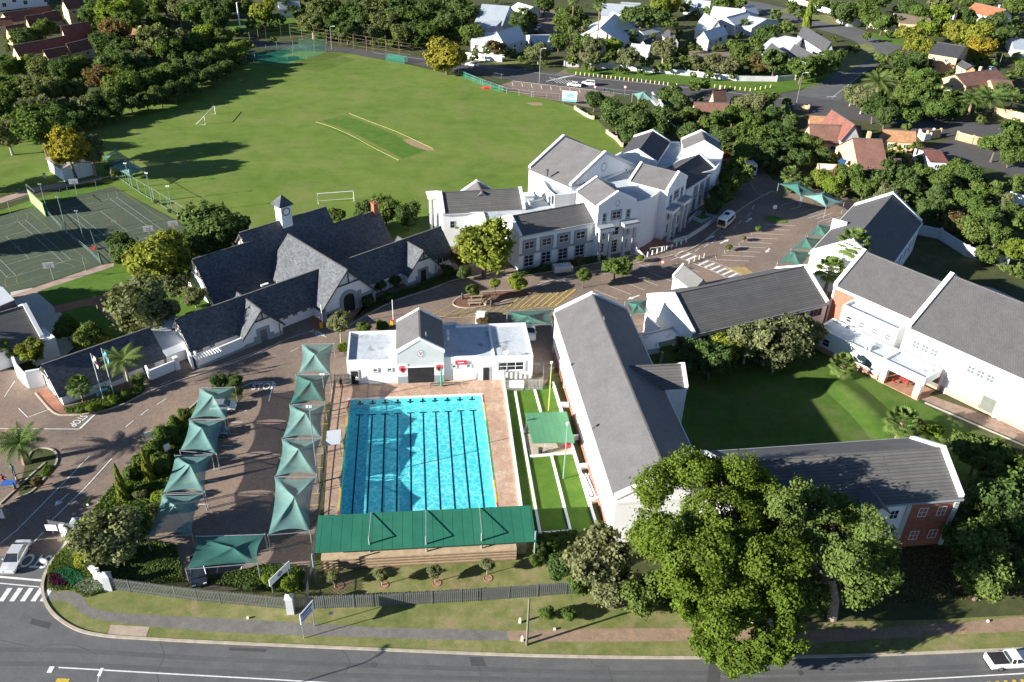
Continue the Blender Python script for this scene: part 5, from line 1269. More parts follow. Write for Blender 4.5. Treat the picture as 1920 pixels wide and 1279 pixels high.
sail('blue-green shade sail behind the courts fence, nearer the yellow tree', [(194, 293), (217, 280), (250, 301), (207, 315)], (218, 287), zp=4.4, mat=SAILD, group='shade sails beside the sports field')
sail('bright green shade sail behind the courts fence, nearer the courts', [(206, 316), (240, 300), (271, 317), (244, 332)], (240, 303), zp=4.4, group='shade sails beside the sports field')
sail('small blue-green umbrella-like sail behind the round field-side trees', [(1186, 176), (1210, 172), (1228, 190), (1196, 188)], (1206, 171), zp=4.8, group='shade sails beside the sports field')

# ------------------------------------------------------------------ grandstand by the pool
T = Thing('grandstand', 'green metal-roofed grandstand with stepped brick seating at the near end of the pool', 'grandstand', (-9, 70, 0), rad(7))
fl, fr, nl, nr = G(596.6, 966.7, 3.9), G(995.6, 947.4, 3.9), G(589.5, 1037.3, 3.0), G(1006, 1015.6, 3.0)
b = MB(); Lr = (fr - fl).length; Wd = (nl - fl).length
b.slab([nl, nr, fr, fl], .08, 0, [(0, 0), (Lr, 0), (Lr, Wd), (0, Wd)]); T.part('roof', b, GREENT)
ax = (nr - nl).to_2d().normalized(); ay = Vector((-ax.y, ax.x)); base = nl.to_2d()
for i in range(4):
    b = MB()
    off = .6 + i * .9; p0 = base + ax * .6 + ay * off; p1 = base + ax * (Lr * (.965 - .05 * (i < 1))) + ay * off
    b.wall(p0, p1, .9, 0, 1.9 - i * .45); T.part('seating_step', b, M('sandy_brick', (.42, .32, .21), .15, 1.5, .9, .2))
for i, px in enumerate(((592, 1090), (696, 1056.8), (800.7, 1056), (902.9, 1049.7), (1001.7, 1046.3))):
    p = G(*px); b = MB(); hz = 4.3
    b.tube([(p.x, p.y, 0), (p.x, p.y, hz)], .11, 8); T.part('column', b, GPOST if False else M('grey_green_steel', (.22, .26, .25), .1, 1, .5))
    t = (p.to_2d() - base).dot(ax); far = Vector((*(fl.to_2d() + ax * t), 3.98))
    b = MB(); 
    if i < 4 and i > 0: b.tube([(p.x, p.y, hz), tuple(far)], .045, 6); T.part('stay_rod', b, METAL)
for t in (0.5, 7, 13.5, 20, 24.3):
    p = fl.to_2d() + ax * t - ay * .3; b = MB(); b.tube([(*p, 0), (*p, 3.8)], .07, 6); T.part('column', b, METAL)
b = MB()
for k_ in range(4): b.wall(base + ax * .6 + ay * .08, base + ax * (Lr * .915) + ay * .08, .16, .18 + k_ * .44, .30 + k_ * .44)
T.part('gap_shade_strip', b, M('gap_shade_brown', (.20, .14, .09), .2, 2, .9))  # ledges coloured dark to stand for shade in the gaps between brick rows
# small green roofed shelter on the lawn strips
T = Thing('pool_shelter', 'flat faded-green roofed shelter on a sandy slab right of the pool', 'shelter', G(1028, 830), 0)
q = [G(*p, 2.5) for p in ((984.4, 774.3), (1062.4, 772), (1078, 829.2), (998.4, 830.6))]
b = MB(); b.slab([q[3], q[2], q[1], q[0]], .1, 0, [(0, 0), (6, 0), (6, 5), (0, 5)]); T.part('roof', b, GREENT2)
for i in range(4):
    c = q[i] + (sum(q, Vector()) / 4 - q[i]) * .07; b = MB(); b.tube([(c.x, c.y, 0), (c.x, c.y, 2.4)], .05, 6); T.part('post', b, METAL)
tb = G(1027, 841); T = Thing('picnic_table', 'pale picnic table at the front edge of the green-roofed shelter', 'table', tb, .3)
b = MB(); b.box(0, 0, .7, 1.0, 2.0, .07); T.part('table_top', b, M('pale_timber', (.45, .40, .34), .1, 2, .8), world=False)
for s in (-.8, .8): b = MB(); b.box(0, s, 0, .8, .08, .7); T.part('leg', b, METAL, world=False)
def binn(px, lab, m, r=.3, h=.9):
    T = Thing('litter_bin', lab, 'bin', G(*px), 0); b = MB(); b.tube([(0, 0, 0), (0, 0, h)], [r * .8, r], 12); T.part('body', b, m, world=False); b = MB(); b.tube([(0, 0, h), (0, 0, h + .06)], r * 1.1, 12); T.part('rim', b, DGREY, world=False)
binn((986, 813), 'dark round bin at the upper left corner of the sandy slab', DGREY); binn((1013, 851), 'black bin standing on the front of the sandy slab', DARK)
binn((84, 333), 'small white bin on the path corner beside the white shed', WHITE2)
T = Thing('red_crate', 'red box standing at the right side under the green-roofed shelter', 'box', G(1064, 838), 0); b = MB(); b.box(0, 0, 0, .7, .7, .95); b2 = MB(); b2.box(0, 0, .95, .76, .76, .08); T.part('box', b, MATS['red_plastic'], world=False); T.part('lid', b2, MATS['red_plastic'], world=False)
T = Thing('lifeguard_platform', 'white slanted canopy on posts beside the left edge of the pool', 'canopy', G(622, 850), 0)
q = [G(613, 808, 2.6), G(640, 805, 2.6), G(637.5, 832, 2.4), G(610, 836, 2.4)]; b = MB(); b.slab([q[3], q[2], q[1], q[0]], .08, 0, [(0, 0), (3, 0), (3, 3), (0, 3)]); T.part('canopy', b, WTIN)
for p in q: b = MB(); b.tube([(p.x, p.y, 0), (p.x, p.y, p.z)], .05, 6); T.part('post', b, METAL)
for i_, (p0_, p1_) in enumerate((((1052, 764), (1066, 764)), ((1071, 826), (1086, 824)), ((1088, 880), (1106, 878)), ((1106, 944), (1124, 941)))):
    T = Thing('cross_wall', 'white cross wall in the trench beside the long block, %s from the pump area' % nth(i_), 'wall', G(*p0_), 0); b = MB(); b.wall(G(*p0_), G(*p1_), .25, 0, .8); b.wall(G(*p0_), G(*p1_), .35, .8, .86); T.part('wall', b, WHITE)
T = Thing('pipe_bundle', 'bundle of long white pipes lying in the trench beside the long block', 'pipes', G(1100, 912), 0)
for i_ in range(5): b = MB(); b.tube([G(1092 + i_ * 3, 888 + (i_ % 2) * 3, .25 + .1 * (i_ % 2)), G(1108 + i_ * 3.2, 932 - (i_ % 3) * 3, .25 + .1 * (i_ % 2))], .11, 8); T.part('pipe', b, WHITE2)
# frame lying on the deck
T = Thing('equipment_rack', 'low dark metal rack with a green padded pole in front of the pool house', 'rack', G(835, 724), rad(7.4))
b = MB()
for s in (-1, 1): b.tube([(s * 2.2, 0, .6), (s * 2.2, 0, .05)], .05); b.tube([(s * 2.2, -.6, .05), (s * 2.2, .6, .05)], .06)
b.tube([(-2.2, 0, .6), (2.2, 0, .6)], .06); b.tube([(-2.2, 0, .15), (2.2, 0, .15)], .05); T.part('frame', b, DGREY, world=False)
b = MB(); b.tube([(-.6, -.2, .2), (-.6, -.2, 3.4)], [.16, .1], 8); T.part('padded_pole', b, M('pad_green', (.03, .28, .17), .1, 1, .7), world=False)

# ------------------------------------------------------------------ fences
def fence(lab, px, h, sp, m, pale=.045, post=3.0, mesh_only=False, cat='fence', rails=(0.2, .85), pw=.05, name='palisade_fence', thick=None):
    pts = [G(*p) for p in px]; T = Thing(name, lab, cat, pts[0], 0); b = MB(); br = MB(); npost = 0
    for p, q in zip(pts, pts[1:]):
        d = (q - p); L = d.length; d.normalize(); a = math.atan2(d.y, d.x)
        for r in rails: br.wall(p, q, .04, h * r, h * r + .05)
        if sp:
            for i in range(int(L / sp)):
                c = p + d * (i + .5) * sp; b.box(c.x, c.y, .05, pale, .025, h * (.96 + .04 * (i % 2)), a)
        for i in range(int(L / post) + 1):
            if npost >= 60: break
            npost += 1
            c = p + d * i * post; bp_ = MB(); bp_.box(c.x, c.y, 0, pw, pw, h + .08, a); T.part('fence_post', bp_, m)
    T.part('rails', br, m)
    if sp: T.part('pales', b, m)
    return T
PAL = M('galvanised_pales', (.16, .17, .165), .1, 2, .5, metal=.3)
fence('dark palisade fence along the street from the white gate wall to the white pillar', [(203, 1105), (370, 1127), (541, 1143)], 1.9, .17, PAL, .07, 2.6, pw=.08)
fence('palisade fence with wide pales along the street below the grandstand', [(552, 1143), (700, 1138), (900, 1127), (1092, 1112), (1250, 1098)], 2.0, .22, PAL, .14, 3.2, pw=.1)
fence('palisade fence running up between the sail-covered parking and the grandstand', [(576, 1140), (590, 1040), (597, 1000)], 2.0, .2, PAL, .1, 2.6)
fence('dark steel fence along the left edge of the pool deck', [(597, 1000), (610, 880), (622, 780), (630, 722)], 2.0, .22, DGREY, .04, 2.6)
fence('steel palisade fence between the drive and the left corner of the pool house', [(628, 722), (658, 721)], 2.0, .2, PAL, .1, 2.6)
fence('steel palisade enclosure around the pump area right of the pool house', [(942, 703), (947, 733), (1017, 731), (1019, 700), (945, 700)], 2.0, .2, M('pale_palisade', (.38, .39, .37), .1, 2, .5, metal=.3), .09, 2.6)
fence('steel palisade fence behind the pump area beside the long block', [(1019, 712), (1038, 708)], 2.0, .2, PAL, .09, 2.6)
NETW = M('dark_fence_wire', (.05, .06, .055), .1, 2, .6)
fence('tall pale green fence posts with rails between the courts and the field', [(212, 326), (238, 345), (262, 362), (290, 378), (320, 397), (355, 418)], 3.0, 0, GPOST, post=3.2, rails=(.98, .05), pw=.07, name='court_fence')
fence('green fence dividing the two hard courts', [(92, 405), (125, 440), (165, 472), (190, 497)], 1.0, 0, GPOST, post=3.0, rails=(.98, .5), pw=.06, name='court_fence')
fence('thin posts and rail on the left side of the hard courts, above the lawn', [(20, 400), (60, 386), (130, 370), (213, 349)], 2.4, 0, METAL, post=6, rails=(.98,), pw=.05, name='court_fence')
fence('low fence round the near corner of the hard courts', [(175, 455), (190, 497), (160, 508)], 2.6, 0, GPOST, post=3, rails=(.98, .03), pw=.06, name='court_fence')
fence('tall brown mesh fence along the top edge of the sports field', [(470, 88), (500, 76), (545, 72), (640, 88), (700, 98), (770, 110)], 5.0, 0, M('rusty_steel', (.16, .11, .08), .2, 2, .8), post=5.5, rails=(.98, .75, .5, .25), pw=.12, name='field_fence')
fence('wire fence between the field and the upper parking', [(860, 142), (905, 160), (950, 176), (1000, 183), (1060, 188), (1100, 196)], 1.8, 0, METAL, post=4, rails=(.98, .5), pw=.08, name='field_fence')
fence('black steel fence beside the upper road near the big yellow tree', [(870, 132), (905, 140), (945, 150)], 1.8, .6, DGREY, .04, 4, pw=.12)
fence('black steel fence beside the road right of the two white cars', [(1112, 170), (1150, 178), (1185, 186)], 1.8, .6, DGREY, .04, 4, pw=.1)
fence('grey sliding gate of the tar driveway', [(1790, 262), (1852, 279)], 1.9, .3, DGREY, .05, 6, name='sliding_gate', cat='gate')
fence('left leaf of the palisade entrance gate at the left edge', [(-30, 966), (0, 972), (28, 978)], 2.0, .2, PAL, .1, 2.6, name='entrance_gate', cat='gate')
fence('right leaf of the palisade entrance gate beside the stone pillar', [(97, 998), (118, 1002), (140, 1005)], 2.0, .2, PAL, .1, 2.6, name='entrance_gate', cat='gate')
def pillar(px, lab, w, h, m):
    T = Thing('gate_pillar', lab, 'pillar', G(*px), .1); b = MB(); b.box(0, 0, 0, w, w, h); T.part('shaft', b, m, world=False)
    b = MB(); k = w * .6; t = [(-k, -k), (k, -k), (k, k), (-k, k)]
    for i in range(4): b.poly([(*t[i], h), (*t[(i + 1) % 4], h), (0, 0, h + .35)])
    b.poly([(*p, h) for p in t[::-1]]); T.part('cap', b, m, world=False)
pillar((546, 1148), 'white pointed fence pillar on the street below the banner', .75, 2.4, LGREYP); pillar((206, 1104), 'white end pillar at the corner of the gate wall', .8, 2.2, LGREYP); pillar((150, 1003), 'grey stone gate pillar behind the dark olive tree', .9, 2.3, GREYP)

# ------------------------------------------------------------------ lamps, poles, signs
def lamp(px, top, lab, m=GPOST, arm=1, group='floodlight poles', r=.09, cat='floodlight', name='floodlight_pole', hd=None):
    p = G(*px); best = min(((( Vector(proj_((p.x, p.y, z))) - Vector(top)).length), z) for z in np.linspace(1, 16, 151)); h = best[1]
    T = Thing(name, lab, cat, p, 0, group); b = MB(); b.tube([(0, 0, 0), (0, 0, h)], [r, r * .6], 8); T.part('pole', b, m, world=False)
    b = MB()
    if arm == 1:
        b.box(0, 0, h, .6, .1, .07); b.box(-.2, -.1, h + .02, .25, .22, .2); b.box(.2, -.1, h + .02, .25, .22, .2)
    elif arm == 2: b.tube([(0, 0, h), (.3, 0, h + .15), (1.2, 0, h + .3)], .04, 5); b.box(1.3, 0, h + .22, .8, .3, .14)
    elif arm == 3: b.tube([(0, 0, h - .1), (0, 0, h + .15)], .2, 8)
    T.part('lamp_head', b, hd or WHITE2, world=False); return T
def proj_(P):
    d = Vector(P) - Vector((0, 0, CAMZ)); z = d.dot(FW); return (960 + FPX * d.dot(RT) / z, 639.5 - FPX * d.dot(UP) / z)
lamp((91.4, 404), (77.8, 344.8), 'tall floodlight pole beside the green practice wall on the courts', hd=METAL); lamp((126, 437), (111, 369), 'floodlight pole in the middle of the fence dividing the courts', hd=METAL); lamp((158, 452), (146, 395), 'floodlight pole at the near end of the fence dividing the courts', hd=METAL)
lamp((286, 379), (276, 325), 'tall slim lamp pole behind the courts fence, nearer the sails'); lamp((325, 403), (314, 350), 'tall slim lamp pole behind the courts fence, nearer the dark tree'); lamp((245, 352), (238, 306), 'floodlight pole standing in front of the bright green sail')
lamp((1056, 898), (1061, 794), 'pale green lamp pole on the lawn strip in front of the green-roofed shelter', arm=3); lamp((1028.5, 770), (1032, 680), 'yellow-green lamp pole at the head of the lawn strips', m=M('yellow_green_pole', (.45, .45, .12), .1, 1, .6), arm=3)
lamp((597, 905), (588, 762), 'rusty-capped lamp pole leaning over the sails beside the pool deck', m=METAL); lamp((611, 762), (607, 702), 'slim lamp pole at the second sail of the right row', m=METAL)
lamp((1493, 195), (1506, 138), 'tall street lamp at the road junction above the red roofs', m=METAL, arm=2, group='street lamps', cat='street lamp', name='street_lamp'); lamp((1759, 208), (1770, 171), 'street lamp among the trees left of the two big palms', m=METAL, arm=2, group='street lamps', cat='street lamp', name='street_lamp')
lamp((1011, 155), (1013, 92), 'tall street lamp beside the estate junction', m=METAL, arm=2, group='street lamps', cat='street lamp', name='street_lamp'); lamp((452, 66), (444, 5), 'thick white mast rising from the trees left of the mesh fence', m=WHITE2, arm=3, group='street lamps', r=.35, cat='mast', name='cell_mast')
lamp((622, 92), (621, 50), 'street lamp behind the mesh fence at the top of the field', m=METAL, arm=2, group='street lamps', cat='street lamp', name='street_lamp'); lamp((1872, 126), (1877, 100), 'slim lamp pole beside the parked cars at the far right', m=METAL, arm=0, group='street lamps', cat='street lamp', name='street_lamp')
p = G(987.4, 1209.7); T = Thing('utility_pole', 'slim dark timber pole standing on the street verge below the fence', 'pole', p, 0); b = MB(); b.tube([(0, 0, 0), (0, 0, 7.1)], [.14, .10], 8); T.part('pole', b, M('pole_timber', (.16, .14, .11), .2, 2, .9), world=False); b = MB(); b.box(0, 0, 6.9, .3, .06, .12); T.part('bracket', b, METAL, world=False)
for px, lab in (((975, 1168), 'white concrete marker on the verge left of the slim pole, upper one'), ((979, 1202), 'white concrete marker at the foot of the slim pole'), ((1040, 1181), 'white marker stone right of the slim pole'), ((465, 1160), 'small white stone on the verge below the palisade fence'), ((1852, 1166), 'white marker stone on the verge near the right edge')):
    T = Thing('marker_stone', lab, 'marker', G(*px), .2, 'white markers on the verge'); b = MB(); h = .75 if 'concrete' in lab else .25; b.box(0, 0, 0, .22, .22, h * .85); b.box(0, 0, h * .85, .16, .16, h * .15); T.part('stone', b, WHITE2, world=False)
# lamp head seen at the bottom edge
p = G(188, 1262, 8.3); T = Thing('street_lamp', 'white street lamp head on a thin arm, cut by the bottom edge', 'street lamp', (p.x, p.y - 1.0, 0), 0, 'street lamps'); b = MB(); b.tube([(0, 0, 0), (0, 0, 7.6), (0, .5, 8.1), (0, .9, 8.3)], .07, 6); T.part('pole', b, METAL, world=False); b = MB(); b.box(0, 1.1, 8.22, .26, .75, .14); T.part('lamp_head', b, WHITE2, world=False)
def board(px, lab, w, h, z0, ang, mats, posts=2, name='sign_board', cat='sign', post_m=METAL, deco=None, tilt=0):
    p = G(*px); T = Thing(name, lab, cat, p, rad(ang))
    b = MB(); b.box(0, 0, z0, w, .06, h); o = T.part('board', b, mats, world=False)
    xs = (0,) if posts == 1 else (-w * .4, w * .4)
    for x in xs: bb = MB(); bb.tube([(x, .06, 0), (x, .06, z0 + h)], .05, 6); T.part('post', bb, post_m, world=False)
    if deco:
        for nm, m, polys in deco:
            bb = MB()
            for pl in polys: bb.poly([(x * w / 2, -.04, z0 + h / 2 + zz * h / 2) for x, zz in pl])
            T.part(nm, bb, m, o, world=False)
    return T
BLUE = M('sign_blue', (.05, .10, .35), .1, 1, .5); TEAL = M('sign_teal', (.10, .50, .60), .1, 1, .5)
bar = lambda x0, x1, z0, z1: [(x0, z0), (x1, z0), (x1, z1), (x0, z1)]
board((530, 1110), 'tilted white banner with dark diamond on a post above the street pillar', 3.2, 1.0, 2.4, 62, WHITE2, 2, deco=[('diamond', GREYP, [[(-.3, 0), (0, -.75), (.3, 0), (0, .75)]])])
board((581, 1186), 'blue and white roadside sign board standing on two posts', 2.2, 1.5, 2.4, 65, WHITE2, 2, deco=[('lettering', BLUE, [bar(-.8, .8, .35, .7), bar(-.7, .6, -.1, .15), bar(-.8, .7, -.6, -.35)])])
board((1067, 195), 'white billboard with teal artwork at the field corner', 4.4, 3.0, .8, -10, WHITE2, 2, deco=[('artwork', TEAL, [bar(-1, 1, -.98, -.6), bar(-.45, .0, -.2, .3), bar(-.1, .5, .1, .6), [(-.2, -.3), (.7, -.3), (.4, .1)]])])
board((968, 733), 'white notice board on the pump enclosure fence', 2.2, 1.3, .6, 0, WHITE2, 2, deco=[('lettering', GREYP, [bar(-.8, .5, .4, .6), bar(-.8, .7, .0, .12), bar(-.8, .6, -.3, -.2)])])
board((101, 1004), 'small white notice on the right gate leaf', 1.3, .9, .8, 0, WHITE2, 1); board((4, 975), 'white notice with black lettering on the left gate leaf', .9, 1.5, .3, 0, WHITE2, 1, deco=[('lettering', DARK, [bar(-.5, .6, .6, .8), bar(-.4, .6, .3, .5)])])
board((285, 842), 'small white notice board among the dark conifers, left one', .9, .9, 2.0, 30, WHITE2, 1); board((318, 862), 'small white notice board among the dark conifers, right one', .8, 1.0, 1.6, 50, WHITE2, 1)
board((1450, 404), 'small white P sign standing on the grass island', .8, .8, 1.6, 10, WHITE2, 1, deco=[('letter', BLUE, [bar(-.3, -.1, -.6, .6), bar(-.1, .35, .4, .6), bar(.2, .35, 0, .4), bar(-.1, .35, -.1, .1)])])
board((195, 745), 'small blue and white notice in the flowerbed under the banana plant', 1.6, .8, .6, 40, TEAL, 2)
def rsign(px, lab, h, shape, m, m2, r=.38, name='road_sign', grp='road signs'):
    p = G(*px); T = Thing(name, lab, 'road sign', p, 0, grp); b = MB(); b.tube([(0, .05, 0), (0, .05, h)], .035, 6); T.part('post', b, METAL, world=False)
    n = {'oct': 8, 'circle': 16, 'tri': 3}[shape]; a0 = {'oct': math.pi / 8, 'circle': 0, 'tri': math.pi / 2}[shape]
    def disc(k, y, mm, nm, par=None):
        b = MB(); pts = [(r * k * math.cos(a0 + 2 * math.pi * i / n), y, h + r * k * math.sin(a0 + 2 * math.pi * i / n)) for i in range(n)]
        b.poly(pts); b.poly([(x, y + .03, z) for x, _, z in pts[::-1]]); return T.part(nm, b, mm, par, world=False)
    o = disc(1, 0, m, 'sign_face'); disc(.68, -.012, m2, 'sign_symbol', o); return T
rsign((91, 1078), 'round road sign seen from behind at the corner planting', 2.2, 'circle', METAL, WHITE2, .5); rsign((1190, 477), 'red and white triangular warning sign beside the white triangular wall', 2.0, 'tri', RED, WHITE2, .55); rsign((1241, 502), 'small red and white sign on the kerb before the zebra crossing', 1.2, 'circle', RED, WHITE2, .4)
rsign((1115, 176), 'red round sign beside the rear white car on the upper road', 2.1, 'circle', RED, WHITE2, .45); rsign((1171, 176), 'red round no-entry sign by the upper parking gate', 2.1, 'circle', RED, WHITE2, .5); rsign((1592, 176), 'white triangular yield sign at the road junction, seen from behind', 2.2, 'tri', METAL, WHITE2, .6)
rsign((170, 965), 'thin white delineator on the kerb beside the yellow arrow', 1.6, 'circle', WHITE2, WHITE2, .15); rsign((600, 612), 'red round sign next to the yellow boom base at the arched porch', 1.8, 'circle', RED, WHITE2, .35)
# boom barriers
for px, lab, hh_ in (((735, 612), 'raised white boom barrier with red and yellow base behind the pool house', 5.2), ((603, 615), 'raised white boom barrier with yellow base in front of the arched porch', 4.6)):
    T = Thing('boom_barrier', lab, 'barrier', G(*px), 0, 'boom barriers'); b = MB(); b.box(0, 0, 0, .45, .45, 1.1); T.part('base', b, M('yellow_steel', (.6, .38, .02), .1, 1, .5), world=False)
    b = MB(); b.box(.25, 0, .9, .1, .1, hh_ - 1); T.part('arm', b, WHITE2, world=False); b = MB(); b.box(0, 0, 1.1, .3, .3, .25); T.part('warning_light', b, RED, world=False)
# flags
for px, top, lab, cols in (((217, 745), (205, 680), 'white flag with red stripe on the left flagpole', (WHITE2, RED)), ((214, 741), (0, 0), 'pale blue and white flag on the right flagpole', (TEAL, WHITE2))):
    x = 195 if 'left' in lab else 214; p = G(x, 752 if x == 195 else 742); T = Thing('flagpole', lab, 'flagpole', p, 0, 'flagpoles in front of the low office')
    h = 8.2; b = MB(); b.tube([(0, 0, 0), (0, 0, h)], [.06, .04], 8); T.part('pole', b, WHITE2, world=False)
    b = MB()
    for i in range(8):
        for j in range(3):
            f = lambda i, j: (.08 + j * .16 + .05 * math.sin(i + j), .10 * math.sin(i * .9 + j * 1.3), h - .2 - i * .22 - j * .22)
            b.poly([f(i, j), f(i + 1, j), f(i + 1, j + 1), f(i, j + 1)], 1 if 3 <= i < 6 and j > 0 else 0)
    T.part('flag', b, list(cols), world=False)
# goals
def goal(p0, p1, lab, h=2.44, dpt=1.8, m=None):
    a, c = G(*p0), G(*p1); d = (c - a); L = d.length; T = Thing('goal', lab, 'goal', a, math.atan2(d.y, d.x), 'football goals'); b = MB()
    b.tube([(0, 0, 0), (0, 0, h), (L, 0, h), (L, 0, 0)], .07, 6); T.part('goal_frame', b, m or WHITE2, world=False)
    b = MB()
    for x in (0, L): b.tube([(x, 0, h), (x, dpt, 0), (x, 0, 0)], .05, 5)
    b.tube([(0, dpt, 0), (L, dpt, 0)], .05, 5); T.part('rear_frame', b, m or WHITE2, world=False)
goal((597, 383), (664, 378), 'large white goal at the near edge of the field'); goal((385, 234), (404, 214), 'white goal seen side-on in the left half of the field', 2.3, 2.5); goal((363, 146), (401, 134), 'white goal against the hedge, further left one', 2.0); goal((434, 126), (462, 114), 'white goal against the hedge, nearer the green nets', 2.2)
# basketball posts
for px, lab, a_ in (((145, 365), 'white basketball hoop on a post above the courts', 20), ((284, 455), 'basketball backboard with blue-white face behind the dark round tree', 20), ((101, 525), 'basketball backboard in the shaded near corner of the left court', 20), ((330, 445), 'pale teal basketball hoop half hidden by the tree at the court end', 20)):
    T = Thing('basketball_hoop', lab, 'basketball hoop', G(*px), rad(a_), 'basketball hoops at the courts'); b = MB(); b.tube([(0, 0, 0), (0, 0, 2.6), (0, -.8, 3.2)], .07, 6); T.part('post', b, GPOST, world=False)
    b = MB(); b.box(0, -.85, 2.8, 1.8, .05, 1.1); bb = T.part('backboard', b, WHITE2, world=False); b = MB()
    for x0, x1, z0, z1 in ((-.3, .3, 3.0, 3.05), (-.3, .3, 3.4, 3.45), (-.3, -.25, 3.0, 3.45), (.25, .3, 3.0, 3.45)): b.poly([(x0, -.885, z0), (x1, -.885, z0), (x1, -.885, z1), (x0, -.885, z1)])
    T.part('target_square', b, DARK, bb, world=False); b = MB(); b.tube([(.23 * math.cos(t), -1.1 + .23 * math.sin(t), 3.0) for t in np.linspace(0, 6.28, 13)], .02, 4, cap=False); T.part('ring', b, RED, world=False)
T = Thing('practice_wall', 'green practice wall with white line between the two hard courts', 'wall', G(58, 378), 0); a, c = G(58, 378), G(87, 406); b = MB(); b.wall(a, c, .2, 0, 2.8); T.part('board', b, M('wall_green', (.20, .27, .12), .1, 1, .8)); n_ = Vector((.1, -.1)); b = MB(); b.wall(a.to_2d() + n_, c.to_2d() + n_, .06, .95, 1.05); T.part('white_line', b, WHITE2); b = MB(); b.wall(a, G(74, 392), .08, 3.9, 3.95); b.tube([(a.x, a.y, 0), (a.x, a.y, 3.9)], .05); T.part('top_rail', b, METAL)
T = Thing('red_cart', 'small red plastic frame lying at the near corner of the courts', 'frame', G(173, 468), 0); b = MB(); b.tube([(0, 0, .1), (.8, .2, .1), (.8, .2, .7), (0, 0, .7), (0, 0, .1)], .07); b.box(.4, 0, .1, .7, .5, .3); T.part('frame', b, MATS['red_plastic'], world=False)
# cricket nets
m, nt, bs = nodes('green_netting'); bs.inputs['Base Color'].default_value = (.01, .26, .16, 1); bs.inputs['Alpha'].default_value = .22; bs.inputs['Roughness'].default_value = .9; NET = m
T = Thing('cricket_nets', 'green practice cages of netting on pale posts at the top corner of the field', 'cricket nets', G(540, 100), 0)
rows_ = [[(471, 110), (520, 97), (560, 90), (612, 90)], [(480, 122), (540, 118), (575, 112), (615, 98)], [(470, 110), (480, 122), (540, 122)]]
for r_ in rows_:
    b = MB(); P = [G(*p) for p in r_]
    for p, q in zip(P, P[1:]): b.poly([(*p.to_2d(), 0), (*q.to_2d(), 0), (*q.to_2d(), 3.2), (*p.to_2d(), 3.2)])
    T.part('net', b, NET)
b = MB(); b.poly([G(471, 110, 3.2), G(540, 120, 3.2), G(612, 97, 3.2), G(560, 82, 3.2)]); T.part('net', b, NET)
for px in ((471, 110), (480, 121), (500, 103), (520, 97), (540, 122), (550, 94), (563, 115), (575, 108), (590, 100), (612, 97), (550, 108), (564, 90)):
    b = MB(); p = G(*px); b.tube([(p.x, p.y, 0), (p.x, p.y, 3.3)], .07, 5); T.part('post', b, GPOST)
T = Thing('net_screen', 'green netting screen on the fence below the big yellow tree', 'netting', G(880, 145), 0); b = MB(); P = [G(*p) for p in ((860, 142), (890, 154), (920, 168), (943, 173))]
for p, q in zip(P, P[1:]): b.poly([(*p.to_2d(), 0), (*q.to_2d(), 0), (*q.to_2d(), 1.9), (*p.to_2d(), 1.9)])
T.part('net', b, NET); b = MB()
for p in P: b.tube([(p.x, p.y, 0), (p.x, p.y, 2)], .05, 5)
T.part('post', b, METAL)
T = Thing('net_screen', 'pale blue-green netting cage beside the road at the top of the field', 'netting', G(744, 115), 0); b = MB(); P = [G(*p) for p in ((726, 110), (764, 117), (758, 120), (724, 114), (726, 110))]
for p, q in zip(P, P[1:]): b.poly([(*p.to_2d(), 0), (*q.to_2d(), 0), (*q.to_2d(), 2.0), (*p.to_2d(), 2.0)])
T.part('net', b, NET); b = MB()
for p in P: b.tube([(p.x, p.y, 0), (p.x, p.y, 2)], .05, 5)
T.part('post', b, METAL)
T = Thing('red_kayak', 'small red overturned mat on the grass beside the green netting', 'mat', G(914, 167), 0); b = MB(); b.tube([(-2, 0, .2), (-1, .2, .3), (1, .3, .3), (2, .2, .2)], [.1, .5, .5, .1], 8); T.part('body', b, MATS['red_plastic'], world=False)
# bollards
def bollards(pts, lab, grp, r=.13, h=.9, m=None, phrase=''):
    for i, px in enumerate(pts):
        T = Thing('bollard', lab % nth(i), 'bollard', G(*px), 0, grp); b = MB(); b.tube([(0, 0, 0), (0, 0, h)], r, 8); T.part('post', b, m or WHITE2, world=False); b = MB(); b.tube([(0, 0, h), (0, 0, h + .08)], [r, r * .5], 8); T.part('cap', b, m or WHITE2, world=False)
bollards([(1214 + i * 9.0, 481 - i * 3.1 - (i > 6) * (i - 6) * .9) for i in range(9)], 'white bollard, %s from the left along the red brick forecourt', 'white bollards along the forecourt')
bollards([(1292, 494), (1302, 490.5), (1311, 487), (1320, 483)], 'sandy bollard, %s from the left on the kerb in the middle of the zebra crossing', 'bollards on the centre kerb', m=KERB)
bollards([(1080 + i * 8.2, 140 + i * .95) for i in range(24)], 'pale yellow bollard, %s from the left along the upper road', 'bollards along the upper road', .16, .9, M('pale_yellow', (.62, .52, .26), .1, 1, .7))
bollards([(1340 + i * 9.5, 164 + i * 1.0 - max(0, i - 7) * 2.6) for i in range(12)], 'pale yellow bollard, %s from the left on the grass above the road junction', 'bollards on the corner grass', .16, .9, MATS['pale_yellow'])
# hoops for bicycles at the forecourt
for px, lab in (((1232, 472), 'low white hoop rail behind the bollards, left one'), ((1262, 460), 'low white hoop rail behind the bollards, right one')):
    T = Thing('hoop_rail', lab, 'rail', G(*px), .35); b = MB(); b.tube([(-1.6, 0, 0), (-1.6, 0, 1), (1.6, 0, 1), (1.6, 0, 0)], .05, 6); T.part('rail', b, WHITE2, world=False)
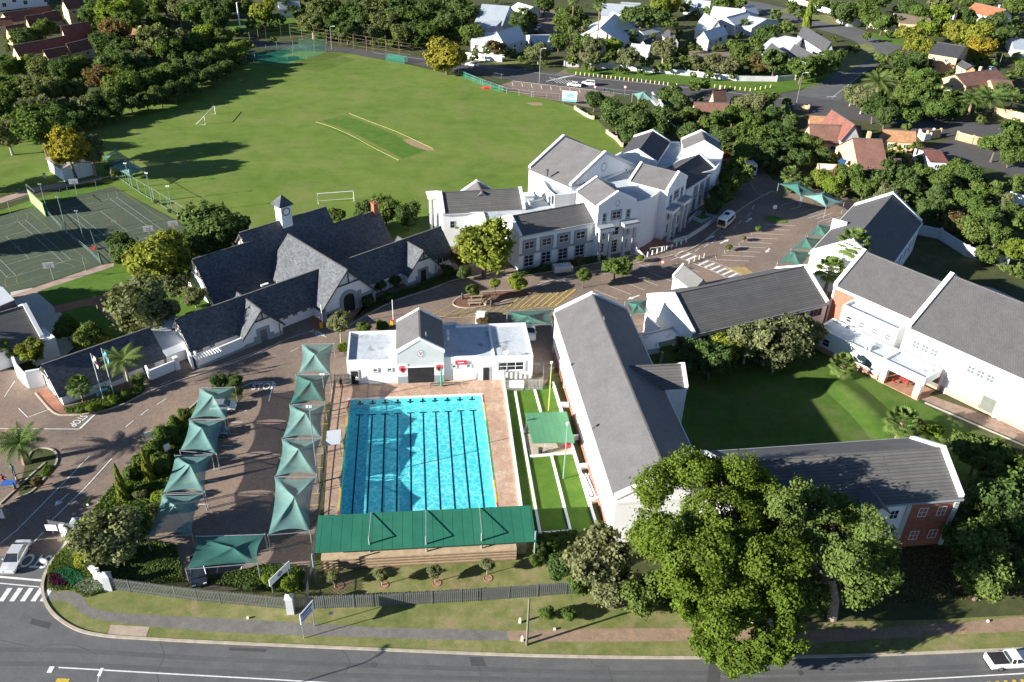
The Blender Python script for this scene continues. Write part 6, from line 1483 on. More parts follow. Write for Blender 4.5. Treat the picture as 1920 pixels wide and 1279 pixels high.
# benches on the island
for px, lab, a_ in (((893, 560), 'timber bench at the back of the centre island', 10), ((890, 573), 'timber bench at the front of the centre island', 8), ((915, 569), 'small timber picnic seat on the centre island', 60)):
    T = Thing('bench', lab, 'bench', G(*px), rad(a_), 'benches on the centre island'); b = MB(); b.box(0, 0, .5, 2.4, .5, .08); T.part('seat', b, M('bench_timber', (.30, .24, .17), .2, 2, .85), world=False); b = MB(); b.box(0, .3, .75, 2.4, .06, .4); T.part('backrest', b, MATS['bench_timber'], world=False)
    for x in (-.9, .9): b = MB(); b.box(x, .05, 0.08, .1, .5, .42); T.part('leg', b, MATS['bench_timber'], world=False)
for px, lab in (((867, 562), 'dark post at the left end of the centre island'), ((921, 575), 'dark round post at the front right of the benches')):
    T = Thing('post', lab, 'post', G(*px), 0); b = MB(); b.tube([(0, 0, 0), (0, 0, 1.3)], .2, 8); T.part('shaft', b, BEAM, world=False); b = MB(); b.tube([(0, 0, 1.3), (0, 0, 1.4)], [.22, .1], 8); T.part('cap', b, BEAM, world=False)
# painted words
def road_text(txt, px, px2, size, squash=1.6):
    cu_ = bpy.data.curves.new('text', 'FONT'); cu_.body = txt; cu_.size = size; cu_.align_x = 'CENTER'; cu_.offset = .02
    o = bpy.data.objects.new('t', cu_); C.objects.link(o); bpy.context.view_layer.update()
    me = bpy.data.meshes.new_from_object(o.evaluated_get(bpy.context.evaluated_depsgraph_get())); bpy.data.objects.remove(o)
    a, c = G(*px), G(*px2); d = (c - a)
    q = bpy.data.objects.new('road_lettering', me); me.materials.clear(); me.materials.append(PAINTW); q.location = ((a.x + c.x) / 2, (a.y + c.y) / 2, .044); q.rotation_euler = (0, 0, math.atan2(d.y, d.x)); q.scale = (1, squash, 1); link(q); q['kind'] = 'structure'
road_text('STOP', (476, 731), (510, 730), 1.45); road_text('STOP', (152, 779), (130, 796), 1.1, 1.5); road_text('STOP', (92, 1042), (42, 1039), 1.75, 1.6); road_text('STOP', (578, 620), (602, 634), 1.2, 1.3)
# ------------------------------------------------------------------ vegetation
def leaf_mat(name, base, warm, tr=.3, hue=.03):
    m, nt, bs = nodes(name); nt.nodes.remove(bs); out_ = nt.nodes['Material Output']
    at = nt.nodes.new('ShaderNodeAttribute'); at.attribute_name = 'tone'
    oi = nt.nodes.new('ShaderNodeObjectInfo')
    c = mixc(nt, mul(base, .62), mul(base, 1.35), at.outputs['Fac'])
    rr = ramp(nt, oi.outputs['Random'], [(0, (0, 0, 0)), (1, (1, 1, 1))])
    c = mixc(nt, c, warm, rr)
    f = nt.nodes.new('ShaderNodeMath'); f.operation = 'MULTIPLY'; nt.links.new(oi.outputs['Random'], f.inputs[0]); f.inputs[1].default_value = .75
    mixn = c.node; [nt.links.remove(l) for l in mixn.inputs[0].links]; nt.links.new(f.outputs[0], mixn.inputs[0])
    d = nt.nodes.new('ShaderNodeBsdfDiffuse'); t = nt.nodes.new('ShaderNodeBsdfTranslucent'); nt.links.new(c, d.inputs[0]); nt.links.new(mixc(nt, c, (1.2, 1.25, .6), 1.0, 'MULTIPLY'), t.inputs[0])
    x = nt.nodes.new('ShaderNodeMixShader'); x.inputs[0].default_value = tr; nt.links.new(d.outputs[0], x.inputs[1]); nt.links.new(t.outputs[0], x.inputs[2]); nt.links.new(x.outputs[0], out_.inputs[0])
    return m
LM = {
 'D': leaf_mat('dark_green_leaves', (.074, .118, .036), (.105, .148, .050)),
 'M': leaf_mat('mid_green_leaves', (.092, .145, .036), (.135, .175, .048)),
 'L': leaf_mat('lime_green_leaves', (.150, .220, .032), (.20, .24, .044)),
 'Y': leaf_mat('yellow_leaves', (.310, .245, .032), (.22, .22, .042)),
 'G': leaf_mat('yellow_green_leaves', (.180, .215, .036), (.22, .22, .042)),
 'O': leaf_mat('olive_grey_leaves', (.150, .170, .078), (.18, .185, .09)),
 'B': leaf_mat('brownish_autumn_leaves', (.150, .120, .050), (.19, .13, .058)),
 'W': leaf_mat('willow_leaves', (.130, .155, .055), (.155, .172, .064)),
 'P': leaf_mat('palm_leaves', (.091, .143, .042), (.126, .169, .049), .2),
 'F': leaf_mat('big_tree_leaves', (.105, .155, .024), (.115, .160, .026), .35),
}
KIND = {'D': 'dark green', 'M': 'mid green', 'L': 'lime green', 'Y': 'yellow-leaved', 'G': 'yellow-green', 'O': 'olive green', 'B': 'brownish', 'W': 'pale drooping'}
BARK = M('bark', (.13, .10, .075), .25, 3, .95, .3); PBARK = M('pale_bark', (.33, .29, .24), .2, 3, .95, .3)
def leafmesh(name, ctr, out, size, tone, rng, droop=0, asp=.6):
    n = len(ctr)
    nv = out + rng.normal(0, .55, (n, 3)); nv[:, 2] += .25
    nv /= np.linalg.norm(nv, axis=1)[:, None] + 1e-9
    r = rng.normal(0, 1, (n, 3)); 
    if droop: r = r * .3 + np.array([0, 0, -1.0])
    t = r - nv * (r * nv).sum(1)[:, None]; t /= np.linalg.norm(t, axis=1)[:, None] + 1e-9
    bt = np.cross(nv, t); s = (size * rng.uniform(.65, 1.35, n))[:, None]
    V = np.empty((n, 4, 3)); V[:, 0] = ctr - t * s; V[:, 1] = ctr + bt * s * asp; V[:, 2] = ctr + t * s; V[:, 3] = ctr - bt * s * asp
    me = bpy.data.meshes.new(name); me.vertices.add(4 * n); me.vertices.foreach_set('co', V.ravel().astype(np.float32))
    me.loops.add(4 * n); me.loops.foreach_set('vertex_index', np.arange(4 * n, dtype=np.int32))
    me.polygons.add(n); me.polygons.foreach_set('loop_start', np.arange(0, 4 * n, 4, dtype=np.int32)); me.polygons.foreach_set('loop_total', np.full(n, 4, dtype=np.int32))
    a = me.attributes.new('tone', 'FLOAT', 'FACE'); a.data.foreach_set('value', tone.astype(np.float32)); me.update(); me.validate()
    return me
def crown_data(seed, nl=8, n=10500, leaf=.058, sq=.9, spread=.55, core=.62, lob=(.24, .42), per=30, droop=0, low=-.45, sig=.055, gap=-1.3):
    rng = np.random.default_rng(seed); C0 = [(0, 0, 0, core)]
    for i in range(nl):
        a = 2 * math.pi * (i + rng.uniform(-.3, .3)) / nl; z = rng.uniform(low, .62); rr = spread * rng.uniform(.8, 1.1) * math.sqrt(max(.1, 1 - z * z * .8))
        C0.append((rr * math.cos(a), rr * math.sin(a), z * .75, rng.uniform(*lob)))
    C0 = np.array(C0); nc = int(n / per)
    w = C0[:, 3] ** 2; idx = rng.choice(len(C0), nc * 3, p=w / w.sum()); d = rng.normal(0, 1, (nc * 3, 3)); d /= np.linalg.norm(d, axis=1)[:, None]
    p = C0[idx, :3] + d * (C0[idx, 3] * rng.uniform(.82, 1.04, nc * 3))[:, None]
    dist = np.linalg.norm(p[:, None, :] - C0[None, :, :3], axis=2) / C0[None, :, 3]
    keep = (dist.min(1) > .78) & (p[:, 2] > -.75); p, d = p[keep][:nc], d[keep][:nc]; nc = len(p)
    if gap is not None:
        q = p * 7.0; nz = np.sin(q[:, 0] + 1.7 * np.sin(q[:, 1])) + np.sin(q[:, 1] * 1.1 + 1.3 * np.sin(q[:, 2] + 2)) + np.sin(q[:, 2] * 1.2 + q[:, 0] * .7); k_ = nz > gap; p, d = p[k_], d[k_]; nc = len(p)
    tone_c = np.clip(rng.normal(.5, .26, nc), 0, 1); cs = rng.uniform(.6, 1.4, nc)
    k = np.repeat(np.arange(nc), per); off = rng.normal(0, sig, (len(k), 3)) * cs[k][:, None]
    if droop: off[:, 2] -= np.abs(rng.normal(0, droop, len(k)))
    ctr = p[k] + off; ctr[:, 2] *= sq
    tone = np.clip(tone_c[k] + rng.normal(0, .12, len(k)), 0, 1)
    return ctr, d[k], np.full(len(k), leaf), tone, rng
def crown_mesh(name, **kw):
    dr = kw.get('droop', 0); c, o, s, t, r = crown_data(**kw); return leafmesh(name, c, o, s, t, r, dr)
BROAD = [crown_mesh('crown', seed=i, nl=6 + i % 4, sig=.055 + .008 * (i % 3), sq=.85 + .05 * (i % 3)) for i in range(7)]
WIL = [crown_mesh('crown', seed=20 + i, nl=8, droop=.2, n=10000, leaf=.07, sq=1.05) for i in range(2)]
OPEN = [crown_mesh('crown', seed=30 + i, nl=9, core=.4, spread=.62, n=8500, sig=.06, lob=(.2, .34)) for i in range(3)]
FLATC = crown_mesh('crown', seed=41, nl=10, sq=.42, spread=.7, core=.55, n=10000)
def cone_crown(seed, n=3800):
    rng = np.random.default_rng(seed); h = rng.uniform(0, 1, n) ** .8; a = rng.uniform(0, 2 * math.pi, n); r = (1 - h) ** .75 * (.85 + .15 * np.sin(a * 5 + h * 20)) * rng.uniform(.85, 1.03, n)
    ctr = np.stack([r * np.cos(a), r * np.sin(a), h * 2 - 1], 1); out_ = np.stack([np.cos(a), np.sin(a), np.full(n, .3)], 1)
    return leafmesh('crown', ctr, out_, np.full(n, .10), np.clip(rng.normal(.5, .2, n) + .25 * np.sin(a * 5 + h * 20), 0, 1), rng)
CONE = [cone_crown(1), cone_crown(2)]
def trunk_mesh(seed, lean=.1):
    rng = random.Random(seed); b = MB(); top = (rng.uniform(-lean, lean), rng.uniform(-lean, lean), .55)
    b.tube([(0, 0, 0), (top[0] * .5, top[1] * .5, .3), top], [.075, .055, .045], 7)
    for i in range(5):
        a = 2 * math.pi * (i + rng.uniform(-.3, .3)) / 5; r = rng.uniform(.25, .42)
        m_ = (top[0] + r * .45 * math.cos(a), top[1] + r * .45 * math.sin(a), .75 + rng.uniform(-.05, .08)); e = (top[0] + r * math.cos(a), top[1] + r * math.sin(a), 1.0 + rng.uniform(-.1, .15))
        b.tube([top, m_, e], [.035, .024, .010], 5)
    return b
TRK = [trunk_mesh(i).mesh('trunk', BARK) for i in range(4)]; TRKP = [trunk_mesh(i + 9).mesh('trunk', PBARK) for i in range(2)]
MC = {}
def withmat(me, mat):
    k = (me.name, mat.name)
    if k not in MC:
        c = me.copy(); c.materials.clear(); c.materials.append(mat); MC[k] = c
    return MC[k]
RNG = random.Random(7)
def tree(u, v, r, kind, label, group=None, shape=None, name='tree', cat='tree', base=None, sq=1.0, hk=1.0):
    zc = 4.0
    for _ in range(5):
        P = G(u, v, zc); R = r * depth(P) / FPX; zc = max(1.05, hk) * R * (1.12 if r > 12 else 1.3)
    if base is not None:      # crown stands above a known foot
        B_ = G(*base); zc = max(R, 1.0)
        best = min((abs(proj_((B_.x, B_.y, z))[1] - v), z) for z in np.linspace(R * .8, R * 5 + 3, 120)); zc = best[1]; P = Vector((B_.x, B_.y, zc))
    T = bpy.data.objects.new(name, None); T.location = (P.x, P.y, 0); T.empty_display_size = .5; T.rotation_euler = (0, 0, RNG.uniform(0, 6.28)); link(T); tag(T, label, cat, group)
    pool_ = {'W': WIL, 'willow': WIL}.get(kind, BROAD)
    if shape == 'open': pool_ = OPEN
    if shape == 'flat': pool_ = [FLATC]
    if shape == 'cone': pool_ = CONE
    if shape == 'mix': pool_ = BROAD + OPEN
    me = withmat(RNG.choice(pool_), LM[kind]); o = bpy.data.objects.new('crown', me); link(o, T); k = RNG.uniform(1.08, 1.26)
    o.location = (0, 0, zc); o.scale = (R * k, R * k, R * sq * RNG.uniform(1.05, 1.2))
    t = bpy.data.objects.new('trunk', RNG.choice(TRKP if kind in 'OW' else TRK)); link(t, T); t.scale = (R * 1.1, R * 1.1, zc * 1.05)
    return T
ZON = []
def zone(phrase, grp, data, shape='mix'):
    for q in data.replace('\n', ' ').split(';'):
        q = q.strip()
        if not q: continue
        f = q.split(','); kk = 1.15 if 'bollards' in phrase else 1.0; ZON.append([float(f[0]), float(f[1]), float(f[2]) * kk, f[3].strip(), f[4].strip() if len(f) > 4 else shape, phrase, grp])
def build_zones(limit):
    Z = sorted(ZON, key=lambda q: -q[2]); keep, rest = Z[:limit], Z[limit:]
    keep.sort(key=lambda q: (q[5], q[0], q[1])); cnt = {}
    for u, v, r, k, sh, ph, gp in keep:
        c = cnt[(ph, k)] = cnt.get((ph, k), -1) + 1
        tree(u, v, r, k, '%s %s tree from the left %s' % (nth(c), KIND[k], ph), gp, shape=sh)
    rng = np.random.default_rng(5); cs, os_, ss, ts = [], [], [], []
    for u, v, r, k, sh, ph, gp in rest:
        r = abs(r); zc = 2.0
        for _ in range(4): P = G(u, v, zc); R = r * depth(P) / FPX; zc = R * 1.0
        c, o, s, t, _ = crown_data(seed=int(u), nl=6, n=900, leaf=.15, per=20); cs.append(c * R + np.array([P.x, P.y, zc])); os_.append(o); ss.append(s * R); ts.append(t)
    me = leafmesh('small_trees', np.concatenate(cs), np.concatenate(os_), np.concatenate(ss), np.concatenate(ts), rng); me.materials.append(LM['M'])
    o = bpy.data.objects.new('small_trees', me); link(o); tag(o, 'smaller green trees and shrubs filling the gaps between the larger garden trees', 'undergrowth', None, 'stuff')
zone('in the belt below the red-brown roofs', 'trees left of the sports field', '''15,125,24,M; 50,122,22,M; 78,130,24,W; 118,130,28,D; 150,128,22,M; 20,165,30,M; 60,170,30,W; 98,165,30,W; 140,170,24,D; 30,210,30,M; 75,205,30,O; 118,205,28,M; 160,200,24,O;
112,153,13,Y; 185,148,28,B; 190,190,24,D; 10,240,26,D; 60,230,24,D; 110,232,20,D; 5,185,26,M; 150,222,20,D; 185,213,20,D; 215,203,20,D; 245,193,20,D; 275,186,20,D;300,178,20,D;325,168,20,D;350,158,20,D;375,147,20,D;400,138,20,D;425,126,18,D;130,240,18,D;170,228,16,D;448,114,15,D''')
zone('in the tall belt left of the field', 'trees left of the sports field', '''215,165,26,M; 245,160,26,M; 275,152,26,M; 300,145,24,D; 325,140,26,M; 350,130,24,D; 375,118,24,D; 400,112,24,M; 425,103,22,M;445,93,20,L; 462,84,16,M; 215,120,30,D; 197,85,28,D; 215,60,26,B; 225,95,26,D; 250,112,24,O; 292,78,36,W; 270,125,24,D; 320,100,28,M; 340,72,20,O; 365,85,24,M; 385,62,20,L;
235,135,22,M; 262,95,18,M; 340,110,22,D; 405,85,20,D; 180,18,26,D; 210,25,28,L; 245,15,28,L; 235,42,24,M; 295,38,22,D; 275,8,20,O; 310,8,24,M; 335,20,24,O; 362,28,28,M; 385,8,22,D; 405,38,26,D; 430,10,20,D; 420,66,18,M; 493,20,25,G; 458,12,18,M; 526,36,12,O; 82,52,20,M; 40,72,20,D; 62,68,20,D; 168,30,18,D; 172,52,12,L;445,60,14,M; 470,45,12,M; 400,62,16,M;155,35,14,M;188,42,14,M''')
zone('behind the top edge of the field', 'trees behind the sports field', '''565,28,16,W; 585,42,26,W; 602,20,26,W; 625,48,22,D; 645,25,26,D; 650,56,24,D; 675,32,26,D; 690,60,20,O; 705,15,26,W; 722,46,24,W; 745,30,28,D; 752,64,20,W; 765,10,26,D; 785,35,28,M; 800,62,20,M; 815,20,30,D; 840,42,26,D; 850,8,28,D; 872,28,24,D; 715,78,13,M; 737,82,13,M;780,76,14,W;545,8,18,D;575,8,16,D;520,-4,18,D;735,8,22,D;620,8,20,M;668,8,20,D;695,38,18,D;768,55,18,D;820,55,18,M;790,10,20,D;700,80,10,L''')
zone('among the upper white houses', 'garden trees among the white houses', '''883,62,22,M; 932,89,18,B; 914,92,13,B; 950,92,12,B; 1010,98,20,O; 975,42,20,D; 986,24,16,D; 1020,6,20,D; 1050,22,14,L; 1066,30,20,M; 1060,48,24,M; 1048,76,18,M; 1085,58,18,O; 1095,35,14,M; 1102,46,14,D; 1090,78,18,M; 1110,62,14,D; 1128,72,13,L; 1142,70,12,D; 1182,68,16,G; 1152,84,18,L; 1112,88,20,O; 1145,100,14,M; 1207,30,36,D,flat; 1237,15,20,L; 1257,10,20,Y; 1282,12,16,G; 1305,25,11,L; 1330,24,15,M; 1357,6,20,M; 1386,6,16,D; 1395,46,16,L; 1372,84,13,B; 1441,65,22,D; 1455,28,15,O;1477,50,17,O;1486,10,14,D;1483,18,10,Y; 1278,98,16,D; 1245,92,22,O; 1346,76,10,M; 1390,96,20,M;1418,76,14,D; 995,98,14,D;1352,86,8,M;960,98,12,D;1075,95,14,D;1130,20,10,M;1000,40,12,D;1220,55,12,D;1170,85,10,M;1296,84,8,L;1312,90,7,L;1340,90,7,M;1225,70,10,M;1500,30,10,M''')
zone('on the lawn behind the yellow bollards', 'roadside trees above the main road', '''1075,113,13,O,open; 1110,108,17,O,open; 1135,112,10,O,open; 1177,110,20,O,open; 1212,116,15,M,open; 1250,123,15,O,open;1284,118,15,M,open; 1312,114,18,O,open;1342,116,18,O,open; 1366,122,18,O,open; 1395,108,18,M,open; 1425,120,17,B,open;1455,114,24,D;1480,125,15,D;1505,125,24,M;1537,122,22,M;1562,112,18,M;1330,140,10,M;1098,124,9,L;1300,140,8,M;1200,132,8,O;1230,130,7,O;1160,130,8,O;1410,135,10,M;1380,100,14,M''')
zone('in the grove behind the teaching complex', 'trees between the school and the main road', '''1115,188,19,D; 1135,190,14,D; 1160,216,32,D; 1195,226,32,D; 1230,232,28,D; 1182,250,22,D; 1252,178,20,D;1266,168,16,D;1276,188,18,D;1302,160,16,M;1320,158,14,M; 1240,206,18,D; 1270,222,20,D;1300,216,20,M;1290,246,20,D;1326,236,22,M;1350,226,22,M;1375,216,20,M;1392,192,20,O;1420,192,22,O;1440,188,18,M; 1410,222,22,M; 1446,216,20,D;1472,212,16,O;1482,232,20,D;
1352,256,22,D;1386,252,24,M;1420,252,24,M;1456,252,24,D;1396,286,24,M;1430,286,26,D;1466,276,24,D;1500,265,22,D;1500,296,22,D;1522,272,20,M;1546,292,18,D;1360,285,16,D;1440,312,16,D;1460,302,18,D;1225,255,16,L;1250,245,14,M;1340,200,12,D;1380,345,14,D;1362,352,12,D;1490,250,16,M;1530,250,14,D;1140,205,14,D;1205,195,14,D;1310,190,12,D;1475,190,12,D;1412,275,20,D;1365,310,10,D;1345,375,10,D;1330,392,9,D;1318,402,7,D''')
zone('round the upper right road', 'trees round the upper right road', '''1620,186,24,O;1598,178,18,O;1642,202,26,D;1662,216,22,D;1680,192,24,M;1702,216,22,M;1710,170,28,M;1736,150,26,M;1742,186,26,M;1762,202,24,M;1692,126,22,D;1720,116,22,D;1666,112,15,L;1650,108,14,G;1702,62,26,G;1722,82,24,G;1742,52,24,L;1766,28,22,L;1788,62,26,G;1828,62,30,G;1838,92,24,Y;1860,38,24,D;1812,32,20,D;1890,62,18,D;1905,46,16,G;1872,72,16,D;1625,68,11,M;1605,92,11,L;1582,22,22,D;1610,12,24,M;1632,28,22,M;1656,42,20,M;1680,36,16,M;1700,12,18,D;1726,22,22,M;1762,6,22,O;1900,12,22,M;1536,6,14,D;1557,8,12,L;1740,96,18,G;1680,140,16,D;1770,176,20,M;1735,120,16,D;1716,145,18,M;1790,205,20,M;1835,115,12,D;1785,110,9,L;1880,108,10,L;1660,170,16,D;1765,105,14,G;1800,90,14,G;1850,5,20,D;1880,20,14,M;1880,170,18,D;1900,140,14,L;1905,180,16,D;1650,5,18,D;1810,8,14,M;1725,200,18,D;1862,118,10,M;1700,240,12,D''')
zone('in gardens below the red roofs', 'garden trees right of the school', '''1680,279,17,D;1716,278,17,D;1870,268,32,M;1906,250,28,M;1896,292,20,M;1541,332,18,L;1562,348,20,L;1592,330,24,M;1510,338,16,M;1620,352,24,M;1650,328,26,D;1680,318,26,D;1702,342,26,D;1662,366,22,O;1730,328,22,M;1762,338,22,M;1790,318,24,M;1820,328,24,D;1794,352,14,L,cone;1762,368,22,D;1742,396,24,D;1820,374,26,M;1850,362,24,M;1842,400,24,M;1880,378,20,O;1902,400,20,M;1792,420,24,B;1830,428,28,M;1870,440,24,M;1900,468,24,L;1852,476,20,M;1906,510,16,D;1770,395,18,D;1870,348,18,D;1655,396,16,M;1540,312,10,M;1478,352,10,D;1640,300,10,D;1726,300,12,M;1690,375,18,D;1720,372,18,D;1785,385,18,D;1860,415,20,D;1905,425,18,M;1560,295,14,D;1620,385,18,D;1580,362,12,M;1905,340,14,D;1600,300,8,M;1885,500,12,D;1545,362,8,L;1832,350,18,M;1700,410,12,D;1905,350,16,M''')
def inpoly(u, v, P):
    r_ = False; j = len(P) - 1
    for i in range(len(P)):
        if (P[i][1] > v) != (P[j][1] > v) and u < (P[j][0] - P[i][0]) * (v - P[i][1]) / (P[j][1] - P[i][1]) + P[i][0]: r_ = not r_
        j = i
    return r_
KEEP = [[(430, 75), (700, 92), (870, 112), (960, 120), (1064, 134), (1220, 148), (1330, 160), (1450, 172), (1540, 160), (1600, 178), (1850, 230), (1960, 240), (1960, 285), (1840, 268), (1750, 315), (1600, 228), (1480, 212), (1300, 194), (1156, 180), (961, 156), (870, 140), (640, 100), (430, 90)],
        [(1485, 180), (1560, 128), (1600, 92), (1590, 76), (1480, 44), (1330, 12), (1400, -3), (1500, 18), (1600, 44), (1700, 80), (1675, 102), (1600, 158), (1575, 195)], [(1040, 140), (1040, 72), (1004, 50), (1008, 10), (1044, 10), (1050, 50), (1090, 85), (1112, 140)], [(1735, 255), (1860, 255), (1940, 330), (1830, 325), (1730, 312)], [(1285, 92), (1402, 96), (1400, 118), (1290, 112)]]
HP = [(sum(q[i][0] for i in range(3)) / 3, sum(q[i][1] for i in range(3)) / 3, max(abs(q[0][0] - q[1][0]), 22) * .55 + 4) for _, _, bl in HOUSES for q in bl]
rg_ = random.Random(12)
for P, n_, r0_, r1_ in (([(870, 0), (1920, 0), (1920, 120), (1700, 130), (1480, 150), (1064, 130), (870, 108)], 210, 5, 11), ([(1560, 130), (1920, 120), (1920, 240), (1760, 230), (1600, 180)], 50, 7, 12), ([(1380, 205), (1560, 215), (1760, 250), (1740, 330), (1540, 345), (1400, 290)], 45, 6, 11), ([(1560, 340), (1920, 330), (1920, 520), (1760, 440), (1720, 400)], 60, 7, 12), ([(0, 20), (200, 20), (230, 110), (0, 125)], 45, 5, 9), ([(200, 0), (560, 0), (560, 60), (430, 100), (200, 200)], 60, 8, 13), ([(560, 0), (880, 0), (870, 95), (700, 80), (560, 68)], 45, 7, 12)):
    k_ = 0; xs_ = [p[0] for p in P]; ys_ = [p[1] for p in P]
    while k_ < n_:
        u, v = rg_.uniform(min(xs_), max(xs_)), rg_.uniform(min(ys_), max(ys_)); k_ += .34
        if not inpoly(u, v, P) or any(inpoly(u, v, q) for q in KEEP) or any(abs(u - a) < w and abs(v - c) < 10 for a, c, w in HP): continue
        k_ += .66; ZON.append([u, v, -rg_.uniform(r0_, r1_), 'M', 'mix', '', ''])
build_zones(232)
# named trees of the school grounds
def nt_(u, v, r, k, lab, **kw): return tree(u, v, r, k, lab, **kw)
nt_(835, 103, 40, 'Y', 'big round autumn-yellow tree standing alone at the top right edge of the field', base=(838, 140))
nt_(75, 236, 44, 'M', 'large round green tree on the left lawn behind the yellow tree', hk=1.6); nt_(12, 250, 36, 'O', 'olive green tree cut by the left edge beside the lawn'); nt_(128, 275, 42, 'Y', 'bright yellow tree directly behind the white shed', hk=1.5); nt_(168, 282, 28, 'O', 'olive tree between the yellow tree and the green sails', hk=1.6)
nt_(302, 480, 58, 'G', 'yellow-olive tree at the left end of the slate-roofed building'); nt_(402, 438, 54, 'D', 'dark green tree behind the slate roof beside the courts'); nt_(362, 455, 34, 'D', 'small dark tree wedged between the yellow-olive tree and the slate roof'); nt_(233, 466, 34, 'D', 'dark round tree at the near corner of the courts')
nt_(262, 580, 58, 'O', 'broad olive tree on the shaded lawn in front of the gate office'); nt_(364, 556, 20, 'O', 'small grey-green tree against the white end gable of the slate building'); nt_(124, 615, 24, 'M', 'leafy green shrub-tree beside the paved terrace'); nt_(165, 632, 26, 'M', 'pale-tipped shrub behind the gate office roof'); nt_(195, 640, 18, 'L', 'small pale shrub close behind the gate office roof')
nt_(18, 650, 26, 'L', 'yellow-green tree at the left edge below the ribbed roof'); nt_(62, 660, 26, 'G', 'thin yellow-green tree behind the curved gate wall', shape='open'); nt_(24, 630, 14, 'L', 'upright lime conifer in front of the ribbed roof at the left edge', shape='cone', sq=1.6)
nt_(635, 605, 23, 'O', 'small pale olive tree beside the left end of the pool house', base=(640, 650))
nt_(682, 402, 26, 'D', 'dark tree behind the slate roof left of the brick chimney'); nt_(722, 394, 30, 'M', 'green tree directly behind the brick chimney'); nt_(764, 405, 26, 'D', 'dark tree right of the brick chimney'); nt_(632, 402, 16, 'M', 'small bright shrub behind the right end of the clock turret roof')
nt_(908, 462, 56, 'G', 'large yellow-green tree in front of the white teaching complex'); nt_(868, 478, 26, 'B', 'brownish lower crown beside the large yellow-green tree'); nt_(885, 424, 26, 'L', 'lime top crown rising behind the large yellow-green tree')
nt_(883, 543, 14, 'M', 'small round tree beside the benches on the centre island', base=(886, 568)); nt_(934, 531, 9, 'L', 'smallest lime tree on the centre island', base=(928, 555)); nt_(972, 531, 18, 'L', 'bright lime round tree at the right end of the centre island', base=(969, 552))
nt_(1094, 514, 16, 'M', 'small green street tree in the drive below the silver trailer', base=(1093, 540)); nt_(1166, 500, 27, 'M', 'leaning green street tree in front of the gabled teaching block', base=(1152, 525), shape='open')
for i, (u, v, r, k, lab) in enumerate(((1295, 668, 34, 'D', 'dark bush at the left end of the courtyard shrub row'), (1335, 672, 38, 'D', 'dark rounded bush second in the courtyard shrub row'), (1368, 652, 30, 'G', 'dark bush with yellow-green top in the courtyard shrub row'), (1402, 640, 38, 'O', 'grey-green bush left of the biggest courtyard bush'), (1440, 636, 44, 'O', 'biggest grey-green bush in the middle of the courtyard shrub row'), (1480, 640, 40, 'O', 'grey-green bush bulging over the lawn, right of the biggest one'), (1512, 626, 30, 'O', 'rightmost grey-green bush beside the flat-roofed annex'), (1455, 668, 28, 'O', 'lowest grey-green bush of the courtyard row'))):
    tree(u, v, r * 1.12, k, lab, 'bushes in the courtyard', name='bush', cat='bush', hk=.9, shape='round')
nt_(1100, 1040, 56, 'O', 'feathery grey-green tree at the near end of the long classroom block', shape='mix', base=(1110, 1110)); nt_(1050, 1062, 26, 'D', 'dark rounded shrub left of the feathery grey-green tree'); nt_(1150, 1105, 44, 'O', 'olive bush over the street fence, left one'); nt_(1200, 1118, 44, 'M', 'dark green bush over the street fence, right one'); nt_(1085, 1095, 22, 'M', 'small green shrub where the wide-paled fence ends'); nt_(1245, 1125, 26, 'D', 'dark shrub in the shade below the biggest tree')
for u, v, r, lab in ((1026, 1150, 15, 'small round clipped bush on the verge, left one of two'), (1066, 1150, 14, 'small round clipped bush on the verge, right one of two')): tree(u, v, r, 'M', lab, 'round bushes on the verge', name='bush', cat='bush', hk=.7)
nt_(205, 1008, 64, 'O', 'wide dark olive tree spilling over the white gate wall', sq=.8); nt_(250, 985, 40, 'D', 'dark lower crown right of the wide olive tree by the gate', sq=.8); nt_(160, 1045, 26, 'G', 'yellow-green bush in the corner planting in front of the gate wall')
nt_(1838, 850, 46, 'M', 'sunlit green shrub-tree at the right end of the south block'); nt_(1885, 862, 36, 'O', 'olive shrub beside the sunlit shrub-tree at the right edge'); nt_(1868, 950, 62, 'D', 'dense dark green tree at the right edge beside the south block'); nt_(1915, 985, 50, 'D', 'dark tree cut by the right edge'); nt_(1828, 1020, 50, 'M', 'green tree with light tips in front of the dense dark tree'); nt_(1845, 1085, 50, 'M', 'lowest green tree at the right, reaching down to the verge'); nt_(1905, 1070, 40, 'D', 'dark tree in the lower right corner above the verge')
nt_(1800, 985, 34, 'D', 'shaded dark tree in front of the brick end wall of the south block'); nt_(1890, 905, 50, 'M', 'tall green tree behind the dense dark tree at the right edge')
nt_(330, 530, 26, 'O', 'olive lower crown between the yellow-olive tree and the white end gable'); nt_(450, 425, 22, 'D', 'dark treetop peeping over the slate roof left of the clock turret')
nt_(100, 690, 14, 'M', 'small green tree behind the left end of the gate office'); nt_(290, 640, 18, 'D', 'dark shrub behind the metal-sheeted link roof'); nt_(325, 580, 14, 'L', 'small sunlit shrub on the brown bed by the white end gable')
for i_, (u_, v_, r_) in enumerate(((-70, 310, 44), (-110, 430, 46), (-75, 545, 40), (-150, 640, 50), (-100, 950, 40), (-170, 1000, 44), (-60, 200, 40))):
    tree(u_, v_, r_, 'MODM'[i_ % 4], 'street-side tree standing just outside the left edge, %s from the far end' % nth(i_), 'trees outside the left edge')
nt_(1382, 322, 30, 'M', 'round green tree in front of the parked white bus', shape='open'); nt_(1352, 362, 24, 'D', 'dark hedge-like tree right of the teaching complex, upper one'); nt_(1338, 388, 18, 'D', 'dark hedge-like shrub right of the teaching complex, lower one'); nt_(1368, 350, 20, 'M', 'green shrub between the white bus and the minibus')
